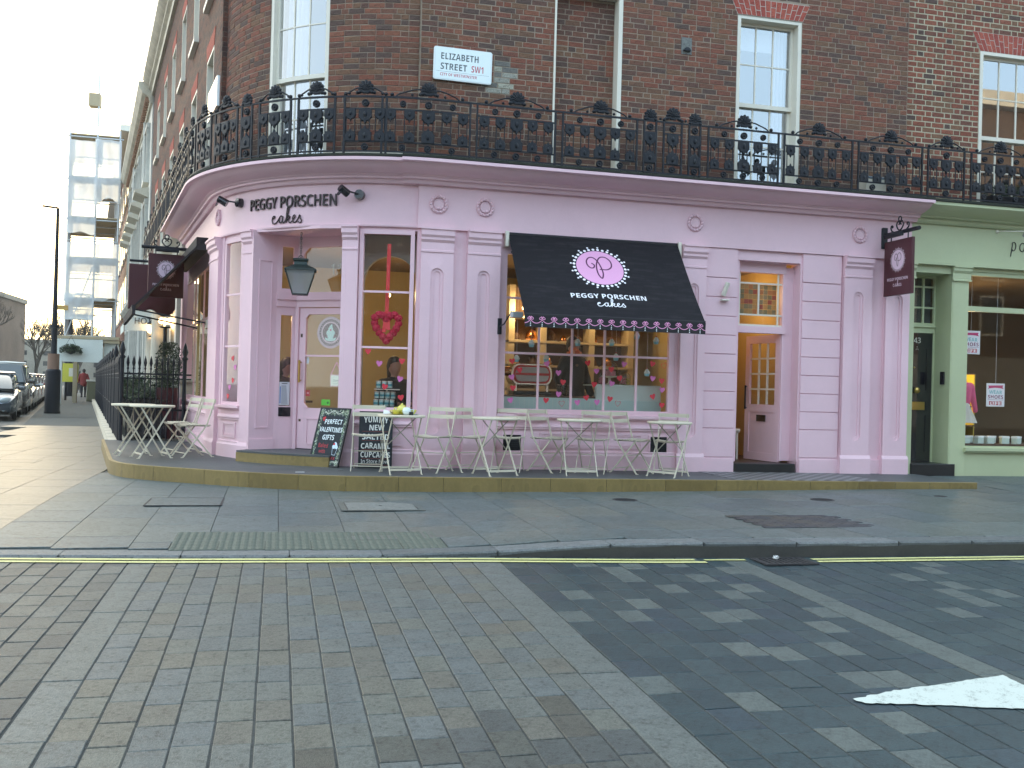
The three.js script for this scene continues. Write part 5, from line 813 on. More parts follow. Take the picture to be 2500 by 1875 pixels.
// --- scaffolding with sheeting over the pavement ---
const scaff = thing('sheeted_scaffold', 'tall scaffold wrapped in pale plastic sheeting above the white hoarding', 'scaffold');
{
  const Z0 = -36, bays = [-9.75, -8.55, -7.55], zs = [-36, -38.2, -40.4, -42.6], lifts = [3.1, 4.9, 6.8, 8.7, 10.6, 12.6], steel = std('scaffold_tube', [0.5, 0.52, 0.53], { roughness: 0.45, metalness: 0.6 });  // tube colour lifted to take in the distance haze
  const sk = (z) => 0.18 * (z + 36);
  for (const z of zs) for (const x of bays) part('scaffold_pole', rod([x + sk(z), 3.0, z], [x + sk(z), x === -8.55 && z === -36 ? 15.6 : 13.0, z], 0.04, 6), steel, scaff);
  for (const y of lifts) { for (const z of zs) part('scaffold_pole', rod([bays[0] + sk(z) - 0.15, y, z], [bays[2] + sk(z) + 0.15, y, z], 0.035, 6), steel, scaff); for (const x of bays) part('scaffold_pole', rod([x, y + 0.06, -35.9], [x + sk(-42.6), y + 0.06, -42.7], 0.035, 6), steel, scaff); part('boards', (() => { const s = shapeOf([[bays[0], 36], [bays[2], 36], [bays[2] + sk(-42.6), 42.6], [bays[0] + sk(-42.6), 42.6]]), q = ext(s, 0.05); q.rotateX(-Math.PI / 2); q.scale(1, 1, 1); return mv(q, 0, y + 0.1, 0); })(), std('scaffold_board', [0.42, 0.34, 0.22], { roughness: 0.9 }), scaff); }
  for (const [y, k] of [[3.2, 0], [4.2, 0], [5.9, 1], [7.7, 1], [9.6, 1], [11.6, 1]]) for (let i = 0; i < 2; i++) part('scaffold_pole', rod([bays[i], y, -35.95], [bays[i + 1], y, -35.95], 0.03, 6), steel, scaff);
  part('scaffold_pole', rod([-9.7, 3.2, -35.93], [-8.6, 6.5, -35.93], 0.03, 6), steel, scaff);
  const sheet = new THREE.MeshPhysicalMaterial({ transmission: 0.7, thickness: 0, roughness: 0.9, side: THREE.DoubleSide }); sheet.color.setRGB(0.9, 0.95, 0.98); sheet.name = 'plastic_sheet';  // sheet whitened in its colour, standing in for glare
  const wob = (x0, x1, y0, y1, z, seed, turn) => { const n = vnoise(seed, 32), g = new THREE.PlaneGeometry(x1 - x0, y1 - y0, 22, 26), p = g.attributes.position; for (let i = 0; i < p.count; i++) { const a = p.getX(i), b = p.getY(i); p.setZ(i, (n(a * 3 + 9, b * 1.3 + 20) - 0.5) * 0.25 + Math.sin(a * 9) * 0.03); if (b < -(y1 - y0) / 2 + 0.01) p.setY(i, b + (n(a * 2 + 3, 1) - 0.5) * 0.8); } if (turn) g.rotateY(turn); g.translate((x0 + x1) / 2, (y0 + y1) / 2, z); g.computeVertexNormals(); return g; };
  part('sheeting', wob(-9.85, -7.45, 5.0, 7.6, -35.85, 4), sheet, scaff); part('sheeting', wob(-9.8, -8.55, 8.2, 12.4, -35.85, 5), sheet, scaff); part('sheeting', wob(-8.6, -7.45, 9.6, 12.5, -35.8, 6), sheet, scaff); part('sheeting', wob(-9.8, -8.5, 3.9, 5.2, -35.84, 7), sheet, scaff); part('sheeting', wob(-39.4 - 3, -39.4 + 3, 4.4, 12.4, 0, 8).rotateY(Math.PI / 2 + 0.18).translate(-9.9, 0, -38.9 - 40.8 + 0.1), sheet, scaff);
  part('hoist_box', mv(new THREE.BoxGeometry(0.5, 0.6, 0.5), -8.75, 14.4, -36.2), M.scaffold_board, scaff); part('sign_board', mv(new THREE.BoxGeometry(0.5, 0.22, 0.03), -9.85, 4.5, -35.8), std('sign_red_yellow', [0.5, 0.3, 0.08], { roughness: 0.6 }), scaff);
}
const hoard = thing('white_hoarding', 'white boarded gantry spanning the pavement below the scaffold', 'hoarding');
{
  pieces('hoarding_board', [bx(-10.0, -8.02, 1.98, 3.05, -35.75, -35.7), bx(-8.0, -7.36, 2.02, 2.98, -36.05, -36.0)], std('hoarding_white', [0.66, 0.68, 0.62], { roughness: 0.5, map: retile(paintN, 3) }), hoard);
  part('deck', [bx(-10.0, -7.3, 2.9, 3.05, -42, -35.76)], M.scaffold_board, hoard); part('deck_edge', bx(-10.05, -7.3, 3.06, 3.2, -35.8, -35.68), M.scaffold_board, hoard);
  for (const [x, z] of [[-9.85, -35.74], [-9.7, -38.5], [-10.4, -42], [-8.0, -35.85], [-8.5, -42]]) part('post', mv(new THREE.BoxGeometry(0.16, 2.05, 0.16), x, 1.0, z), x < -9.8 && z > -36 ? M.hoarding_white : M.scaffold_board, hoard);
}
{ // hanging basket on the hoarding
  const t = thing('hanging_basket', 'hanging basket of trailing dark foliage in front of the white hoarding', 'hanging basket', [-9.35, 2.62, -35.4]);
  part('basket', lathe([[0.02, -0.3], [0.2, -0.22], [0.3, -0.05], [0.31, 0.0], [0.28, -0.02]], 12), M.iron, t); part('chain', [rod([0.28, 0, 0], [0, 0.55, 0], 0.008, 4), rod([-0.28, 0, 0], [0, 0.55, 0], 0.008, 4)], M.iron, t);
  foliage('foliage', 900, (r) => { const a = r() * 6.28, q = Math.sqrt(r()) * 0.5; return [Math.cos(a) * q, 0.1 - q * q * 0.7 - r() * 0.25 + 0.1 * (1 - q), Math.sin(a) * q * 0.8]; }, 0.07, t, 12);
}
// --- pavement things ---
{ const t = thing('lamp_column', 'tall black lamp column with a broad base at the kerb of the side street', 'lamp post', [-7.53, 0, -23.2]);
  part('base', lathe([[0, 0], [0.26, 0], [0.26, 0.06], [0.245, 0.1], [0.245, 1.45], [0.22, 1.5], [0.2, 1.52]], 18), M.iron, t); part('notice', mv(new THREE.CylinderGeometry(0.19, 0.19, 0.55, 16), 0, 1.78, 0), std('faded_poster', [0.22, 0.13, 0.09], { roughness: 0.8 }), t);
  part('shaft', lathe([[0.12, 1.5], [0.1, 2.3], [0.075, 4], [0.05, 7.1]], 12), M.iron, t); part('bracket', rod([0, 7.1, 0], [-0.5, 7.14, 0], 0.04), M.iron, t); part('collar', mv(new THREE.CylinderGeometry(0.15, 0.15, 0.1, 12), 0, 3.0, 0), M.iron, t); }
{ const t = thing('street_lantern_head', 'flat grey street lamp head over the parked cars against the white sky', 'street lamp', [-12.4, 0, -28]);
  part('mast', rod([-1.6, -0.1, 0], [-1.6, 8.0, 0], 0.09, 8), M.iron, t); part('arm', tube([[-1.6, 7.9, 0], [-1.3, 8.2, 0], [-0.6, 8.25, 0]], 0.05, 10, 6), M.iron, t); const h = new THREE.SphereGeometry(0.5, 14, 8).scale(1, 0.16, 0.3); part('lamp_head', mv(rot(h, 0, 0, -0.2), 1.6 - 1.4, 8.2, 0), M.grey_metal, t); }
{ const t = thing('parking_sign', 'yellow notice with a white panel fixed to a dark post under the hoarding', 'sign', [-11.16, 0, -43.7]); part('post', rod([0, 0, 0], [0, 2.4, 0], 0.06, 8), M.iron, t); part('notice', bx(-0.2, 0.62, 1.0, 2.0, 0.07, 0.1), std('notice_yellow', [0.62, 0.58, 0.05], { roughness: 0.5 }), t); part('panel', bx(0.16, 0.52, 1.3, 1.75, 0.101, 0.106), M.white_paint, t); }
{ const t = thing('dark_pole', 'thick dark pole standing on the far pavement behind the yellow notice', 'post', [-13.4, 0, -56]); part('shaft', lathe([[0, 0], [0.24, 0], [0.22, 1.3], [0.16, 1.4], [0.14, 6]], 12), M.iron, t); }
{ const t = thing('litter_bin', 'squat olive bin with a pale lid beside the railings beyond the hoarding', 'bin', [-9.5, 0, -42.3]); part('body', cbx(-0.3, 0.3, 0, 1.05, -0.3, 0.3, 0.04), std('bin_olive', [0.16, 0.15, 0.08], { roughness: 0.6 }), t); part('lid', cbx(-0.33, 0.33, 1.05, 1.15, -0.33, 0.33, 0.03), M.white_paint, t); }
// --- area railings ---
const area = thing('area_railings', 'black spear-topped iron railings enclosing the hotel front area', 'railing');
{
  const A = [-2.7, -5.2], dir = [LD.x, LD.z], spear = merged([lathe([[0.012, -0.1], [0.022, -0.08], [0.012, -0.05], [0.03, 0.02], [0.02, 0.09], [0, 0.16]], 7)]), barG = new THREE.CylinderGeometry(0.012, 0.012, 1.28, 5), postG = merged([new THREE.CylinderGeometry(0.035, 0.035, 1.45, 8), mv(lathe([[0.03, 0], [0.06, 0.04], [0.03, 0.08], [0.055, 0.16], [0.03, 0.26], [0, 0.34]], 8), 0, 0.72, 0)]);
  let near = 0; const far = [];
  const put = (x, z, big) => { const b = [mv((big ? postG : barG).clone(), x, 0.17 + (big ? 0.72 : 0.64), z)]; if (!big) b.push(mv(spear.clone(), x, 0.17 + 1.36, z)); if (near < 150) { part(numbered(big ? 'post' : 'spear_bar'), b, M.iron, area); near++; } else far.push(...b); };
  for (let i = 0; i < 12; i++) { const t = i / 12; put(A[0] + 0.04 + (1.12) * t, A[1] - 0.28 * t, i === 0 || i === 11); }
  for (let i = 1; i < 330; i++) { const d = i * 0.105; put(A[0] + dir[0] * d, A[1] + dir[1] * d, i % 22 === 0); }
  part('spear_bars', far, M.iron, area, null, 'stuff');
  const E = [A[0] + dir[0] * 35, A[1] + dir[1] * 35];
  pieces('rail', [rod([A[0], 1.36, A[1]], [E[0], 1.36, E[1]], 0.016, 6), rod([A[0], 1.28, A[1]], [E[0], 1.28, E[1]], 0.012, 6), rod([A[0], 0.72, A[1]], [E[0], 0.72, E[1]], 0.016, 6), rod([A[0], 1.36, A[1]], [-1.52, 1.36, -5.5], 0.016, 6), rod([A[0], 1.28, A[1]], [-1.52, 1.28, -5.5], 0.012, 6), rod([A[0], 0.72, A[1]], [-1.52, 0.72, -5.5], 0.016, 6)], M.iron, area);
  for (let i = 0; i < 30; i++) { const d = i * 1.15 + 0.1, g = cbx(-0.13, 0.16, 0, 0.19, -0.56, 0.56, 0.015); g.rotateY(0.18); part(numbered('coping_stone'), mv(g, A[0] - 0.02 + dir[0] * (d + 0.57), -0.01, A[1] + dir[1] * (d + 0.57)), M.cream_stucco, area); }
}
{ // shrubs and pots behind the railing
  const t = thing('potted_shrub', 'tall clipped dark shrub in a burgundy planter behind the railings', 'shrub', [-1.98, 0.17, -6.1]); part('planter', lathe([[0, 0], [0.2, 0], [0.26, 0.95], [0.22, 0.95]], 4).rotateY(Math.PI / 4), std('burgundy', [0.07, 0.008, 0.014], { roughness: 0.4 }), t); part('stem', rod([0, 0.9, 0], [0, 1.5, 0], 0.03), M.bark, t);
  foliage('foliage', 2600, (r) => { const a = r() * 6.28, y = r(), q = (0.14 + 0.12 * Math.sin(y * 3.1)) * Math.sqrt(r()); return [Math.cos(a) * q, 0.85 + y * 0.95, Math.sin(a) * q]; }, 0.035, t, 21);
  const stand = thing('white_plinth_bowl', 'white stone ledge jutting from the hotel wall above the red planter', 'ledge', [-1.72, 1.22, -6.9]); part('ledge', cbx(-0.25, 0.25, 0, 0.08, -0.2, 0.2, 0.02), M.stucco_white, stand); part('bracket', cbx(-0.12, 0.16, -0.3, 0, -0.1, 0.1, 0.02), M.stucco_white, stand);
  for (const [i, d] of [[0, 0.7], [1, 2.4], [2, 4.6], [3, 7.2], [4, 10.5]]) { const x = -2.25 + LD.x * d, z = -5.9 + LD.z * d, h = thing('trough_hedge', ['bushy dark evergreen in a black trough at the near end of the railings', 'second dark evergreen trough along the railings', 'third dark evergreen trough along the railings', 'fourth dark evergreen trough along the railings', 'dark evergreen trough furthest along the railings'][i], 'planter', [x, 0.17, z], 0.18); part('trough', cbx(-0.28, 0.28, 0, 0.75, -0.7, 0.7, 0.02), M.black_gloss, h); foliage('foliage', 1300, (r) => [(r() - 0.5) * 0.7, 0.7 + r() * r() * 0.55, (r() - 0.5) * 1.5], 0.05, h, 40 + i); }
}
// hotel canopy with lettering, lanterns on iron posts
{
  const t = thing('hotel_canopy', 'white sloping canopy lettered HOTEL over the hotel entrance', 'canopy'), cm2 = std('canopy_white', [0.62, 0.66, 0.62], { roughness: 0.8, side: THREE.DoubleSide });
  const S0 = 8.7, S1 = 10.8, P = (s, o, y) => { const v = fac(side(s), y, o); return [v.x, v.y, v.z]; };
  const poly = (pts) => { const g = new THREE.BufferGeometry(), pos = []; for (let i = 1; i + 1 < pts.length; i++) pos.push(...pts[0], ...pts[i], ...pts[i + 1]); g.setAttribute('position', new THREE.Float32BufferAttribute(pos, 3)); g.computeVertexNormals(); return g; };
  part('side_cloth', [poly([P(S0, 0.02, 3.7), P(S0, 0.95, 2.55), P(S0, 0.95, 2.38), P(S0, 0.02, 2.42)])], cm2, t); part('top_cloth', poly([P(S0, 0.02, 3.72), P(S0, 0.98, 2.56), P(S1, 0.98, 2.56), P(S1, 0.02, 3.72)]), cm2, t); part('front_valance', poly([P(S0, 0.97, 2.56), P(S0, 0.97, 2.36), P(S1, 0.97, 2.36), P(S1, 0.97, 2.56)]), cm2, t);
  const tg = new TextGeometry('HOTEL', { font: thinFont, size: 0.145, depth: 0.008, curveSegments: 4 }); tg.computeBoundingBox(); tg.translate(-tg.boundingBox.max.x, 0, 0); const c = fac(side(S0 - 0.012), 2.55, 0.16), m = part('lettering', tg, std('letter_grey', [0.03, 0.035, 0.04], { roughness: 0.5 }), t); m.position.copy(c); m.rotation.y = 0.18;
  const lamp = (pos, label) => { const L = thing('globe_lantern', label, 'lantern', pos); part('post', rod([0, -2.3, 0], [0, -0.14, 0], 0.04, 8), M.iron, L); part('crown', [lathe([[0, 0.3], [0.04, 0.26], [0.15, 0.17], [0.16, 0.15], [0, 0.14]], 12), lathe([[0, -0.16], [0.1, -0.15], [0.13, -0.12], [0, -0.12]], 12)], M.iron, L); for (let i = 0; i < 3; i++) { const a = i * 2.09 + 0.4; part('bulb_globe', mv(new THREE.SphereGeometry(0.07, 12, 9), Math.cos(a) * 0.09, 0.0, Math.sin(a) * 0.09), M.lamp_glow, L); } const p = new THREE.PointLight(new THREE.Color(1, 0.62, 0.28), 1.1); p.name = 'lantern_bulb'; p.position.set(Math.cos(0.4) * 0.09, 0, Math.sin(0.4) * 0.09); p.shadow.radius = 3; p.castShadow = true; L.add(p); };
  M.lamp_glow = new THREE.MeshStandardMaterial({ color: 0xffffff, emissive: new THREE.Color(1, 0.62, 0.25), emissiveIntensity: 4 }); M.lamp_glow.name = 'lamp_glow';
  lamp([-2.36, 2.52, -8.9], 'glowing globe lantern on an iron post nearer the pink shop'); lamp([-2.83, 2.4, -10.9], 'glowing globe lantern lower left of the other hotel lantern');
}
// far buildings across the end and on the left, bare trees: a skyline that hides the sun
std('far_brick', [0.16, 0.115, 0.085], { roughness: 0.95, map: retile(dirtN, 7) }); std('far_stone', [0.3, 0.27, 0.22], { roughness: 0.95, map: retile(dirtN, 7) });
function block(label, x0, x1, z0, z1, h, mat, rows, cols, roof) { const t = thing('far_house', label, 'building', [(x0 + x1) / 2, 0, z1]); part('wall', bx(-(x1 - x0) / 2, (x1 - x0) / 2, -0.3, h, z0 - z1, 0), mat, t); part('parapet', bx(-(x1 - x0) / 2 - 0.2, (x1 - x0) / 2 + 0.2, h, h + 0.5, z0 - z1, 0.25), M.far_stone, t); const W = (x1 - x0) / cols; for (let i = 0; i < cols; i++) for (let j = 0; j < rows; j++) { const w = part('window', bx(-(x1 - x0) / 2 + W * (i + 0.28), -(x1 - x0) / 2 + W * (i + 0.72), 1.2 + j * (h / rows), 1.2 + j * (h / rows) + h / rows * 0.55, 0, 0.05), M.far_stone, t); part('pane', bx(-(x1 - x0) / 2 + W * (i + 0.32), -(x1 - x0) / 2 + W * (i + 0.68), 1.3 + j * (h / rows), 1.2 + j * (h / rows) + h / rows * 0.5, 0.05, 0.06), M.dark_glass, w); } if (roof) part('chimney', bx(-1.5, 0.5, h + 0.5, h + 2.5, -4, -2.5), mat, t); return t; }
block('brown brick house far down the left side of the side street', -50, -28.8, -110, -78, 9.6, M.far_brick, 3, 7, false);
block('low brown house beyond the bare trees at the left edge', -78, -56, -120, -84, 7.8, M.far_brick, 3, 5, true);
block('hazy distant house closing the end of the side street', -60, -28, -190, -165, 7, M.far_stone, 4, 8, true);
block('distant pale house at the end of the street right of the trees', -27.5, -12, -188, -160, 7.5, M.far_stone, 4, 5, false);
function bareTree(label, x, z, h, seed, group) {
  const t = thing('bare_tree', label, 'tree', [x, 0, z], 0, group), r = rng(seed), tr = [], tw = [];
  const grow = (p, d, L, rad, lev) => { const q = p.clone().addScaledVector(d, L); (lev < 2 ? tr : tw).push(rod([p.x, p.y, p.z], [q.x, q.y, q.z], rad, lev < 2 ? 7 : 4, rad * 0.72)); if (lev >= 6) return; const n = lev === 0 ? 4 : 3; for (let i = 0; i < n; i++) { const e = d.clone().add(V((r() - 0.5) * 1.5, (r() - 0.15) * 0.8, (r() - 0.5) * 1.5)).normalize(); grow(p.clone().lerp(q, 0.55 + 0.45 * r()), e, L * (0.58 + r() * 0.22), rad * 0.58, lev + 1); } };
  grow(V(0, 0, 0), V((r() - 0.5) * 0.12, 1, (r() - 0.5) * 0.1).normalize(), h * 0.32, h * 0.022, 0); part('trunk', tr, M.bark, t); part('twigs', tw, M.bark, t, null, 'stuff'); return t;
}
bareTree('bare winter tree nearest the parked cars on the left', -24.8, -72, 10, 3); bareTree('bare winter tree in the middle of the far left row', -22.6, -88, 9, 5); bareTree('bare winter tree behind the tall lamp column', -22.5, -104, 10, 8); bareTree('bare winter tree over the far pavement behind the hoarding', -19.6, -92, 9, 11); bareTree('leaning bare tree trunk beyond the walking people', -15.6, -70, 8, 14);

// terrace across the road: what the shop windows reflect
{ const t = thing('opposite_terrace', 'brown brick terrace across the road mirrored in the shop windows', 'building', [8, 0, 26]); part('wall', [bx(-46, 18.5, -0.4, 9.3, 0, 8), bx(18.5, 50, -0.4, 15.2, 0, 8)], std('opposite_brick', [0.12, 0.075, 0.05], { roughness: 0.9, map: retile(dirtN, 5) }), t); part('cornice', [bx(-46, 18.4, 9.31, 9.75, -0.5, 8), bx(18.4, 50, 15.21, 15.9, -0.6, 8)], M.cream_stucco, t); part('ground_floor', bx(-46, 50, 0, 3.4, -0.15, -0.001), std('opposite_stucco', [0.3, 0.27, 0.22], { roughness: 0.8 }), t); for (let i = 0; i < 30; i++) for (const y of [4.4, 7.0]) { const x = -44 + i * 3.1, w = part('window', bx(x, x + 1.3, y, y + 1.9, -0.06, -0.001), M.white_paint, t); part('pane', bx(x + 0.1, x + 1.2, y + 0.1, y + 1.8, -0.08, -0.061), M.dark_glass, w); } }
// ================= AWNINGS AND SIGNS =================
const AWN = { w: 2.49, h: 1.545 };
const logo = (x, cx, cy, r, disc, ink, dots) => { x.fillStyle = disc; x.beginPath(); x.arc(cx, cy, r, 0, 7); x.fill(); x.fillStyle = dots; for (let i = 0; i < 34; i++) { const a = i / 34 * 6.2832; x.beginPath(); x.arc(cx + Math.cos(a) * r * 1.09, cy + Math.sin(a) * r * 1.09, r * 0.062, 0, 7); x.fill(); if (i % 2 === 0) { x.beginPath(); x.arc(cx + Math.cos(a) * r * 1.22, cy + Math.sin(a) * r * 1.22, r * 0.045, 0, 7); x.fill(); } } x.strokeStyle = ink; x.lineWidth = r * 0.06; x.lineCap = 'round'; strokePath(x, CURLP, cx - r * 0.54, cy + r * 0.6, r * 1.06, r * 1.5); };
const spaced = (x, s, cx, y, size, W) => { x.font = '600 ' + size + 'px sans-serif'; x.textAlign = 'left'; const m = x.measureText(s).width; x.save(); x.translate(cx - W / 2, y); x.scale(W / m, 1); x.fillText(s, 0, 0); x.restore(); };
const awnTex = canvasTex(2048, 1271, (x, w, h) => { const k = w / AWN.w, n = vnoise(91, 64); x.fillStyle = '#232125'; x.fillRect(0, 0, w, h); for (let i = 0; i < 900; i++) { x.fillStyle = `rgba(${i % 2 ? '255,255,255' : '0,0,0'},0.012)`; const r = rng(i * 7 + 1); x.fillRect(r() * w, r() * h, 60 + r() * 200, 2 + r() * 40); }
  x.fillStyle = 'rgba(0,0,0,.18)'; for (const q of [0.33, 0.66]) x.fillRect(w * q, 0, 3, h);
  logo(x, 1.207 * k, 0.56 * k, 0.335 * k, '#e0a3c8', '#5d3350', '#efe9ee'); x.fillStyle = '#e9e6ea'; spaced(x, 'PEGGY PORSCHEN', 1.222 * k, 1.165 * k, 96, 1.08 * k); x.strokeStyle = '#e9e6ea'; x.lineWidth = 0.0135 * k; x.lineCap = 'round'; strokePath(x, CAKES, 1.03 * k, 1.318 * k, 0.079 * k, 0.068 * k); });
const valTex = canvasTex(2048, 124, (x, w, h) => { x.fillStyle = '#232125'; x.fillRect(0, 0, w, h); const n = 16, p = w / n; x.lineCap = 'round'; for (let i = -1; i <= n; i++) { const c = p * (i + 0.5); x.strokeStyle = '#ea9cc6'; x.lineWidth = 8; x.beginPath(); x.moveTo(c, 46); x.quadraticCurveTo(c + p / 2, 118, c + p, 46); x.stroke(); x.lineWidth = 7.5; for (const [dx, dy, a] of [[-15, 30, -0.5], [15, 30, 0.5], [0, 16, 0]]) { x.beginPath(); x.ellipse(c + dx, dy, dx ? 17 : 10, dx ? 11 : 14, a, 0, 7); x.stroke(); } x.fillStyle = '#eee'; for (const [y, r] of [[74, 5.5], [92, 6], [110, 6.5]]) { x.beginPath(); x.arc(c, y, r, 0, 7); x.fill(); } } });
{
  const t = thing('shop_awning', 'black sloping awning printed with a pink P roundel over the wide shop window', 'awning', [3.03, 3.38, 0.06]);
  const n = 12, m = 8, g = new THREE.PlaneGeometry(1, 1, n, m), p = g.attributes.position, front = (a, b, dz) => { const sag = 0.02 * Math.sin(b * Math.PI) * (0.6 + 0.4 * Math.sin(a * 9)); return [a * AWN.w, -1.16 * (1 - b) - sag, 0.985 * (1 - b) - sag + dz]; };
  for (let i = 0; i < p.count; i++) p.setXYZ(i, ...front(p.getX(i) + 0.5, p.getY(i) + 0.5, 0)); g.computeVertexNormals();
  const cloth = printed('awning_print', awnTex, { roughness: 0.9, specularIntensity: 0.3 }), black = std('awning_black', [0.021, 0.0195, 0.023], { roughness: 0.85, side: THREE.DoubleSide });
  const c = part('canvas', g, cloth, t); const g2 = g.clone(); const p2 = g2.attributes.position; for (let i = 0; i < p2.count; i++) { p2.setY(i, p2.getY(i) - 0.006); p2.setZ(i, p2.getZ(i) - 0.006); } part('lining', g2, black, t);
  const v = new THREE.PlaneGeometry(AWN.w, 0.15, 60, 4), q = v.attributes.position; for (let i = 0; i < q.count; i++) { const b = 0.5 - (q.getY(i) / 0.15); q.setZ(i, Math.sin(q.getX(i) * 14) * 0.008 * b); } v.computeVertexNormals(); mv(v, AWN.w / 2, -1.24, 0.995); part('valance', v, printed('valance_print', valTex, { roughness: 0.85, side: THREE.DoubleSide }), t);
  part('front_bar', mv(cbx(0, AWN.w, -0.022, 0.022, -0.022, 0.022, 0.008), 0, -1.16, 0.975), black, t); part('roller', rod([0.0, 0.015, -0.03], [AWN.w, 0.015, -0.03], 0.03, 10), black, t);
  for (const x of [-0.025, AWN.w + 0.025]) part('bracket', cbx(x - 0.025, x + 0.025, -0.16, 0.05, -0.08, 0.03, 0.006), M.white_paint, t);
  pieces('folding_arm', [[0.06, 0.4], [AWN.w - 0.06, AWN.w - 0.4]].flatMap(([a, b]) => [rod([a, -0.22, -0.05], [b, -0.78, 0.4], 0.018, 6), rod([b, -0.78, 0.4], [a, -1.15, 0.95], 0.018, 6)]), M.iron, t);
}
{ // camera on a stalk beside the awning
  const t = thing('security_camera', 'small grey camera on a black stalk left of the black awning front edge', 'camera', [2.93, 2.12, 0.0]); part('stalk', [rod([0, 0, 0.08], [0.02, 0.02, 0.25], 0.01), rod([0.02, 0.02, 0.25], [0.05, 0.14, 0.45], 0.01)], M.iron, t); part('plate', cbx(-0.03, 0.03, -0.11, 0.11, 0.07, 0.09, 0.01), M.iron, t); part('body', mv(rot(cbx(-0.085, 0.085, -0.035, 0.045, -0.04, 0.04, 0.012), 0, 0.3), 0.13, 0.13, 0.5), std('camera_grey', [0.42, 0.44, 0.45], { roughness: 0.4 }), t);
}
{ // second awning seen edge-on on the side street
  const t = thing('side_awning', 'dark awning seen edge-on at the side window of the pink shop', 'awning'), S0 = 0.75, S1 = 4.3, q = (s, o, y) => { const v = fac(side(s), y, o); return [v.x, v.y, v.z]; };
  const slab = (a, b, th) => { const g = new THREE.BufferGeometry(), P = [q(S0, ...a), q(S0, ...b), q(S1, ...b), q(S1, ...a)], L = P.map(([x, y, z]) => [x, y - th, z]), pos = [], quad = (i, j, k, l) => pos.push(...i, ...j, ...k, ...i, ...k, ...l); quad(P[0], P[1], P[2], P[3]); quad(L[3], L[2], L[1], L[0]); for (let i = 0; i < 4; i++) { const n = (i + 1) % 4; quad(L[i], L[n], P[n], P[i]); } g.setAttribute('position', new THREE.Float32BufferAttribute(pos, 3)); g.computeVertexNormals(); return g; };
  part('canvas', slab([0.12, 3.5], [1.1, 2.42], 0.035), M.awning_black, t); part('cassette', fb(side(S1), side(S0), 3.36, 3.56, 0.02, 0.2), M.awning_black, t); part('front_bar', slab([1.08, 2.42], [1.13, 2.42], 0.14), M.awning_black, t);
  const a = q(S0 + 0.1, 0.02, 2.2), b = q(S0 + 0.1, 1.1, 2.36), c = q(S0 + 1.3, 0.02, 2.17), d = q(S0 + 1.3, 1.1, 2.36); part('stay', rod(a, b, 0.014, 6), M.iron, t); part('stay', rod(c, d, 0.014, 6), M.iron, t);
}
const signTex = canvasTex(700, 860, (x, w, h) => { x.fillStyle = '#4c1f27'; x.fillRect(0, 0, w, h); logo(x, w / 2, h * 0.36, w * 0.225, '#dcc3d2', '#4c1f27', '#e6d3de'); x.fillStyle = '#d9c6d0'; spaced(x, 'PEGGY PORSCHEN', w / 2, h * 0.735, 62, w * 0.76); x.strokeStyle = '#d9c6d0'; x.lineWidth = 7; x.lineCap = 'round'; strokePath(x, CAKES, w * 0.35, h * 0.845, w * 0.062); });
std('sign_maroon', [0.072, 0.014, 0.02], { roughness: 0.45 });
function hangSign(label, pos, turn, W, H, wallX) { // local x along the board, wall at wallX
  const t = thing('hanging_sign', label, 'sign', pos, turn), pr = printed('sign_board_print', signTex, { roughness: 0.45 });
  part('board', cbx(-W / 2, W / 2, -H / 2, H / 2, -0.022, 0.022, 0.004), M.sign_maroon, t); part('print', mv(plane(W * 0.985, H * 0.985), 0, 0, 0.0235), pr, t); part('print', mv(rot(plane(W * 0.985, H * 0.985), 0, Math.PI), 0, 0, -0.0235), pr, t);
  const s = Math.sign(wallX), y = H / 2 + 0.11; part('beam', rod([wallX - s * 0.0, y, 0], [-s * (W / 2 + 0.12), y + 0.0, 0], 0.03, 10), M.iron, t); part('wall_plate', cbx(wallX - 0.03, wallX + 0.03, y - 0.2, y + 0.12, -0.05, 0.05, 0.01), M.iron, t);
  pieces('hanger', [-0.3, 0.3].map((k) => rod([k * W, H / 2, 0], [k * W, y, 0], 0.01, 6)), M.iron, t);
  const sc = (dx, sx, r) => tube([[0, 0, 0], [0.5, 0.25, 0], [1, 1.1, 0], [0.6, 1.7, 0], [0.1, 1.4, 0], [0.35, 1.05, 0]].map(([a, b]) => [dx + sx * a * r, y + 0.03 + b * r, 0]), 0.011, 18, 5);
  pieces('scroll', [sc(0, 1, 0.08), sc(0, -1, 0.08), sc(0.16, 1, 0.055), sc(-0.16, -1, 0.055), mv(new THREE.TorusGeometry(0.035, 0.01, 6, 14), 0, y + 0.2, 0)], M.iron, t);
  part('sign_lamp', mv(rot(cbx(-0.2, 0.2, -0.03, 0.03, -0.03, 0.03, 0.01), 0), 0, H / 2 + 0.06, 0.1), M.iron, t); return t;
}
hangSign('maroon hanging sign with a pale P roundel at the right end of the pink shop', [8.88, 3.22, 0.42], -Math.PI / 2, 0.66, 0.82, -0.38);
{ const c = fac(side(2.8), 3.11, 0.5); hangSign('maroon hanging sign with a pale P roundel over the side street', [c.x, c.y, c.z], 0.18, 0.6, 0.77, 0.5); }
{ const c = fac(side(4.6), 3.05, 0.62), t = thing('second_hanging_sign', 'maroon hanging board with a scalloped foot partly hidden behind the side street sign', 'sign', [c.x, c.y, c.z], 0.18); const s = new THREE.Shape(); s.moveTo(-0.42, 0.42); s.lineTo(0.42, 0.42); s.lineTo(0.42, -0.4); s.quadraticCurveTo(0.3, -0.62, 0.12, -0.5); s.quadraticCurveTo(0, -0.36, -0.12, -0.46); s.lineTo(-0.42, -0.42); s.closePath(); part('board', mv(ext(s, 0.16, 0.01), 0, 0, -0.08), M.sign_maroon, t); part('bracket', rod([-0.42, 0.5, 0], [0.6, 0.5, 0], 0.025, 8), M.iron, t); }
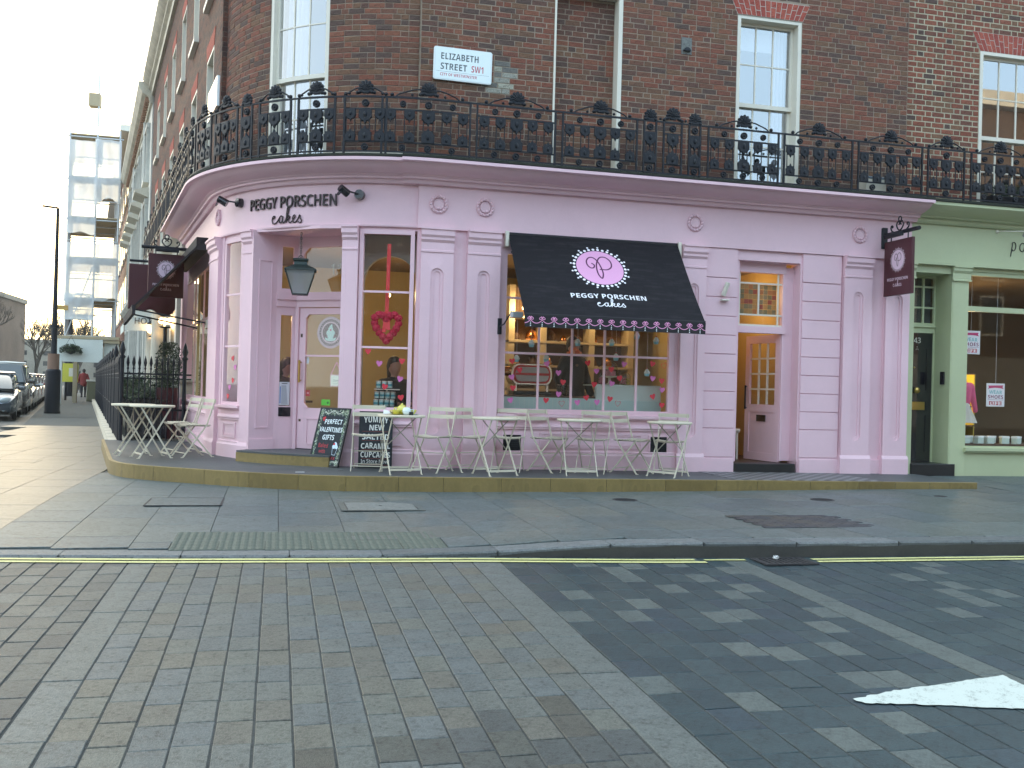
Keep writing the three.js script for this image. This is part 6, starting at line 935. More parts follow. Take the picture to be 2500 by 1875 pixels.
// swan-neck spotlights over the name
function spotl(label, deg0, y, dir) { const c = fac(deg(deg0), y, 0.0), d = fac(deg(deg0), y, 1).sub(c), t = thing('name_spotlight', label, 'spotlight', [c.x, c.y, c.z], Math.atan2(d.x, d.z)); part('rose', mv(rot(new THREE.CylinderGeometry(0.065, 0.07, 0.07, 16), Math.PI / 2), 0, 0, 0.035), M.black_gloss, t); part('arm', rod([0, 0, 0.06], [dir * 0.12, 0.02, 0.16], 0.012, 6), M.black_gloss, t); part('lamp_head', mv(rot(new THREE.CylinderGeometry(0.05, 0.055, 0.14, 14), Math.PI / 2 - 0.5, dir * 0.7), dir * 0.17, 0.02, 0.2), M.black_gloss, t); part('lens', mv(rot(new THREE.CylinderGeometry(0.042, 0.042, 0.01, 14), Math.PI / 2 - 0.5, dir * 0.7), dir * 0.17 + dir * 0.045, -0.02, 0.26), M.dark_glass, t); }
spotl('black swivel spotlight left of the raised shop name', 58.3, 3.83, -1); spotl('black swivel spotlight right of the raised shop name', 19.6, 3.82, -1);
{ const t = thing('wall_sensor', 'small white tube sensor on the grooved wall right of the awning', 'sensor', [6.27, 2.78, 0.03]); part('tube', mv(rot(new THREE.CylinderGeometry(0.035, 0.035, 0.2, 12), 0.3, 0, -0.22), 0, 0.02, 0.05), M.white_paint, t); part('foot', cbx(-0.06, 0.06, -0.15, -0.13, 0, 0.07, 0.004), M.white_paint, t); }
{ // porch lantern
  const t = thing('porch_lantern', 'dark green glazed lantern hanging on a chain in the porch opening', 'lantern'); t.applyMatrix4(porchM); const o = new THREE.Matrix4().makeTranslation(0.045, 2.48, -0.06).multiply(new THREE.Matrix4().makeRotationY(0.62)), A = (g) => g.applyMatrix4(o), fr = std('verdigris', [0.03, 0.045, 0.042], { roughness: 0.45, metalness: 0.4 });
  const sq = (rows) => A(lathe(rows.map(([r, y]) => [r * 1.414, y]), 4).rotateY(Math.PI / 4).toNonIndexed()); const roof = sq([[0.215, 0.33], [0.2, 0.35], [0.09, 0.41], [0.085, 0.45], [0.105, 0.47], [0.105, 0.49], [0.06, 0.5], [0, 0.51]]); roof.computeVertexNormals(); part('roof', roof, fr, t);
  part('base', A(cbx(-0.105, 0.105, 0, 0.014, -0.105, 0.105, 0.003)), fr, t); const edges = []; for (const [a, b] of [[1, 1], [1, -1], [-1, 1], [-1, -1]]) edges.push(A(rod([a * 0.1, 0.01, b * 0.1], [a * 0.2, 0.335, b * 0.2], 0.008, 5))); pieces('glazing_rib', edges, fr, t);
  const pan = []; for (let i = 0; i < 4; i++) { const g = new THREE.BufferGeometry(); g.setAttribute('position', new THREE.Float32BufferAttribute([-0.1, 0.012, 0.1, 0.1, 0.012, 0.1, 0.2, 0.335, 0.2, -0.1, 0.012, 0.1, 0.2, 0.335, 0.2, -0.2, 0.335, 0.2], 3)); g.computeVertexNormals(); g.rotateY(i * Math.PI / 2); pan.push(A(g)); } const lg = new THREE.MeshPhysicalMaterial({ transmission: 0.75, thickness: 0, roughness: 0.35 }); lg.color.setRGB(0.62, 0.66, 0.66); lg.name = 'lantern_glass'; pieces('pane', pan, lg, t);
  part('bulb', A(mv(new THREE.SphereGeometry(0.03, 10, 8).scale(1, 1.7, 1), 0, 0.2, 0)), M.white_paint, t); part('bulb_holder', A(rod([0, 0.25, 0], [0, 0.36, 0], 0.016, 8)), fr, t);
  const links = []; for (let i = 0; i < 11; i++) links.push(A(mv(rot(new THREE.TorusGeometry(0.012, 0.004, 5, 10).scale(1, 1.6, 1), 0, i % 2 ? Math.PI / 2 : 0), 0, 0.53 + i * 0.031, 0))); part('chain', links, fr, t, null, 'stuff'); part('hook', A(mv(new THREE.TorusGeometry(0.03, 0.006, 5, 14), 0, 0.51, 0)), fr, t);
}
// ================= CHALKBOARDS =================
function chalk(x, w, h) { x.fillStyle = '#1c2229'; x.fillRect(0, 0, w, h); const r = rng(77); for (let i = 0; i < 260; i++) { x.fillStyle = `rgba(190,200,210,${0.008 + r() * 0.014})`; x.beginPath(); x.ellipse(r() * w, r() * h, 20 + r() * 120, 4 + r() * 26, r() * 3, 0, 7); x.fill(); } }
const hand = (x, s, cx, y, size, W, c, lean = 0, bold = true) => { x.save(); x.font = (bold ? 'bold ' : '') + size + 'px sans-serif'; x.textAlign = 'left'; x.fillStyle = c; const m = x.measureText(s).width, k = W / m, r = rng(s.length * 31 + size); let X = cx - W / 2; for (const ch of s) { const cw = x.measureText(ch).width * k; x.save(); x.translate(X, y + (r() - 0.5) * size * 0.08); x.transform(1, 0, lean + (r() - 0.5) * 0.1, 1, 0, 0); x.rotate((r() - 0.5) * 0.07); x.scale(k, 1 + (r() - 0.5) * 0.08); x.fillText(ch, 0, 0); x.restore(); X += cw; } x.restore(); };
const boardA = canvasTex(640, 960, (x, w, h) => { chalk(x, w, h); const r = rng(19); const bord = (px, py) => { x.fillStyle = any2(r, ['rgba(120,140,110,.55)', 'rgba(150,155,120,.6)', 'rgba(215,220,205,.6)', 'rgba(70,100,70,.6)']); x.beginPath(); x.ellipse(px, py, 6 + r() * 14, 3 + r() * 7, r() * 3, 0, 7); x.fill(); };
  for (let i = 0; i < 900; i++) { const e = r(); if (e < 0.3) bord(18 + r() * 48 + Math.sin(i) * 5, r() * h); else if (e < 0.6) bord(w - 18 - r() * 48, r() * h); else if (e < 0.85) bord(r() * w, 20 + r() * (60 + 40 * Math.cos((r() - 0.5) * 3))); else bord(r() * w, h - 20 - r() * 60); }
  x.strokeStyle = 'rgba(225,225,205,.8)'; x.lineWidth = 5; for (let k = 0; k < 3; k++) { x.beginPath(); for (let i = 0; i <= 60; i++) { const X = 20 + i * (w - 40) / 60, Y = h - 62 + 14 * Math.sin(i * 0.7 + k * 1.8); i ? x.lineTo(X, Y) : x.moveTo(X, Y); } x.stroke(); x.beginPath(); for (let i = 0; i <= 60; i++) { const X = 120 + i * (w - 240) / 60, Y = 60 + 26 * Math.sin(i * 0.11 * 3.14 / 2) + 8 * Math.sin(i * 0.9 + k); i ? x.lineTo(X, Y) : x.moveTo(X, Y); } x.stroke(); }
  hand(x, 'PERFECT', w * 0.53, 262, 112, 400, '#dfe6e8', -0.05); hand(x, 'VALENTINES', w * 0.5, 398, 112, 520, '#dfe6e8', -0.05); hand(x, 'GIFTS', w * 0.47, 530, 118, 270, '#dfe6e8', -0.04); hand(x, 'Baked', w * 0.36, 668, 96, 220, '#c3323c', 0, false); hand(x, 'with', w * 0.36, 760, 92, 150, '#c3323c', 0, false); hand(x, 'Love xx', w * 0.6, 858, 84, 330, '#c3323c', 0, false);
  x.fillStyle = '#c3323c'; for (const [a, b] of [[104, 172], [132, 160], [118, 196]]) { x.beginPath(); x.arc(a, b, 20, 0, 7); x.fill(); }
  x.fillStyle = '#c9dbe8'; for (const [a, b, q] of [[470, 640, 34], [510, 630, 36], [500, 600, 30], [490, 580, 20], [536, 650, 26]]) { x.beginPath(); x.arc(a, b, q, 0, 7); x.fill(); } x.fillStyle = '#c3323c'; x.beginPath(); x.arc(470, 598, 20, 0, 7); x.fill(); x.strokeStyle = '#c9dbe8'; x.lineWidth = 6; x.beginPath(); x.moveTo(448, 672); x.lineTo(462, 778); x.lineTo(528, 782); x.lineTo(552, 676); x.closePath(); x.stroke(); });
function any2(r, a) { return a[Math.floor(r() * a.length)]; }
const boardB = canvasTex(600, 1000, (x, w, h) => { chalk(x, w, h); const C = '#dcdcd6'; hand(x, 'YUMMY', w * 0.5, 190, 150, 460, C); hand(x, 'NEW', w * 0.52, 335, 140, 300, C); hand(x, 'SALTED', w * 0.5, 500, 140, 520, C); hand(x, 'CARAMEL', w * 0.5, 670, 140, 560, C); hand(x, 'CUPCAKES', w * 0.5, 830, 140, 570, C); hand(x, 'In Store Now!', w * 0.5, 935, 92, 540, C, 0, false); x.strokeStyle = 'rgba(190,70,50,.75)'; x.lineWidth = 5; for (const y of [352, 518, 690, 850, 965]) { x.beginPath(); x.moveTo(40, y); x.lineTo(w - 40, y + 4); x.stroke(); } });
std('board_frame', [0.012, 0.014, 0.014], { roughness: 0.5 });
function leaning(name, label, b1, b2, lean, H, tex) { // bottom corners in x,z; leaning back
  const a = V(b1[0], b1[1], b1[2]), b = V(b2[0], b2[1], b2[2]), ex = b.clone().sub(a), W = ex.length(); ex.normalize(); const n = V(-ex.z, 0, ex.x).normalize(); if (n.z < 0) n.negate(); const up = V(0, 1, 0).multiplyScalar(Math.cos(lean)).addScaledVector(n, -Math.sin(lean)); up.addScaledVector(ex, -up.dot(ex)).normalize(); const ez = ex.clone().cross(up);
  const t = thing(name, label, 'chalkboard'); t.applyMatrix4(new THREE.Matrix4().makeBasis(ex, up, ez).setPosition(a.clone().lerp(b, 0.5)));
  part('board', cbx(-W / 2 + 0.012, W / 2 - 0.012, 0.012, H - 0.012, -0.012, 0.004, 0.002), M.board_frame, t); part('chalk_writing', mv(plane(W - 0.026, H - 0.026), 0, H / 2, 0.0055), printed(name + '_print', tex, { roughness: 0.8 }), t);
  part('frame', [bx(-W / 2, W / 2, 0, 0.013, -0.015, 0.01), bx(-W / 2, W / 2, H - 0.013, H, -0.015, 0.01), bx(-W / 2, -W / 2 + 0.013, 0.013, H - 0.013, -0.015, 0.01), bx(W / 2 - 0.013, W / 2, 0.013, H - 0.013, -0.015, 0.01)], M.board_frame, t); return t;
}
leaning('chalkboard', 'chalkboard with a painted border reading PERFECT VALENTINES GIFTS leaning at the porch', [0.43, 0.182, -0.26], [0.8, 0.182, 0.13], 0.285, 0.8, boardA);
leaning('tall_chalkboard', 'tall chalkboard reading YUMMY NEW SALTED CARAMEL CUPCAKES behind the slatted chair', [1.06, 0.182, 0.12], [1.5, 0.182, 0.17], 0.19, 0.75, boardB);
// ================= BISTRO CHAIRS AND TABLES =================
std('bistro_cream', [0.66, 0.60, 0.46], { roughness: 0.5, map: retile(paintN, 1) });
std('bistro_cream_dark', [0.44, 0.39, 0.31], { roughness: 0.55, map: retile(dirtN, 0.7) });  // darker cream for the front slat, seat rails and table braces
function chairParts(t) {
  const c = M.bistro_cream, X = V(1, 0, 0);
  for (const s of [-1, 1]) { part('back_leg', [flatBar([s * 0.195, 0.005, 0.215], [s * 0.195, 0.46, -0.12], 0.009, 0.02), flatBar([s * 0.195, 0.46, -0.12], [s * 0.195, 0.83, -0.235], 0.009, 0.02), flatBar([s * 0.195, 0.004, 0.21], [s * 0.195, 0.004, 0.245], 0.012, 0.01)], c, t); part('front_leg', [flatBar([s * 0.175, 0.005, -0.215], [s * 0.175, 0.455, 0.185], 0.009, 0.02), flatBar([s * 0.175, 0.004, -0.21], [s * 0.175, 0.004, -0.245], 0.012, 0.01)], c, t); }
  pieces('stretcher', [rod([-0.195, 0.06, 0.175], [0.195, 0.06, 0.175], 0.007, 6), rod([-0.175, 0.06, -0.165], [0.175, 0.06, -0.165], 0.007, 6), rod([-0.19, 0.24, 0.0], [0.19, 0.24, 0.0], 0.007, 6)], c, t);
  for (const y of [0.705, 0.8]) { const g = new THREE.BoxGeometry(0.43, 0.05, 0.014, 10, 1, 1), p = g.attributes.position; for (let i = 0; i < p.count; i++) p.setZ(i, p.getZ(i) - 0.2 - (y - 0.7) * 0.31 - 0.045 * (1 - Math.pow(p.getX(i) / 0.215, 2))); g.translate(0, y, 0); g.computeVertexNormals(); part('back_slat', g, c, t); }
  for (let i = 0; i < 8; i++) { const g = new THREE.BoxGeometry(0.4, 0.012, 0.034, 8, 1, 1), p = g.attributes.position, z = -0.16 + i * 0.046; for (let k = 0; k < p.count; k++) { const q = p.getX(k) / 0.2; p.setY(k, p.getY(k) + 0.46 - 0.018 * (1 - q * q) + (i === 0 || i === 7 ? -0.006 : 0)); } g.translate(0, 0, z); g.computeVertexNormals(); part('seat_slat', g, i === 7 ? M.bistro_cream_dark : c, t); }
  pieces('seat_rail', [-1, 1].map((s) => flatBar([s * 0.165, 0.444, -0.17], [s * 0.165, 0.45, 0.185], 0.008, 0.018)), M.bistro_cream_dark, t);
}
const CG = 'cream slatted bistro chairs outside the pink shop';
const CH = [
  ['cream slatted folding chair in front of the tall chalkboard', 1.15, 0.43, -0.12], ['cream folding chair just right of the table with the teapot facing left', 1.98, 0.56, -0.7], ['cream folding chair back to back with the one facing the teapot table', 2.45, 0.42, 0.35],
  ['cream folding chair before the left square air vent behind a table', 3.04, 0.33, -0.42], ['cream folding chair between the second and third tables facing right', 3.6, 0.34, 0.6], ['cream folding chair behind the third table below the middle of the window', 4.2, 0.42, -0.5], ['cream folding chair right of the third table facing right', 4.76, 0.42, 0.62], ['cream folding chair before the right square air vent beside the last table', 5.3, 0.5, -0.55],
  ['cream folding chair beside the left end pilaster nearest the step', -1.15, -1.56, -1.1], ['cream folding chair further back by the side street wall', -1.38, -2.25, -1.1]];
let chair0 = null;
CH.forEach(([label, x, z, turn], i) => { if (!chair0) { chair0 = thing('bistro_chair', label, 'chair', [x, platY(x), z], turn, CG); chairParts(chair0); } else dup(chair0, 'bistro_chair', [x, platY(x), z], turn, label, CG); });
function tableParts(t) {
  const c = M.bistro_cream; part('table_top', [lathe([[0, 0.7], [0.29, 0.7], [0.298, 0.703], [0.3, 0.71], [0.3, 0.726], [0.294, 0.73], [0, 0.73]], 40)], c, t);
  for (const s of [-1, 1]) { part('leg', [flatBar([s * 0.205, 0.005, 0.21], [s * 0.205, 0.4, -0.02], 0.009, 0.021), flatBar([s * 0.205, 0.4, -0.02], [s * 0.205, 0.7, -0.2], 0.009, 0.021), flatBar([s * 0.205, 0.004, 0.2], [s * 0.205, 0.004, 0.24], 0.012, 0.01)], c, t); part('leg', [flatBar([s * 0.19, 0.005, -0.21], [s * 0.19, 0.4, 0.03], 0.009, 0.021), flatBar([s * 0.19, 0.4, 0.03], [s * 0.19, 0.7, 0.2], 0.009, 0.021), flatBar([s * 0.19, 0.004, -0.2], [s * 0.19, 0.004, -0.24], 0.012, 0.01)], c, t); }
  part('stretcher', flatBar([-0.205, 0.06, 0.18], [0.205, 0.06, 0.18], 0.006, 0.026, V(0, 0, 1)), c, t); part('stretcher', flatBar([-0.19, 0.06, -0.18], [0.19, 0.06, -0.18], 0.006, 0.022, V(0, 0, 1)), c, t); part('brace', rod([-0.18, 0.69, -0.02], [0.2, 0.32, -0.05], 0.007, 5), M.bistro_cream_dark, t); part('brace', rod([0.18, 0.69, 0.02], [-0.2, 0.32, -0.03], 0.007, 5), M.bistro_cream_dark, t);
}
const TG = 'round cream bistro tables outside the pink shop', TB = [['round cream bistro table carrying the yellow teapot', 1.52, 0.88, 0.23], ['empty round cream bistro table before the left air vent', 2.72, 0.92, 0.36], ['empty round cream bistro table below the middle of the wide window', 3.88, 0.79, -0.07], ['empty round cream bistro table turned sideways before the right air vent', 5.12, 0.87, -0.9], ['round cream bistro table at the left end of the platform, nearer one', -1.68, -1.34, 1.95], ['round cream bistro table at the left end of the platform, further one', -1.98, -1.75, 1.85]];
let table0 = null; TB.forEach(([label, x, z, turn]) => { if (!table0) { table0 = thing('bistro_table', label, 'table', [x, platY(x), z], turn, TG); tableParts(table0); } else dup(table0, 'bistro_table', [x, platY(x), z], turn, label, TG); });
// tea things
{
  const y = platY(1.5) + 0.73, yel = std('glaze_yellow', [0.62, 0.55, 0.09], { roughness: 0.2, clearcoat: 0.6 }), wh = std('glaze_white', [0.66, 0.74, 0.74], { roughness: 0.15, clearcoat: 0.6 });
  const tp = thing('teapot', 'yellow teapot with a lid at the back of the table', 'teapot', [1.53, y, 0.83], 0.4); part('body', lathe([[0.03, 0], [0.05, 0.004], [0.073, 0.035], [0.072, 0.075], [0.05, 0.105], [0.035, 0.11]], 22), yel, tp); part('lid', lathe([[0, 0.145], [0.012, 0.142], [0.012, 0.128], [0.035, 0.118], [0.038, 0.11]], 18), yel, tp); part('spout', tube([[0.06, 0.04, 0], [0.09, 0.06, 0], [0.105, 0.095, 0]], 0.012, 12, 8), yel, tp); part('handle', tube([[-0.06, 0.09, 0], [-0.105, 0.085, 0], [-0.1, 0.045, 0], [-0.066, 0.03, 0]], 0.007, 14, 6), yel, tp);
  const jug = thing('milk_jug', 'small round white jug in front of the yellow teapot', 'jug', [1.575, y, 0.96], -0.4); part('body', lathe([[0.02, 0], [0.045, 0.01], [0.058, 0.045], [0.045, 0.085], [0.03, 0.095], [0.026, 0.094]], 20), wh, jug); part('handle', tube([[0.05, 0.07, 0], [0.085, 0.065, 0], [0.078, 0.03, 0], [0.052, 0.025, 0]], 0.006, 12, 6), wh, jug);
  const bowl = (label, x, z) => { const b = thing('tea_cup', label, 'cup', [x, y + 0.012, z]); part('cup', lathe([[0.024, 0], [0.03, 0.002], [0.05, 0.03], [0.055, 0.052], [0.051, 0.052], [0.045, 0.03], [0.0, 0.008]], 20), yel, b); part('handle', tube([[-0.05, 0.045, 0], [-0.078, 0.038, 0], [-0.048, 0.018, 0]], 0.005, 10, 5), yel, b); return b; };
  bowl('yellow tea cup left of the teapot on a yellow saucer', 1.445, 0.93); bowl('yellow tea cup right of the white jug', 1.655, 0.88);
  const plate = (label, x, z, r, m) => solo('saucer', mv(lathe([[0, 0], [r * 0.6, 0.001], [r, 0.012], [r * 0.99, 0.014], [r * 0.6, 0.005], [0, 0.004]], 24), x, y, z), m, label, 'saucer'); plate('yellow saucer under the left yellow cup', 1.445, 0.93, 0.078, yel); plate('white saucer under the right yellow cup', 1.665, 0.885, 0.08, wh);
  solo('paper_napkin', mv(rot(ext(shapeOf([[-0.05, 0], [0.06, 0], [0.02, 0.05], [-0.03, 0.06]]), 0.012, 0.002), -0.7, 0.3), 1.335, y + 0.004, 0.92), M.paper_scrap, 'folded white paper napkin at the left of the teapot table', 'napkin'); solo('sugar_block', mv(cbx(-0.025, 0.025, 0, 0.042, -0.018, 0.018, 0.004), 1.625, y + 0.001, 1.0), M.board_frame, 'small black block beside the white jug on the teapot table', 'sugar holder'); solo('spectacle_case', mv(rot(cbx(-0.05, 0.05, 0, 0.02, -0.02, 0.02, 0.008), 0, 0.4), 1.37, y + 0.001, 0.81), M.board_frame, 'slim black case behind the white napkin on the teapot table', 'case');
}
// ================= STICKERS AND PRINTS ON THE GLASS =================
const heartS = (() => { const s = new THREE.Shape(); s.moveTo(0, -0.5); s.bezierCurveTo(-0.2, -0.3, -0.52, 0.0, -0.5, 0.26); s.bezierCurveTo(-0.48, 0.52, -0.12, 0.56, 0, 0.28); s.bezierCurveTo(0.12, 0.56, 0.48, 0.52, 0.5, 0.26); s.bezierCurveTo(0.52, 0.0, 0.2, -0.3, 0, -0.5); return s; })();
const heartG = ext(heartS, 0.02, 0, 6).scale(0.082, 0.084, 0.05), ringG = (() => { const s = heartS.clone(), pts = heartS.getPoints(8).map((p) => p.clone().multiplyScalar(0.86)), h = new THREE.Path(pts); s.holes.push(h); return ext(s, 0.02, 0, 6).scale(0.085, 0.085, 0.05); })();
std('sticker_red', [0.62, 0.035, 0.055], { roughness: 0.5 }); std('sticker_pink', [0.62, 0.17, 0.42], { roughness: 0.5 });
function heart(u, y, o, mat, label, group, geo = heartG) { const c = fac(u, y, o), d = fac(u, y, o + 1).sub(c), m = solo('heart_sticker', geo, mat, label, 'sticker', group); m.position.copy(c); m.rotation.set(0, Math.atan2(d.x, d.z), rr(-0.35, 0.35), 'YXZ'); return m; }
const WM = 'on the wide shop window', RED = [[3.15, 1.65], [3.26, 1.53], [3.17, 1.28], [3.89, 1.38], [3.65, 1.12], [4.25, 1.66], [4.35, 1.36], [4.24, 1.17], [4.6, 1.58], [4.73, 1.46], [4.59, 1.16], [5.22, 1.68], [5.37, 1.44], [5.24, 1.21], [5.38, 1.09]], PINK = [[3.15, 1.43], [3.14, 1.11], [3.65, 1.63], [3.82, 1.51], [3.83, 1.21], [4.38, 1.55], [4.11, 1.1], [4.4, 1.11], [4.79, 1.66], [4.61, 1.38], [5.23, 1.47], [5.38, 1.31]];
const ORD = ['first', 'second', 'third', 'fourth', 'fifth', 'sixth'], RANK = { 1: [''], 2: ['lower of two', 'upper of two'], 3: ['lowest of three', 'middle of three', 'topmost of three'], 4: ['lowest of four', 'second lowest of four', 'second highest of four', 'topmost of four'] };
function hearts(list, o, mat, colour, win, group, geo, uOf, colOf) { const by = {}; for (const q of list) (by[colOf ? colOf(q[0]) : 0] ??= []).push(q); for (const [c, l] of Object.entries(by)) { l.sort((p, q) => p[1] - q[1]); l.forEach((q, i) => heart(uOf(q[0]), q[1], o, mat, colour + ' heart sticker, ' + (RANK[l.length][i] ? RANK[l.length][i] + ', ' : '') + (colOf ? 'in the ' + ORD[c] + ' pane column of ' + win : 'on ' + win), group, geo)); } }
const colW = (x) => Math.min(4, Math.floor((x - 3.04) / 0.484));
hearts(RED, -0.0455, M.sticker_red, 'red', 'the wide window', 'red heart stickers on the wide window', heartG, ux, colW); hearts(PINK, -0.0455, M.sticker_pink, 'pink', 'the wide window', 'pink heart stickers on the wide window', heartG, ux, colW); hearts([[3.88, 1.08], [4.71, 1.1], [5.4, 1.66]], -0.0455, M.sticker_red, 'thin outlined', 'the wide window', 'outline heart stickers on the wide window', ringG, ux, colW);
const px = (x) => deg(Math.asin((XC - x) / RC) * 180 / Math.PI);
hearts([[1.17, 1.72], [1.62, 1.6], [1.4, 1.25], [1.62, 1.11]], -0.0255, M.sticker_red, 'red', 'the window with the heart wreath', 'red heart stickers on the wreath window', heartG, px); hearts([[1.32, 1.56], [1.6, 1.36]], -0.0255, M.sticker_pink, 'pink', 'the window with the heart wreath', 'pink heart stickers on the wreath window', heartG, px);
hearts([[61.5, 1.6], [61.2, 1.28], [64, 1.05]], -0.0255, M.sticker_red, 'red', 'the curved window left of the porch', 'red heart stickers on the leftmost window', heartG, deg); hearts([[60, 1.47], [63, 1.18]], -0.0255, M.sticker_pink, 'pink', 'the curved window left of the porch', 'pink heart stickers on the leftmost window', heartG, deg);
// door prints
const pgp = (name, label, cat, t, y, off, w, h, tex, o) => { const m = solo(name, plane(w, h), printed(name + '_print', tex, o), label, cat); m.applyMatrix4(porchM.clone().multiply(new THREE.Matrix4().makeTranslation(t, y, -0.6 + off))); return m; };
{
  const tex = canvasTex(512, 512, (x, w) => { x.clearRect(0, 0, w, w); x.fillStyle = '#a9929c'; x.beginPath(); x.arc(256, 256, 252, 0, 7); x.fill(); x.fillStyle = '#4b2530'; x.beginPath(); for (let i = 0; i <= 360; i++) { const a = i / 360 * 6.2832, r = 206 + 9 * Math.abs(Math.sin(a * 16)); x.lineTo(256 + Math.cos(a) * r, 256 + Math.sin(a) * r); } x.fill(); x.fillStyle = '#b9a2aa'; x.beginPath(); x.arc(256, 256, 176, 0, 7); x.fill(); x.fillStyle = '#4b2530'; x.beginPath(); x.arc(256, 256, 150, 0, 7); x.fill(); x.font = 'bold 26px sans-serif'; x.fillStyle = '#4b2530'; for (let i = 0; i < 30; i++) { const a = i / 30 * 6.2832; x.beginPath(); x.arc(256 + Math.cos(a) * 192, 256 + Math.sin(a) * 192, 6, 0, 7); x.fillStyle = '#c9b6bd'; x.fill(); }
    x.fillStyle = '#a9c9c0'; for (const [a, b, r] of [[256, 250, 62], [220, 262, 44], [292, 262, 44], [256, 205, 46], [262, 165, 28], [272, 140, 16]]) { x.beginPath(); x.arc(a, b, r, 0, 7); x.fill(); } x.beginPath(); x.moveTo(190, 282); x.lineTo(212, 370); x.lineTo(300, 370); x.lineTo(322, 282); x.fill(); x.beginPath(); x.moveTo(150, 330); x.quadraticCurveTo(256, 380, 362, 330); x.lineTo(346, 376); x.quadraticCurveTo(256, 410, 166, 376); x.fill(); x.fillStyle = '#b0506a'; x.beginPath(); x.arc(256, 215, 16, 0, 7); x.fill(); });
  const m = pgp('door_badge', 'round brown and mint cupcake badge stuck on the porch door glass', 'sticker', 0.18, 2.0, -0.028, 0.46, 0.46, tex, { transparent: true, alphaTest: 0.5 });
  m.geometry = new THREE.CircleGeometry(0.23, 40);
  const op = canvasTex(256, 224, (x, w, h) => { x.fillStyle = '#cfd8c6'; x.fillRect(0, 0, w, h); x.strokeStyle = '#c78f9c'; x.lineWidth = 10; x.strokeRect(6, 6, w - 12, h - 12); x.strokeStyle = '#6f7f74'; x.lineWidth = 5; x.lineCap = 'round'; strokePath(x, [[[0.5, 0.9], [0.1, 0.6], [0.2, 0.05], [0.7, 0.1], [0.85, 0.6], [0.5, 0.95]], [[1.1, -0.4], [1.2, 0.6], [1.5, 0.7], [1.5, 0.2], [1.2, 0.1]], [[1.8, 0.35], [2.1, 0.5], [1.95, 0.7], [1.8, 0.4], [2.0, 0.08], [2.3, 0.3]], [[2.5, 0.1], [2.55, 0.6], [2.75, 0.7], [2.85, 0.1], [3.1, 0.3]]], 62, 130, 42); x.fillStyle = '#8b998e'; x.fillRect(60, 170, 136, 5); });
  const t = thing('open_sign', 'small pale OPEN sign hanging on ribbon inside the porch door glass', 'sign'); t.applyMatrix4(porchM.clone().multiply(new THREE.Matrix4().makeTranslation(0.29, 1.32, -0.637))); part('card', cbx(-0.1, 0.1, -0.085, 0.085, -0.004, 0.004, 0.002), M.white_paint, t); part('print', mv(plane(0.196, 0.166), 0, 0, 0.0052), printed('open_print', op), t); pieces('ribbon', [flatBar([-0.09, 0.085, 0], [0, 0.26, 0], 0.009, 0.002), flatBar([0.09, 0.085, 0], [0, 0.26, 0], 0.009, 0.002)], M.sticker_pink, t);
  pgp('green_notice', 'bright green notice stuck low on the porch door glass', 'sticker', 0.13, 1.005, -0.028, 0.15, 0.085, canvasTex(128, 72, (x, w, h) => { x.fillStyle = '#5cc92e'; x.fillRect(0, 0, w, h); x.fillStyle = '#1f5a14'; x.beginPath(); x.arc(94, 38, 14, 0, 7); x.fill(); x.fillStyle = '#5cc92e'; x.fillRect(92, 20, 6, 16); }));
  pgp('red_notice', 'round red sticker low at the left of the porch door glass', 'sticker', -0.18, 1.13, -0.028, 0.075, 0.09, canvasTex(64, 64, (x, w, h) => { x.fillStyle = '#b4202c'; x.fillRect(0, 0, w, h); x.fillStyle = '#e7c0c4'; x.fillRect(18, 26, 28, 10); }));
  pgp('card_notice', 'narrow pale blue card notice at the glazing bar of the porch door', 'sticker', -0.195, 1.6, -0.028, 0.04, 0.09, canvasTex(40, 90, (x, w, h) => { x.fillStyle = '#b9c7d2'; x.fillRect(0, 0, w, h); x.fillStyle = '#3b5d92'; for (let i = 0; i < 4; i++) x.fillRect(6, 10 + i * 20, 28, 9); }));
  const num = new TextGeometry('116', { font: thinFont, size: 0.15, depth: 0.003, curveSegments: 5 }); num.translate(0.14, 2.83, -0.628); part('house_number', num.applyMatrix4(porchM), std('frosted', [0.28, 0.23, 0.14], { roughness: 0.6 }), corner);
}
{ const tex = canvasTex(128, 260, (x, w, h) => { x.fillStyle = '#c8c6cc'; x.fillRect(0, 0, w, h); x.fillStyle = '#4b4b58'; for (let i = 0; i < 24; i++) x.fillRect(26, 40 + i * 9, 60 + ((i * 37) % 36), 3); x.fillStyle = '#3a58a8'; x.fillRect(8, 50, 10, 190); x.fillStyle = '#333'; x.fillRect(30, 14, 70, 8); }); const m = solo('menu_notice', plane(0.15, 0.33), printed('menu_print', tex), 'white printed notice low in the narrow light beside the porch door', 'notice'); const L = [(cheekB[0] + sideB[0]) / 2, (cheekB[1] + sideB[1]) / 2], a = -Math.atan2(sideB[1] - cheekB[1], sideB[0] - cheekB[0]); m.applyMatrix4(porchM.clone().multiply(new THREE.Matrix4().makeTranslation(L[0] + 0.006, 1.115, L[1] + 0.009)).multiply(new THREE.Matrix4().makeRotationY(a))); }
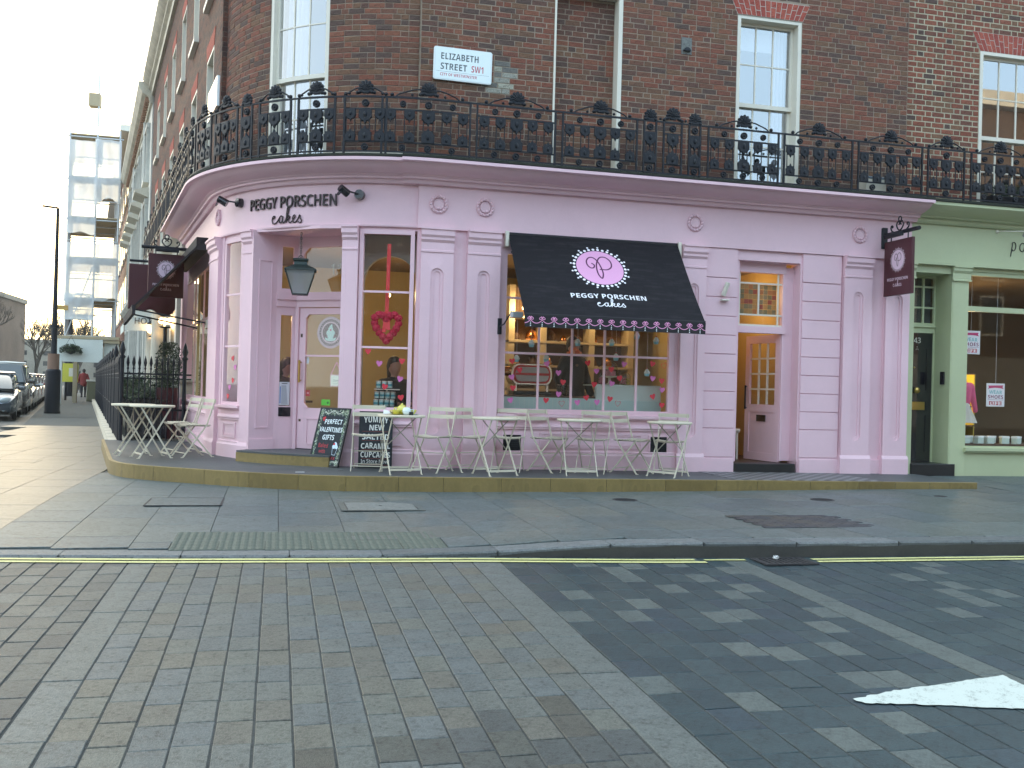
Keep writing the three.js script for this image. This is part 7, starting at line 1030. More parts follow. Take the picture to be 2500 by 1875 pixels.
// ================= INSIDE THE SHOPS =================
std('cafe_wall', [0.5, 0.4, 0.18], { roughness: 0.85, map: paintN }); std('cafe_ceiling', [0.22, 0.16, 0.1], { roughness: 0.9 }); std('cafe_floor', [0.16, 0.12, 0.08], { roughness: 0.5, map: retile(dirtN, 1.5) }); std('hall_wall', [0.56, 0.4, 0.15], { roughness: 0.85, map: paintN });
std('shelf_cream', [0.66, 0.57, 0.38], { roughness: 0.6 }); std('mint', [0.42, 0.58, 0.54], { roughness: 0.45 }); std('mint_pale', [0.52, 0.62, 0.57], { roughness: 0.5 }); std('wood_dark', [0.09, 0.05, 0.03], { roughness: 0.5 }); std('cloth_black', [0.016, 0.016, 0.019], { roughness: 0.85 }); std('hair_dark', [0.018, 0.012, 0.01], { roughness: 0.55 }); std('skin', [0.42, 0.24, 0.17], { roughness: 0.55 });
{
  const poly = shapeOf([[-0.4, 5.0], [-1.25, 4.9], [-0.62, 1.9], [0.55, 0.42], [1.4, 0.32], [2.1, 0.29], [6.42, 0.29], [6.42, 5.0]]), f = ext(poly, 0.06); f.rotateX(-Math.PI / 2);
  const r = part('cafe_room', [mv(f.clone(), 0, 0.24, 0)], M.cafe_floor, corner); part('ceiling', mv(f, 0, 3.385, 0), M.cafe_ceiling, r);
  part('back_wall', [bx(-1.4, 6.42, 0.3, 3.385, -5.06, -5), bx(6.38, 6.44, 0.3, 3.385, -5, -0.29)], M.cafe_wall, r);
  part('wall_arch', (() => { const s = shapeOf([[-0.42, 0], [1.2, 0], [1.2, 3.08], [-0.42, 3.08]]), h = new THREE.Path(); h.moveTo(-0.37, 0.05); h.lineTo(-0.37, 2.42); h.absarc(0, 2.42, 0.37, Math.PI, 0, true); h.lineTo(0.37, 0.05); h.closePath(); s.holes.push(h); const g = uvBox(ext(s, 0.12)); g.rotateY(-0.22); return mv(g, 1.53, 0.3, -0.78); })(), std('plaster_grey', [0.42, 0.45, 0.40], { roughness: 0.9 }), r);
  const hall = part('hall', [bx(6.44, 6.47, 0.26, 3.3, -3.2, -0.27), bx(7.62, 7.66, 0.26, 3.3, -3.2, -0.27), bx(6.44, 7.66, 0.26, 3.3, -3.24, -3.2)], M.hall_wall, corner); part('hall_floor', bx(6.47, 7.62, 0.2, 0.262, -3.2, -0.34), M.wood_dark, hall); part('hall_ceiling', bx(6.44, 7.66, 3.3, 3.34, -3.24, -0.27), M.cafe_ceiling, hall);
}
M.warm_bulb = new THREE.MeshStandardMaterial({ color: 0xffffff, emissive: new THREE.Color(1, 0.72, 0.36), emissiveIntensity: 5 }); M.warm_bulb.name = 'warm_bulb';
function bulb(parent, x, y, z, I, r = 0.035, col = [1, 0.66, 0.3]) { part('bulb', mv(new THREE.SphereGeometry(r, 12, 8), x, y, z), M.warm_bulb, parent); const p = new THREE.PointLight(new THREE.Color(...col), I); p.name = 'lamp_light'; p.position.set(x, y, z); p.shadow.radius = r / 0.02; p.castShadow = true; parent.add(p); }
function pendant(label, x, y, z, I, ceil = 3.385) { const t = thing('pendant_lamp', label, 'lamp', [x, y, z]); part('cord', rod([0, 0.05, 0], [0, ceil - y, 0], 0.005, 5), M.iron, t); part('holder', lathe([[0, 0.09], [0.03, 0.085], [0.03, 0.03], [0, 0.03]], 10), M.brass, t); bulb(t, 0, 0, 0, I); return t; }
pendant('warm pendant bulb behind the heart wreath window', 1.7, 2.72, -2.6, 2.0); pendant('warm pendant bulb deep behind the wide window on the left', 3.9, 2.6, -2.4, 1.35); pendant('warm pendant bulb deep behind the wide window on the right', 5.3, 2.7, -2.2, 0.8); pendant('warm hall lamp glimpsed through the fanlight of the open door', 6.98, 2.88, -1.3, 1.1, 3.3);
{ const t = thing('chandelier', 'small crystal chandelier with bright bulbs glimpsed beside the porch door', 'chandelier', [-0.42, 2.2, -2.3]); part('rod', rod([0, 0.1, 0], [0, 1.18, 0], 0.01, 6), M.brass, t); part('ring', mv(rot(new THREE.TorusGeometry(0.17, 0.012, 6, 20), Math.PI / 2), 0, 0, 0), M.brass, t); for (let i = 0; i < 5; i++) { const a = i * 1.257; if (i) part('bulb', mv(new THREE.SphereGeometry(0.028, 10, 7), Math.cos(a) * 0.17, 0.06, Math.sin(a) * 0.17), M.warm_bulb, t); else bulb(t, 0.17, 0.06, 0, 0.9, 0.028); } const dr = []; const r = rng(4); for (let i = 0; i < 70; i++) { const a = r() * 6.28, q = 0.17 * Math.sqrt(r()); dr.push(mv(new THREE.OctahedronGeometry(0.013).scale(0.8, 1.6, 0.8), Math.cos(a) * q, -0.05 - r() * 0.45 * (1 - q * 3), Math.sin(a) * q)); } part('crystals', dr, M.brass, t, null, 'stuff'); }
part('window_pale_panel', fb(deg(68), deg(56.2), 0.9, 3.36, -0.42, -0.4), M.mint_pale, corner);  // added pale panel, stands in for sky reflected in this window
// counter and bar in the wide window
{
  const t = thing('window_counter', 'pale mint counter standing along the inside of the wide shop window', 'counter', [3.0, 0.3, -0.42]); part('front', cbx(0.0, 1.5, 0, 0.86, -0.06, 0.04, 0.004), M.mint, t); part('raised_front', cbx(1.5, 2.5, 0, 1.05, -0.06, 0.04, 0.004), M.mint_pale, t); part('lower_band', cbx(1.5, 2.5, 0, 0.84, 0.041, 0.055, 0.003), M.mint, t); part('worktop', cbx(0.0, 1.5, 0.861, 0.885, -0.6, -0.0, 0.006), M.wood_dark, t); part('display_top', cbx(1.5, 2.5, 1.051, 1.07, -0.6, 0.04, 0.006), M.mint_pale, t);
  const boards = []; for (let i = 1; i < 22; i++) boards.push(bx(0.0 + i * 0.07, 0.006 + i * 0.07, 0.02, 0.84, 0.0405, 0.043)); part('groove', boards, M.mint_pale, t, null, 'stuff');
  const e = thing('espresso_machine', 'rounded chrome espresso machine with red trim inside the wide window', 'coffee machine', [3.62, 1.19, -0.82]); part('legs', [-0.24, 0.24].map((x) => rod([x, 0, 0.08], [x, 0.14, 0.08], 0.022, 8)), M.chrome, e);
  const body = (w, h, d, r) => { const s = new THREE.Shape(), X = w / 2, Y = h / 2; s.moveTo(-X + r, -Y); s.lineTo(X - r, -Y); s.quadraticCurveTo(X, -Y, X, 0); s.quadraticCurveTo(X, Y, X - r, Y); s.lineTo(-X + r, Y); s.quadraticCurveTo(-X, Y, -X, 0); s.quadraticCurveTo(-X, -Y, -X + r, -Y); return ext(s, d, 0.012, 8); };
  part('body', mv(body(0.6, 0.3, 0.34, 0.1), 0, 0.3, -0.26), M.chrome, e); part('red_trim', mv(body(0.54, 0.24, 0.01, 0.09), 0, 0.3, 0.085), std('trim_red', [0.5, 0.03, 0.03], { roughness: 0.3 }), e); part('panel', mv(body(0.49, 0.2, 0.01, 0.08), 0, 0.3, 0.092), std('panel_grey', [0.42, 0.42, 0.4], { roughness: 0.35 }), e); part('stripe', cbx(-0.25, 0.25, 0.285, 0.32, 0.1, 0.118, 0.003), M.trim_red, e); part('cup_tray', cbx(-0.28, 0.28, 0, 0.05, -0.2, 0.14, 0.008), M.board_frame, e); part('boiler', mv(rot(new THREE.CylinderGeometry(0.07, 0.07, 0.16, 18), 0, 0, Math.PI / 2), -0.36, 0.34, -0.1), std('copper', [0.6, 0.28, 0.1], { roughness: 0.2, metalness: 1 }), e);
  const g = thing('coffee_urn', 'tall chrome urn at the left edge of the wide window', 'urn', [3.1, 1.19, -0.6]); part('body', lathe([[0, 0], [0.075, 0], [0.078, 0.02], [0.075, 0.36], [0.06, 0.42], [0, 0.43]], 20), M.chrome, g); part('knob', mv(new THREE.SphereGeometry(0.02, 8, 6), 0, 0.44, 0), M.board_frame, g);
  for (const [i, x] of [[0, 4.1], [1, 4.18], [2, 4.02]]) { const c = thing('glass_jar', ['clear glass jar on the counter right of the espresso machine', 'second glass jar on the counter beside the dark figure', 'glass jar nearest the espresso machine'][i], 'jar', [x, 1.19, -0.68]); part('body', lathe([[0, 0.004], [0.035, 0.004], [0.038, 0.03], [0.038, 0.13], [0.025, 0.15]], 14), M.glass_dim, c); part('lid', lathe([[0, 0.165], [0.028, 0.16], [0.028, 0.15], [0, 0.15]], 12), M.chrome, c); }
  const st = thing('cake_stand', 'glass domed cake stand on the raised pale counter', 'cake stand', [4.78, 1.37, -0.62]); part('stand', lathe([[0, 0], [0.07, 0], [0.02, 0.03], [0.02, 0.1], [0.13, 0.12], [0.13, 0.13], [0, 0.13]], 20), M.white_paint, st); part('dome', lathe([[0.12, 0.131], [0.12, 0.24], [0.1, 0.3], [0.05, 0.34], [0, 0.35]], 20), M.glass_dim, st); part('cake', lathe([[0, 0.22], [0.09, 0.21], [0.09, 0.132]], 18), std('cake_pink', [0.55, 0.2, 0.26], { roughness: 0.7 }), st);
  for (const [i, x, z] of [[0, 4.62, -0.5], [1, 4.95, -0.5], [2, 5.08, -0.7]]) { const f = thing('sweet_jar', ['jar of pink sweets left of the cake stand', 'jar of pink sweets right of the cake stand', 'jar of yellow sweets at the right of the counter'][i], 'jar', [x, 1.37, z]); part('glass', lathe([[0, 0], [0.055, 0.0], [0.06, 0.02], [0.06, 0.14], [0.03, 0.18]], 14), M.glass_dim, f); const r = rng(i + 60), sw = []; for (let k = 0; k < 60; k++) { const a = r() * 6.28, q = Math.sqrt(r()) * 0.045; sw.push(mv(new THREE.IcosahedronGeometry(0.011, 0), Math.cos(a) * q, 0.012 + r() * 0.09, Math.sin(a) * q)); } part('sweets', sw, i === 2 ? std('sweet_yellow', [0.6, 0.56, 0.15], { roughness: 0.5 }) : M.cake_pink, f, null, 'stuff'); }
  const fl = thing('coral_flowers', 'bunch of coral orange flowers on a shelf behind the wide window', 'flowers', [4.42, 1.58, -1.2]); part('vase', lathe([[0, 0], [0.05, 0], [0.07, 0.08], [0.05, 0.14], [0.055, 0.15]], 14), M.wood_dark, fl); { const r = rng(88); for (let i = 0; i < 18; i++) { const a = r() * 6.28, q = Math.sqrt(r()) * 0.16, b = new THREE.IcosahedronGeometry(0.036, 1), p = b.attributes.position, n = vnoise(i, 16); for (let k = 0; k < p.count; k++) { const w = 0.75 + 0.45 * n(p.getX(k) * 90 + 8, p.getY(k) * 90 + p.getZ(k) * 50 + 8); p.setXYZ(k, p.getX(k) * w, p.getY(k) * w, p.getZ(k) * w); } b.computeVertexNormals(); part('blossom', mv(b, Math.cos(a) * q, 0.2 + 0.08 * (1 - q * 5) + r() * 0.04, Math.sin(a) * q), i % 3 ? std('coral', [0.72, 0.17, 0.07], { roughness: 0.7 }) : std('coral_pale', [0.75, 0.3, 0.14], { roughness: 0.7 }), fl); } }
  const sh = thing('wall_shelves', 'tall cream shelves of cakes deep behind the wide window', 'shelves', [3.2, 0.3, -2.6]); pieces('upright', [0.5, 1.05, 1.9, 2.6].map((x) => bx(x, x + 0.1, 0, 2.7, -0.35, 0)), M.shelf_cream, sh); pieces('shelf', [0.95, 1.35, 1.75, 2.15].map((y) => bx(0.5, 2.7, y, y + 0.035, -0.36, 0.01)), M.shelf_cream, sh); part('backing', bx(0.5, 2.7, 0, 2.7, -0.4, -0.36), std('shelf_back', [0.2, 0.13, 0.08], { roughness: 0.8 }), sh);
  const r = rng(15), cols = [M.cake_pink, M.copper, M.sweet_yellow, M.mint, M.wood_dark, M.coral]; for (let i = 0; i < 14; i++) { const x = 3.85 + (i % 7) * 0.27 + r() * 0.08, y = i < 7 ? 1.69 : 2.09, q = 0.05 + r() * 0.05, names2 = ['gold box', 'pink cake', 'copper mould', 'yellow tin', 'mint tin', 'dark loaf', 'coral cake']; const k = thing('shelf_cake', names2[i % 7] + (i < 7 ? ' on the middle shelf, ' : ' on the top shelf, ') + ORD[Math.min(5, i % 7)] + ' along deep in the shop' + (i % 7 === 6 ? ' at the end' : ''), 'cake', [x, y, -2.75]); part('body', lathe([[0, 0], [q, 0], [q * 1.1, q * 0.4], [q * 0.9, q * 1.3], [q * 0.3, q * 1.9], [0, q * 2]], 12), cols[(i * 3 + 1) % 6], k); part('board', lathe([[0, 0], [q * 1.3, 0], [q * 1.3, 0.006], [0, 0.006]], 12), M.white_paint, k); }
}
// paper cupcakes strung in the wide window
{
  const g1 = lathe([[0, -0.045], [0.03, -0.045], [0.042, 0.0], [0, 0.0]], 10), g2 = merged([[0, 0.0, 0.048], [0, 0.024, 0.036], [0, 0.044, 0.02]].map(([x, y, r]) => mv(new THREE.SphereGeometry(r, 10, 6).scale(1, 0.55, 1), x, y + 0.006, 0)));
  const teal = std('paper_teal', [0.2, 0.48, 0.54], { roughness: 0.7 }), cream = std('paper_cream', [0.55, 0.62, 0.58], { roughness: 0.7 }); let proto = null; const C = [[3.25, 1.69], [3.68, 1.71], [3.46, 1.91], [4.14, 1.95], [4.65, 1.97], [4.72, 1.76], [5.33, 2.02], [5.03, 2.08], [5.2, 1.55]], W = ['left end just over the first red hearts', 'over a pink heart in the second pane column', 'left side below the awning edge', 'middle of the window below the awning', 'fourth pane column below the awning', 'fourth pane column beside the cake stand', 'right end below the awning', 'right side tucked under the awning', 'right side over the pink heart'];
  C.forEach(([x, y], i) => { const label = 'teal paper cupcake on a string, ' + W[i]; if (!proto) { proto = thing('paper_cupcake', label, 'decoration', [x, y, -0.2], 0, 'paper cupcakes strung in the wide window'); part('wrapper', g1, teal, proto); part('frosting', g2, cream, proto); part('cherry', mv(new THREE.SphereGeometry(0.011, 7, 5), 0, 0.066, 0), M.trim_red, proto); part('string', rod([0, 0.05, 0], [0, 1.2, 0], 0.0018, 4), M.paper_scrap, proto); } else dup(proto, 'paper_cupcake', [x, y, -0.2], undefined, label); });
}
// heart wreath of paper pompoms on a red ribbon in the narrow window
{
  const c = fac(px(1.39), 0, -0.14), t = thing('heart_wreath', 'heart shaped wreath of red pompoms hanging from a red ribbon in the narrow curved window', 'wreath', [c.x, 2.06, c.z], -0.2), pom = (s) => { const g = new THREE.IcosahedronGeometry(0.056, 3), p = g.attributes.position, n = vnoise(s, 32); for (let i = 0; i < p.count; i++) { const v = V(p.getX(i), p.getY(i), p.getZ(i)).normalize(), w = 0.88 + 0.22 * n(v.x * 9 + 20, v.y * 9 + v.z * 7 + 20); p.setXYZ(i, v.x * 0.056 * w, v.y * 0.056 * w, v.z * 0.05 * w); } g.computeVertexNormals(); return g; };
  const pg2 = [pom(1), pom(2), pom(3)], red = std('pompom_red', [0.42, 0.012, 0.04], { roughness: 0.85 }), pts = heartS.getSpacedPoints(16); for (let i = 0; i < 16; i++) { const m = part('pompom', pg2[i % 3], red, t); m.position.set(pts[i].x * 0.33, pts[i].y * 0.36, (i % 2) * 0.012); m.rotation.set(i, i * 2, i * 3); }
  part('ribbon', [flatBar([0, 0.12, 0.03], [0.012, 1.13, 0.02], 0.05, 0.003), flatBar([-0.01, 0.12, 0.035], [-0.03, -0.07, 0.05], 0.05, 0.003), flatBar([0.02, 0.12, 0.03], [0.03, -0.04, 0.05], 0.05, 0.003)], std('ribbon_red', [0.62, 0.03, 0.035], { roughness: 0.5 }), t);
}
// stack of tins in the same window
{
  let proto = null; const spots = []; for (let i = 0; i < 4; i++) spots.push([1.33 + i * 0.075, 0.98, 'bottom row']); for (let i = 0; i < 4; i++) spots.push([1.34 + i * 0.075, 1.09, 'middle row']); for (let i = 0; i < 3; i++) spots.push([1.36 + i * 0.08, 1.235, 'top row']);
  const ledge = thing('window_ledge', 'dark display ledge inside the narrow curved window carrying the tins', 'ledge', [1.45, 0.92, -0.5]); part('top', cbx(-0.4, 0.42, 0, 0.05, -0.2, 0.16, 0.008), M.wood_dark, ledge); part('tray', cbx(-0.14, 0.2, 0.29, 0.302, -0.08, 0.1, 0.003), M.white_paint, ledge); part('tray_leg', rod([0.03, 0.05, 0], [0.03, 0.29, 0], 0.012, 8), M.white_paint, ledge);
  spots.forEach(([x, y, row], i) => { const label = 'small mint and white tin, ' + ORD[i % 4] + ' from the left in the ' + row + ' of the stack'; if (!proto) { proto = thing('gift_tin', label, 'tin', [x, y, -0.48], 0, 'mint tins stacked in the narrow window'); part('tin', lathe([[0, 0], [0.033, 0], [0.033, 0.085], [0, 0.085]], 14), M.mint, proto); part('lid', lathe([[0, 0.098], [0.034, 0.097], [0.035, 0.083], [0, 0.083]], 14), M.white_paint, proto); part('band', lathe([[0.0332, 0.028], [0.0338, 0.03], [0.0338, 0.055], [0.0332, 0.057]], 14), std('tin_teal', [0.06, 0.28, 0.3], { roughness: 0.4 }), proto); } else dup(proto, 'gift_tin', [x, y, -0.48], i * 0.7, label); });
}
// ---------- people ----------
// one continuous surface round a set of tapered bones: [a, ra, b, rb]
function sdfMesh(bones, cell, k = 0.03, grow = 0) {
  const lo = V(1e9, 1e9, 1e9), hi = V(-1e9, -1e9, -1e9); for (const [a, ra, b, rb] of bones) for (const [p, r] of [[a, ra], [b, rb]]) { lo.min(V(p[0] - r, p[1] - r, p[2] - r)); hi.max(V(p[0] + r, p[1] + r, p[2] + r)); }
  const pad = cell * 2.5 + grow, size = Math.max(hi.x - lo.x, hi.y - lo.y, hi.z - lo.z) + pad * 2, N = Math.min(96, Math.ceil(size / cell)), mid = lo.clone().add(hi).multiplyScalar(0.5), half = N / 2;
  const mc = new MarchingCubes(N, new THREE.MeshStandardMaterial(), false, false, 120000); mc.isolation = 0; const f = mc.field;
  for (let z = 0; z < N; z++) for (let y = 0; y < N; y++) for (let x = 0; x < N; x++) {
    const X = mid.x + (x - half) / half * size / 2, Y = mid.y + (y - half) / half * size / 2, Z = mid.z + (z - half) / half * size / 2; let d = 1e9;
    for (const [a, ra, b, rb, sx] of bones) { const bx_ = b[0] - a[0], by = b[1] - a[1], bz = b[2] - a[2], L = bx_ * bx_ + by * by + bz * bz || 1e-9, t = Math.max(0, Math.min(1, ((X - a[0]) * bx_ + (Y - a[1]) * by + (Z - a[2]) * bz) / L)), q = Math.hypot((X - a[0] - bx_ * t) / (sx || 1), Y - a[1] - by * t, Z - a[2] - bz * t) - (ra + (rb - ra) * t) - grow, h = Math.max(k - Math.abs(d - q), 0) / k; d = Math.min(d, q) - h * h * k * 0.25; }
    f[z * N * N + y * N + x] = -d;
  }
  mc.update(); const n = mc.count ?? mc.geometry.drawRange.count, g = new THREE.BufferGeometry(), p = new Float32Array(mc.positionArray.slice(0, n * 3)), nm = new Float32Array(mc.normalArray.slice(0, n * 3));
  for (let i = 0; i < n; i++) { p[i * 3] = mid.x + p[i * 3] * size / 2; p[i * 3 + 1] = mid.y + p[i * 3 + 1] * size / 2; p[i * 3 + 2] = mid.z + p[i * 3 + 2] * size / 2; }
  g.setAttribute('position', new THREE.BufferAttribute(p, 3)); g.setAttribute('normal', new THREE.BufferAttribute(nm, 3)); return g;
}
const legB = (s, f, kneeZ = 0) => [[[s * 0.09, 0.92, 0], 0.085, [s * 0.1, 0.5, f * 0.55 + kneeZ], 0.058], [[s * 0.1, 0.5, f * 0.55 + kneeZ], 0.055, [s * 0.1, 0.09, f], 0.036], [[s * 0.1, 0.05, f - 0.04], 0.04, [s * 0.115, 0.035, f + 0.14], 0.032]];
const armB = (s, e, h) => [[[s * 0.19, 1.42, 0], 0.05, e, 0.04], [e, 0.04, h, 0.028], [h, 0.03, [h[0], h[1] - 0.1, h[2] + 0.03], 0.018]];
const headB = [[[0, 1.46, -0.01], 0.055, [0, 1.56, 0.01], 0.052], [[0, 1.64, 0.0], 0.09, [0, 1.7, 0.005], 0.092], [[0, 1.6, 0.05], 0.045, [0, 1.63, 0.085], 0.014]];
const torso = [[[0, 0.95, 0], 0.13, [0, 1.15, 0], 0.125, 1.15], [[0, 1.15, 0], 0.125, [0, 1.38, 0], 0.13, 1.25], [[-0.13, 1.4, 0], 0.07, [0.13, 1.4, 0], 0.07]];
function walker(label, pos, turn, jacket, trousers, stride, bag) {
  const t = thing('person', label, 'person', pos, turn), arms = [...armB(-1, [-0.27, 1.16, -0.03 - stride * 0.3], [-0.28, 0.93, 0.05 - stride * 0.2]), ...armB(1, [0.27, 1.16, 0.02 + stride * 0.2], [0.28, 0.93, 0.12 + stride * 0.3])], legs = [...legB(-1, stride), ...legB(1, -stride)];
  part('body', sdfMesh([...headB, ...torso, ...arms, ...legs], 0.026, 0.035), M.skin, t); part('jacket', sdfMesh([...torso, [[0, 0.84, 0], 0.15, [0, 1.0, 0], 0.145, 1.15], ...arms.filter((_, i) => i % 3 < 2), [[0, 1.45, -0.02], 0.07, [0, 1.5, -0.01], 0.068]], 0.026, 0.04, 0.028), jacket, t); part('trousers', sdfMesh(legs, 0.026, 0.03, 0.014), trousers, t); part('hair', sdfMesh([[[0, 1.68, -0.02], 0.1, [0, 1.72, -0.015], 0.098], [[0, 1.6, -0.06], 0.06, [0, 1.66, -0.05], 0.08]], 0.02, 0.02), M.hair_dark, t); return t;
}
walker('person in a dark red jacket and black trousers walking away under the hoarding', [-12.0, 0, -53.3], Math.PI + 0.18, std('jacket_red', [0.2, 0.018, 0.016], { roughness: 0.8 }), M.cloth_black, 0.16); walker('person in dark clothes walking ahead of the one in the red jacket', [-15.55, 0, -71], Math.PI + 0.2, M.cloth_black, M.cloth_black, 0.14);
function sitter(label, pos, turn, top, lean, seed) {
  const t = thing('person', label, 'person', pos, turn), R = (p) => { const y = p[1] - 0.5, c = Math.cos(lean), s = Math.sin(lean); return [p[0], 0.5 + y * c, p[2] + y * s]; }, T = (l) => l.map(([a, ra, b, rb, sx]) => [R(a), ra, R(b), rb, sx]), up = (l) => l.map(([a, ra, b, rb, sx]) => [[a[0], a[1] - 0.42, a[2]], ra, [b[0], b[1] - 0.42, b[2]], rb, sx]);
  const trunk = T(up(torso)), head = T(up(headB)), arms = T([[[-0.19, 1.0, 0], 0.05, [-0.25, 0.74, 0.06], 0.042], [[-0.25, 0.74, 0.06], 0.04, [-0.12, 0.72, 0.3], 0.03], [[-0.12, 0.72, 0.3], 0.03, [-0.08, 0.71, 0.37], 0.02], [[0.19, 1.0, 0], 0.05, [0.25, 0.74, 0.06], 0.042], [[0.25, 0.74, 0.06], 0.04, [0.12, 0.72, 0.3], 0.03], [[0.12, 0.72, 0.3], 0.03, [0.08, 0.71, 0.37], 0.02]]), legs = [-1, 1].flatMap((s) => [[[s * 0.1, 0.5, 0], 0.09, [s * 0.12, 0.5, 0.42], 0.065], [[s * 0.12, 0.5, 0.42], 0.06, [s * 0.12, 0.09, 0.4], 0.04], [[s * 0.12, 0.05, 0.37], 0.04, [s * 0.12, 0.035, 0.54], 0.03]]);
  part('body', sdfMesh([...trunk, ...head, ...arms, ...legs], 0.022, 0.03), M.skin, t); part('top', sdfMesh([...trunk, ...arms.filter((_, i) => i % 3 < 2)], 0.022, 0.03, 0.018), top, t); part('trousers', sdfMesh(legs, 0.024, 0.03, 0.014), M.cloth_black, t); part('hair', sdfMesh(T(up([[[0, 1.69, -0.02], 0.1, [0, 1.72, -0.01], 0.1], [[0, 1.5, -0.06], 0.07, [0, 1.66, -0.04], 0.095]])), 0.016, 0.02), M.hair_dark, t);
  const st = thing('cafe_stool', 'dark stool under ' + label.replace('person with', 'the person with'), 'stool', [pos[0], pos[1], pos[2]], turn); part('seat', mv(new THREE.CylinderGeometry(0.17, 0.17, 0.03, 18), 0, 0.395, 0), M.wood_dark, st); pieces('leg', [[1, 1], [1, -1], [-1, 1], [-1, -1]].map(([a, b]) => rod([a * 0.15, 0, b * 0.15], [a * 0.09, 0.39, b * 0.09], 0.012, 6)), M.wood_dark, st); return t;
}
sitter('person with long dark hair in black seated behind the narrow window', [1.62, 0.3, -1.0], 0.4, M.cloth_black, 0.05); sitter('person with dark hair bent over behind the porch door glass', [-0.05, 0.3, -2.15], 1.0, M.cloth_black, 0.3);
{ // standing barista behind the counter and hanging dark coat in the sidelight
  const t = walker('person in black standing behind the counter in the wide window', [4.42, 0.3, -1.3], 0.5, M.cloth_black, M.cloth_black, 0.02);
  const c = thing('hanging_coat', 'long dark coat hanging in the narrow light beside the porch door', 'coat', [-0.2, 0.62, -1.72], 0.5); part('cloth', sdfMesh([[[0, 0, 0], 0.16, [0, 0.9, 0], 0.13, 1.4], [[-0.16, 1.0, 0], 0.08, [0.16, 1.0, 0], 0.08]], 0.04, 0.05), M.cloth_black, c); part('hook_stand', rod([0, -0.3, 0], [0, 1.25, 0], 0.015, 6), M.iron, c);
}
{ // café table and chair glimpsed, white round-backed chair in the hall
  const ch = thing('white_dining_chair', 'white chair with an oval back inside the open right-hand door', 'chair', [6.78, 0.262, -1.0], 0.5); part('seat', cbx(-0.22, 0.22, 0.42, 0.48, -0.2, 0.22, 0.02), M.white_paint, ch); part('back_frame', mv(rot(new THREE.TorusGeometry(0.2, 0.022, 8, 28).scale(0.95, 1.2, 1), -0.12), 0, 0.77, -0.24), M.white_paint, ch); part('back_pad', mv(rot(new THREE.CylinderGeometry(0.185, 0.185, 0.02, 26).rotateX(Math.PI / 2).scale(0.95, 1.2, 1), -0.12), 0, 0.77, -0.24), M.mint_pale, ch); pieces('leg', [[1, 1], [1, -1], [-1, 1], [-1, -1]].map(([a, b]) => rod([a * 0.17, 0, b * 0.19], [a * 0.18, 0.42, b * 0.17], 0.016, 8, 0.024)), M.white_paint, ch); part('back_post', rod([0, 0.46, -0.19], [0, 0.54, -0.21], 0.02, 8), M.white_paint, ch);
  const tb = thing('cafe_table', 'dark café table in front of the bent person behind the porch door', 'table', [0.2, 0.3, -1.75]); part('top', mv(new THREE.CylinderGeometry(0.32, 0.32, 0.03, 24), 0, 0.7, 0), M.wood_dark, tb); part('column', rod([0, 0, 0], [0, 0.69, 0], 0.03, 8), M.iron, tb); part('foot', lathe([[0, 0], [0.22, 0], [0.2, 0.02], [0, 0.03]], 18), M.iron, tb);
}
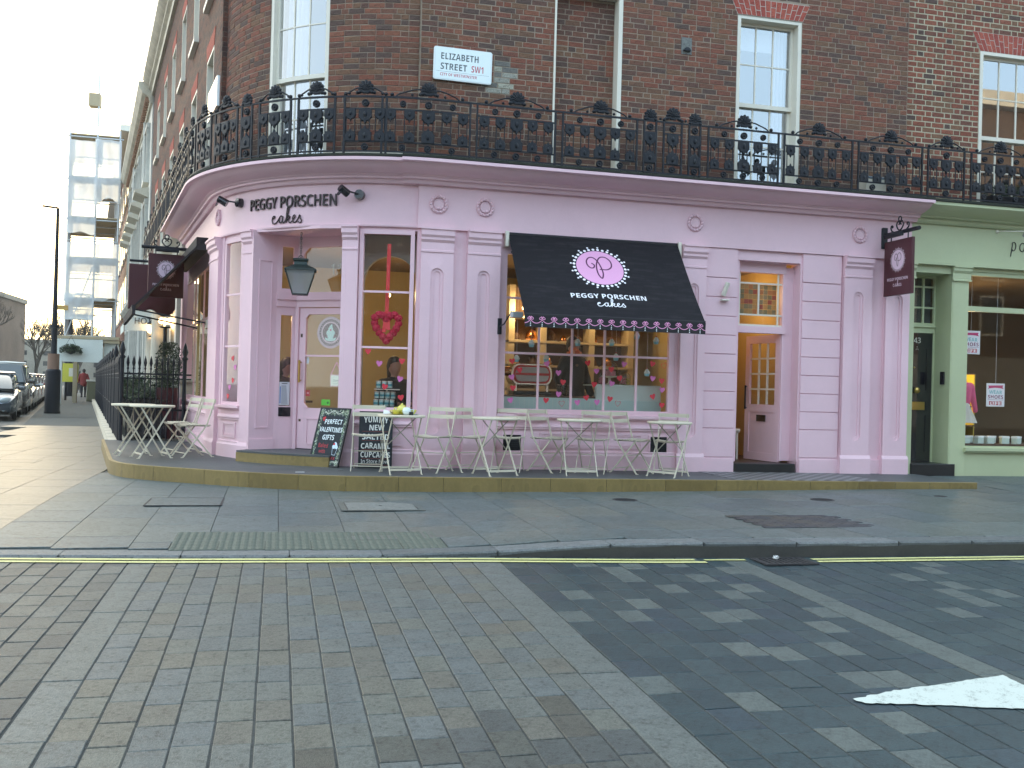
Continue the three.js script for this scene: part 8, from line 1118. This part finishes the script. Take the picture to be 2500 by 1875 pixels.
// ---------- green shop interior ----------
{
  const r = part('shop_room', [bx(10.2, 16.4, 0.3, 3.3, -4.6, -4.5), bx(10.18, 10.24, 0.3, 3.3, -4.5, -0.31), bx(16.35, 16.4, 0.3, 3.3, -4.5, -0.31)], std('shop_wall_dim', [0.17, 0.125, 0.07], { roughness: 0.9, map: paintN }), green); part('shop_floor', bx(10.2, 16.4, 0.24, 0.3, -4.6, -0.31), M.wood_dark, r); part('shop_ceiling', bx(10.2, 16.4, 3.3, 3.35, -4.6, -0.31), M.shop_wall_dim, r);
  const c = thing('shop_chandelier', 'lit chandelier with small candle bulbs behind the green shop window', 'chandelier', [11.35, 2.35, -1.3]); part('rod', rod([0, 0, 0], [0, 0.95, 0], 0.008, 6), M.brass, c); part('ring', mv(rot(new THREE.TorusGeometry(0.2, 0.012, 6, 22), Math.PI / 2), 0, 0, 0), M.brass, c); for (let i = 0; i < 6; i++) { const a = i * 1.047; if (i) part('bulb', mv(new THREE.SphereGeometry(0.024, 10, 7).scale(0.8, 1.5, 0.8), Math.cos(a) * 0.2, 0.07, Math.sin(a) * 0.2), M.warm_bulb, c); else bulb(c, 0.2, 0.07, 0, 1.3, 0.028); } const rr2 = rng(9), dr = []; for (let i = 0; i < 80; i++) { const a = rr2() * 6.28, q = Math.sqrt(rr2()) * 0.2; dr.push(mv(new THREE.OctahedronGeometry(0.012), Math.cos(a) * q, -0.04 - rr2() * 0.3 * (1.1 - q * 4), Math.sin(a) * q)); } part('crystals', dr, M.brass, c, null, 'stuff');
  const n = thing('display_niche', 'lit yellow display niche with shelves behind the pink dress', 'display unit', [10.85, 0.57, -0.95]); part('back', bx(-0.45, 0.5, 0, 1.15, -0.34, -0.3), std('niche_yellow', [0.55, 0.42, 0.06], { roughness: 0.8 }), n); part('side', [bx(-0.47, -0.45, 0, 1.15, -0.3, 0), bx(0.5, 0.52, 0, 1.15, -0.3, 0)].slice(1), M.niche_yellow, n); pieces('shelf', [0.0, 0.28, 0.6, 1.15].map((y) => bx(-0.45, 0.5, y, y + 0.02, -0.3, 0.05)), M.wood_dark, n); bulb(n, 0.1, 1.05, -0.1, 0.5, 0.022, [1, 0.8, 0.25]); bulb(n, 0.1, 0.52, -0.1, 0.35, 0.02, [1, 0.8, 0.25]);
  const d = thing('pink_dress', 'child size pink top and white skirt on a display stand in the green shop window', 'dress', [10.86, 0.62, -0.6]); part('top', sdfMesh([[[0, 0.62, 0], 0.09, [0, 0.86, 0], 0.1, 1.3], [[-0.12, 0.9, 0], 0.055, [0.12, 0.9, 0], 0.055], [[0.15, 0.88, 0], 0.05, [0.2, 0.5, 0.04], 0.04], [[-0.15, 0.88, 0], 0.05, [-0.2, 0.5, 0.04], 0.04]], 0.02, 0.03), std('dress_pink', [0.62, 0.09, 0.22], { roughness: 0.9 }), d); { const s = lathe([[0.09, 0.62], [0.12, 0.52], [0.17, 0.4], [0.2, 0.3]], 40), p = s.attributes.position; for (let i = 0; i < p.count; i++) { const a = Math.atan2(p.getZ(i), p.getX(i)), w = 1 + 0.12 * Math.sin(a * 10) * (0.65 - p.getY(i)) * 2; p.setX(i, p.getX(i) * w); p.setZ(i, p.getZ(i) * w); } s.computeVertexNormals(); part('skirt', s, std('skirt_white', [0.6, 0.58, 0.52], { roughness: 0.9, side: THREE.DoubleSide }), d); } part('stand', [rod([0, 0, 0], [0, 0.6, 0], 0.015, 8), lathe([[0, 0], [0.13, 0], [0.12, 0.015], [0, 0.02]], 18)], M.wood_dark, d); part('neck', [rod([0, 0.95, 0], [0, 1.04, 0], 0.035, 10)], M.skirt_white, d);
  const post = canvasTex(400, 420, (x, w, h) => { x.fillStyle = '#d9d5d8'; x.fillRect(0, 0, w, h); x.fillStyle = '#b72f63'; x.beginPath(); x.moveTo(30, 40); x.lineTo(370, 30); x.lineTo(350, 62); x.lineTo(378, 96); x.quadraticCurveTo(200, 60, 22, 100); x.lineTo(48, 70); x.fill(); hand(x, 'WEAR', w / 2, 190, 92, 290, '#6fa9ab'); x.font = 'bold 90px sans-serif'; hand(x, 'SHOES', w / 2, 275, 88, 350, '#7c2d52'); x.fillStyle = '#7c2d52'; for (let i = 0; i < 14; i++) x.fillRect(30 + i * 25, 292, 14, 10); x.fillStyle = '#b23a42'; for (let i = 0; i < 4; i++) { x.fillRect(60 + i * 72, 324, 60, 70); } hand(x, 'LIFE', w / 2, 386, 70, 260, '#e8dfe0'); }), pm = printed('poster_print', post);
  for (const [x, y, label] of [[10.62, 2.2, 'white poster lettered SHOES hanging high in the green shop window'], [11.1, 1.38, 'white poster lettered SHOES hanging lower in front of the pink dress']]) { const t = thing('window_poster', label, 'poster', [x, y, -0.16]); part('card', cbx(-0.17, 0.17, -0.185, 0.185, -0.004, 0.002, 0.002), M.white_paint, t); part('print', mv(plane(0.335, 0.365), 0, 0, 0.0035), pm, t); part('string', rod([0, 0.185, 0], [0, 3.3 - y, 0], 0.002, 4), M.paper_scrap, t); }
  const dt = thing('display_table', 'low dark display table of little boxes in the green shop window', 'display table', [11.6, 0.57, -0.5]); part('top', bx(-1.1, 2.0, 0.0, 0.03, -0.3, 0.3), M.wood_dark, dt);
  const r2 = rng(33); let proto = null; for (let i = 0; i < 12; i++) { const x = 10.62 + (i % 6) * 0.24 + r2() * 0.06, z = i < 6 ? -0.28 : -0.52, y = 0.6; const label = (i < 6 ? 'front' : 'rear') + ' row pale gift box, ' + ORD[i % 6] + ' from the left in the green shop window'; if (!proto) { proto = thing('gift_box', label, 'box', [x, y, z], 0.2, 'pale gift boxes in the green shop window'); part('box', cbx(-0.06, 0.06, 0, 0.09, -0.05, 0.05, 0.005), std('box_pale', [0.5, 0.58, 0.52], { roughness: 0.7 }), proto); part('lid', cbx(-0.064, 0.064, 0.09, 0.115, -0.054, 0.054, 0.005), M.paper_scrap, proto); } else dup(proto, 'gift_box', [x, y, z], r2() * 1.2 - 0.6, label); }
}
// ================= PARKED CARS =================
// body as a skin over cross-sections: stations along the length give half width, sill, belt and roof
function carBody(st, seg = 7) { // st: [z, halfW, yLow, yBelt, yTop, topHalfW]
  const pos = [], rows = st.map(([z, w, y0, yb, yt, tw]) => [[-w * 0.86, y0], [-w * 0.97, y0 + 0.08], [-w, lerp(y0, yb, 0.55)], [-w * 0.97, yb], [-tw, lerp(yb, yt, 0.92)], [-tw * 0.86, yt], [0, yt + 0.025], [tw * 0.86, yt], [tw, lerp(yb, yt, 0.92)], [w * 0.97, yb], [w, lerp(y0, yb, 0.55)], [w * 0.97, y0 + 0.08], [w * 0.86, y0]].map(([x, y]) => V(x, y, z)));
  const n = rows[0].length; for (let i = 0; i + 1 < rows.length; i++) for (let j = 0; j + 1 < n; j++) { const a = rows[i][j], b = rows[i][j + 1], c = rows[i + 1][j + 1], d = rows[i + 1][j]; for (const v of [a, c, b, a, d, c]) pos.push(v.x, v.y, v.z); }
  for (const [r, f] of [[rows[0], 1], [rows[rows.length - 1], 0]]) for (let j = 1; j + 1 < n; j++) { const t = f ? [r[0], r[j], r[j + 1]] : [r[0], r[j + 1], r[j]]; for (const v of t) pos.push(v.x, v.y, v.z); }
  const g = new THREE.BufferGeometry(); g.setAttribute('position', new THREE.Float32BufferAttribute(pos, 3)); const m = mergeVertices(g, 1e-3); m.computeVertexNormals(); return toCreasedNormals(m, 0.6);
}
std('tyre', [0.015, 0.015, 0.015], { roughness: 0.9 }); std('alloy', [0.45, 0.46, 0.47], { roughness: 0.3, metalness: 0.9 }); std('car_glass', [0.02, 0.035, 0.042], { roughness: 0.03, clearcoat: 1 }); std('lamp_clear', [0.45, 0.5, 0.5], { roughness: 0.08, clearcoat: 1 }); std('plate_white', [0.62, 0.64, 0.6], { roughness: 0.4 });
const wheelG = merged([new THREE.TorusGeometry(0.235, 0.085, 10, 26).rotateY(Math.PI / 2)]), rimG = (() => { const g = [new THREE.CylinderGeometry(0.2, 0.2, 0.04, 22).rotateZ(Math.PI / 2)]; for (let i = 0; i < 5; i++) g.push(rot(new THREE.BoxGeometry(0.06, 0.4, 0.04), i * Math.PI / 5)); return merged(g); })();
function car(label, pos, turn, paint, o = {}) { // faces +z locally
  const t = thing('parked_car', label, 'car', pos, turn, 'cars parked along the side street kerb'), H = o.h ?? 1.43, W = o.w ?? 0.89, L = o.l ?? 4.3, f = L / 2, B = o.belt ?? 0.92;
  const hood = B - 0.06;
  part('body', carBody([[-f, W * 0.8, 0.34, 0.62, 0.7, W * 0.6], [-f + 0.12, W * 0.95, 0.26, 0.8, B - 0.02, W * 0.78], [-f + 0.6, W, 0.2, 0.86, B, W * 0.86], [-0.9, W, 0.2, 0.88, B + 0.02, W * 0.9], [0.75, W, 0.2, 0.86, B, W * 0.9], [1.0, W, 0.2, 0.84, hood, W * 0.88], [f - 0.55, W * 0.98, 0.2, 0.78, hood - 0.1, W * 0.82], [f - 0.2, W * 0.94, 0.22, 0.7, hood - 0.2, W * 0.76], [f - 0.05, W * 0.86, 0.26, 0.62, hood - 0.3, W * 0.7], [f, W * 0.78, 0.32, 0.56, hood - 0.38, W * 0.6]]), paint, t);
  const cab = (k, y0, y1) => carBody([[-f + (o.boxy ? 0.15 : 0.55), W * 0.82 * k, y0, y0 + 0.1, y0 + 0.12, W * 0.78 * k], [-f + (o.boxy ? 0.35 : 1.15), W * 0.84 * k, y0, lerp(y0, y1, 0.9), y1, W * 0.66 * k], [-0.1, W * 0.84 * k, y0, lerp(y0, y1, 0.92), y1 + 0.015, W * 0.68 * k], [0.35, W * 0.84 * k, y0, lerp(y0, y1, 0.88), y1 - 0.01, W * 0.66 * k], [o.boxy ? 0.85 : 1.08, W * 0.84 * k, y0, y0 + 0.05, y0 + 0.07, W * 0.78 * k]]);
  part('windows', cab(1, B - 0.03, H - 0.03), M.car_glass, t); part('roof', cab(0.93, H - 0.045, H).scale(1, 1, 0.5).translate(0, 0, -0.28), o.roof ?? paint, t);
  pieces('door_pillar', [-1, 1].flatMap((s) => [[0.3, 0.98], [-0.35, -0.35], [-f + 0.95, -f + 0.5]].map(([za, zb]) => flatBar([s * W * 0.63, H - 0.05, za], [s * W * 0.845, B - 0.02, zb], 0.03, 0.07, V(1, 0, 0)))), paint, t);
  for (const [x, z] of [[-1, 1], [1, 1], [-1, -1], [1, -1]]) { const w = part('wheel', mv(wheelG.clone(), x * (W - 0.12), 0.32, z * (f - 0.85)), M.tyre, t); part('rim', mv(rimG.clone(), x * (W - 0.07), 0.32, z * (f - 0.85)), M.alloy, w); }
  for (const s of [-1, 1]) { part('headlight', mv(rot(new THREE.SphereGeometry(0.15, 12, 8).scale(1.25, 0.62, 0.55), 0, s * 0.5), s * W * 0.66, 0.63, f - 0.14), M.lamp_clear, t); part('fog_lamp', mv(new THREE.CylinderGeometry(0.05, 0.05, 0.03, 12).rotateX(Math.PI / 2), s * W * 0.6, 0.34, f - 0.03), M.lamp_clear, t); part('wing_mirror', mv(cbx(-0.09, 0.09, -0.06, 0.06, -0.05, 0.05, 0.025), s * (W + 0.06), B + 0.06, 0.82), paint, t); }
  const gs = shapeOf([[-0.34, 0.62], [0.34, 0.62], [0.3, 0.36], [0.22, 0.2], [-0.22, 0.2], [-0.3, 0.36]]), hole = new THREE.Path([[-0.31, 0.595], [-0.28, 0.37], [-0.205, 0.225], [0.205, 0.225], [0.28, 0.37], [0.31, 0.595]].map(([a, b]) => new THREE.Vector2(a, b))); if (o.grille) { const fr = gs.clone(); fr.holes.push(hole); part('grille_frame', mv(ext(fr, 0.02, 0.004), 0, 0.04, f - 0.03), M.chrome, t); }
  part('grille', mv(ext(o.grille ? shapeOf([[-0.31, 0.6], [0.31, 0.6], [0.28, 0.37], [0.205, 0.225], [-0.205, 0.225], [-0.28, 0.37]]) : shapeOf([[-0.4, 0.56], [0.4, 0.56], [0.36, 0.44], [-0.36, 0.44]]), 0.012), 0, 0.04, f - 0.02), M.board_frame, t);
  if (o.grille) pieces('emblem_ring', [-1.5, -0.5, 0.5, 1.5].map((k) => mv(new THREE.TorusGeometry(0.045, 0.008, 6, 18), k * 0.062, 0.575, f + 0.005)), M.chrome, t);
  part('number_plate', mv(cbx(-0.26, 0.26, -0.056, 0.056, 0, 0.012, 0.003), 0, 0.43, f + 0.0), M.plate_white, t); return t;
}
{
  const dir = 0.187, at = (d, off) => { const z = -19.6 - d, x = sideKerb(z) - off; return [x, -0.11, z]; };
  const silver = std('paint_gunmetal', [0.1, 0.12, 0.14], { roughness: 0.25, metalness: 0.6, clearcoat: 1 }), black = std('paint_black', [0.012, 0.012, 0.014], { roughness: 0.2, clearcoat: 1 }), white = std('paint_white', [0.6, 0.6, 0.56], { roughness: 0.25, clearcoat: 1 }), redp = std('paint_red', [0.2, 0.015, 0.02], { roughness: 0.25, clearcoat: 1 });
  car('gunmetal saloon with a chrome framed grille, nearest of the parked cars', at(1.2, 1.28), dir, silver, { grille: true, l: 4.5 });
  car('tall dark car with a white roof parked behind the gunmetal saloon', at(6.5, 1.22), dir, black, { h: 1.82, boxy: true, belt: 1.1, l: 4.4, roof: white, w: 0.93 });
  car('dark hatchback third in the row of parked cars', at(11.4, 1.15), dir, silver); car('pale hatchback fourth in the row of parked cars', at(16.2, 1.15), dir, white); car('dark red car fifth in the row of parked cars', at(21, 1.15), dir, redp); car('black car sixth in the row of parked cars', at(26, 1.15), dir, black); car('pale car furthest along the row of parked cars', at(31, 1.15), dir, white);
}
for (const [k, m] of Object.entries(M)) if (/^(sett_|slab_|side_slab_|pavement_bed|asphalt|joint_sand|platform_slate|kerb_granite|tactile)/.test(k)) m.color.multiplyScalar(/^sett_dark/.test(k) ? 0.56 : 0.74);
for (const [k, m] of Object.entries(M)) { if (/^sett_dark/.test(k)) m.color.multiply(new THREE.Color(0.82, 1.08, 1.16)); else if (/^(sett_mid|sett_left|sett_band|sett_pale|slab_)/.test(k)) m.color.multiply(new THREE.Color(0.92, 1.0, 1.0)); }
renderer.render(scene, camera);
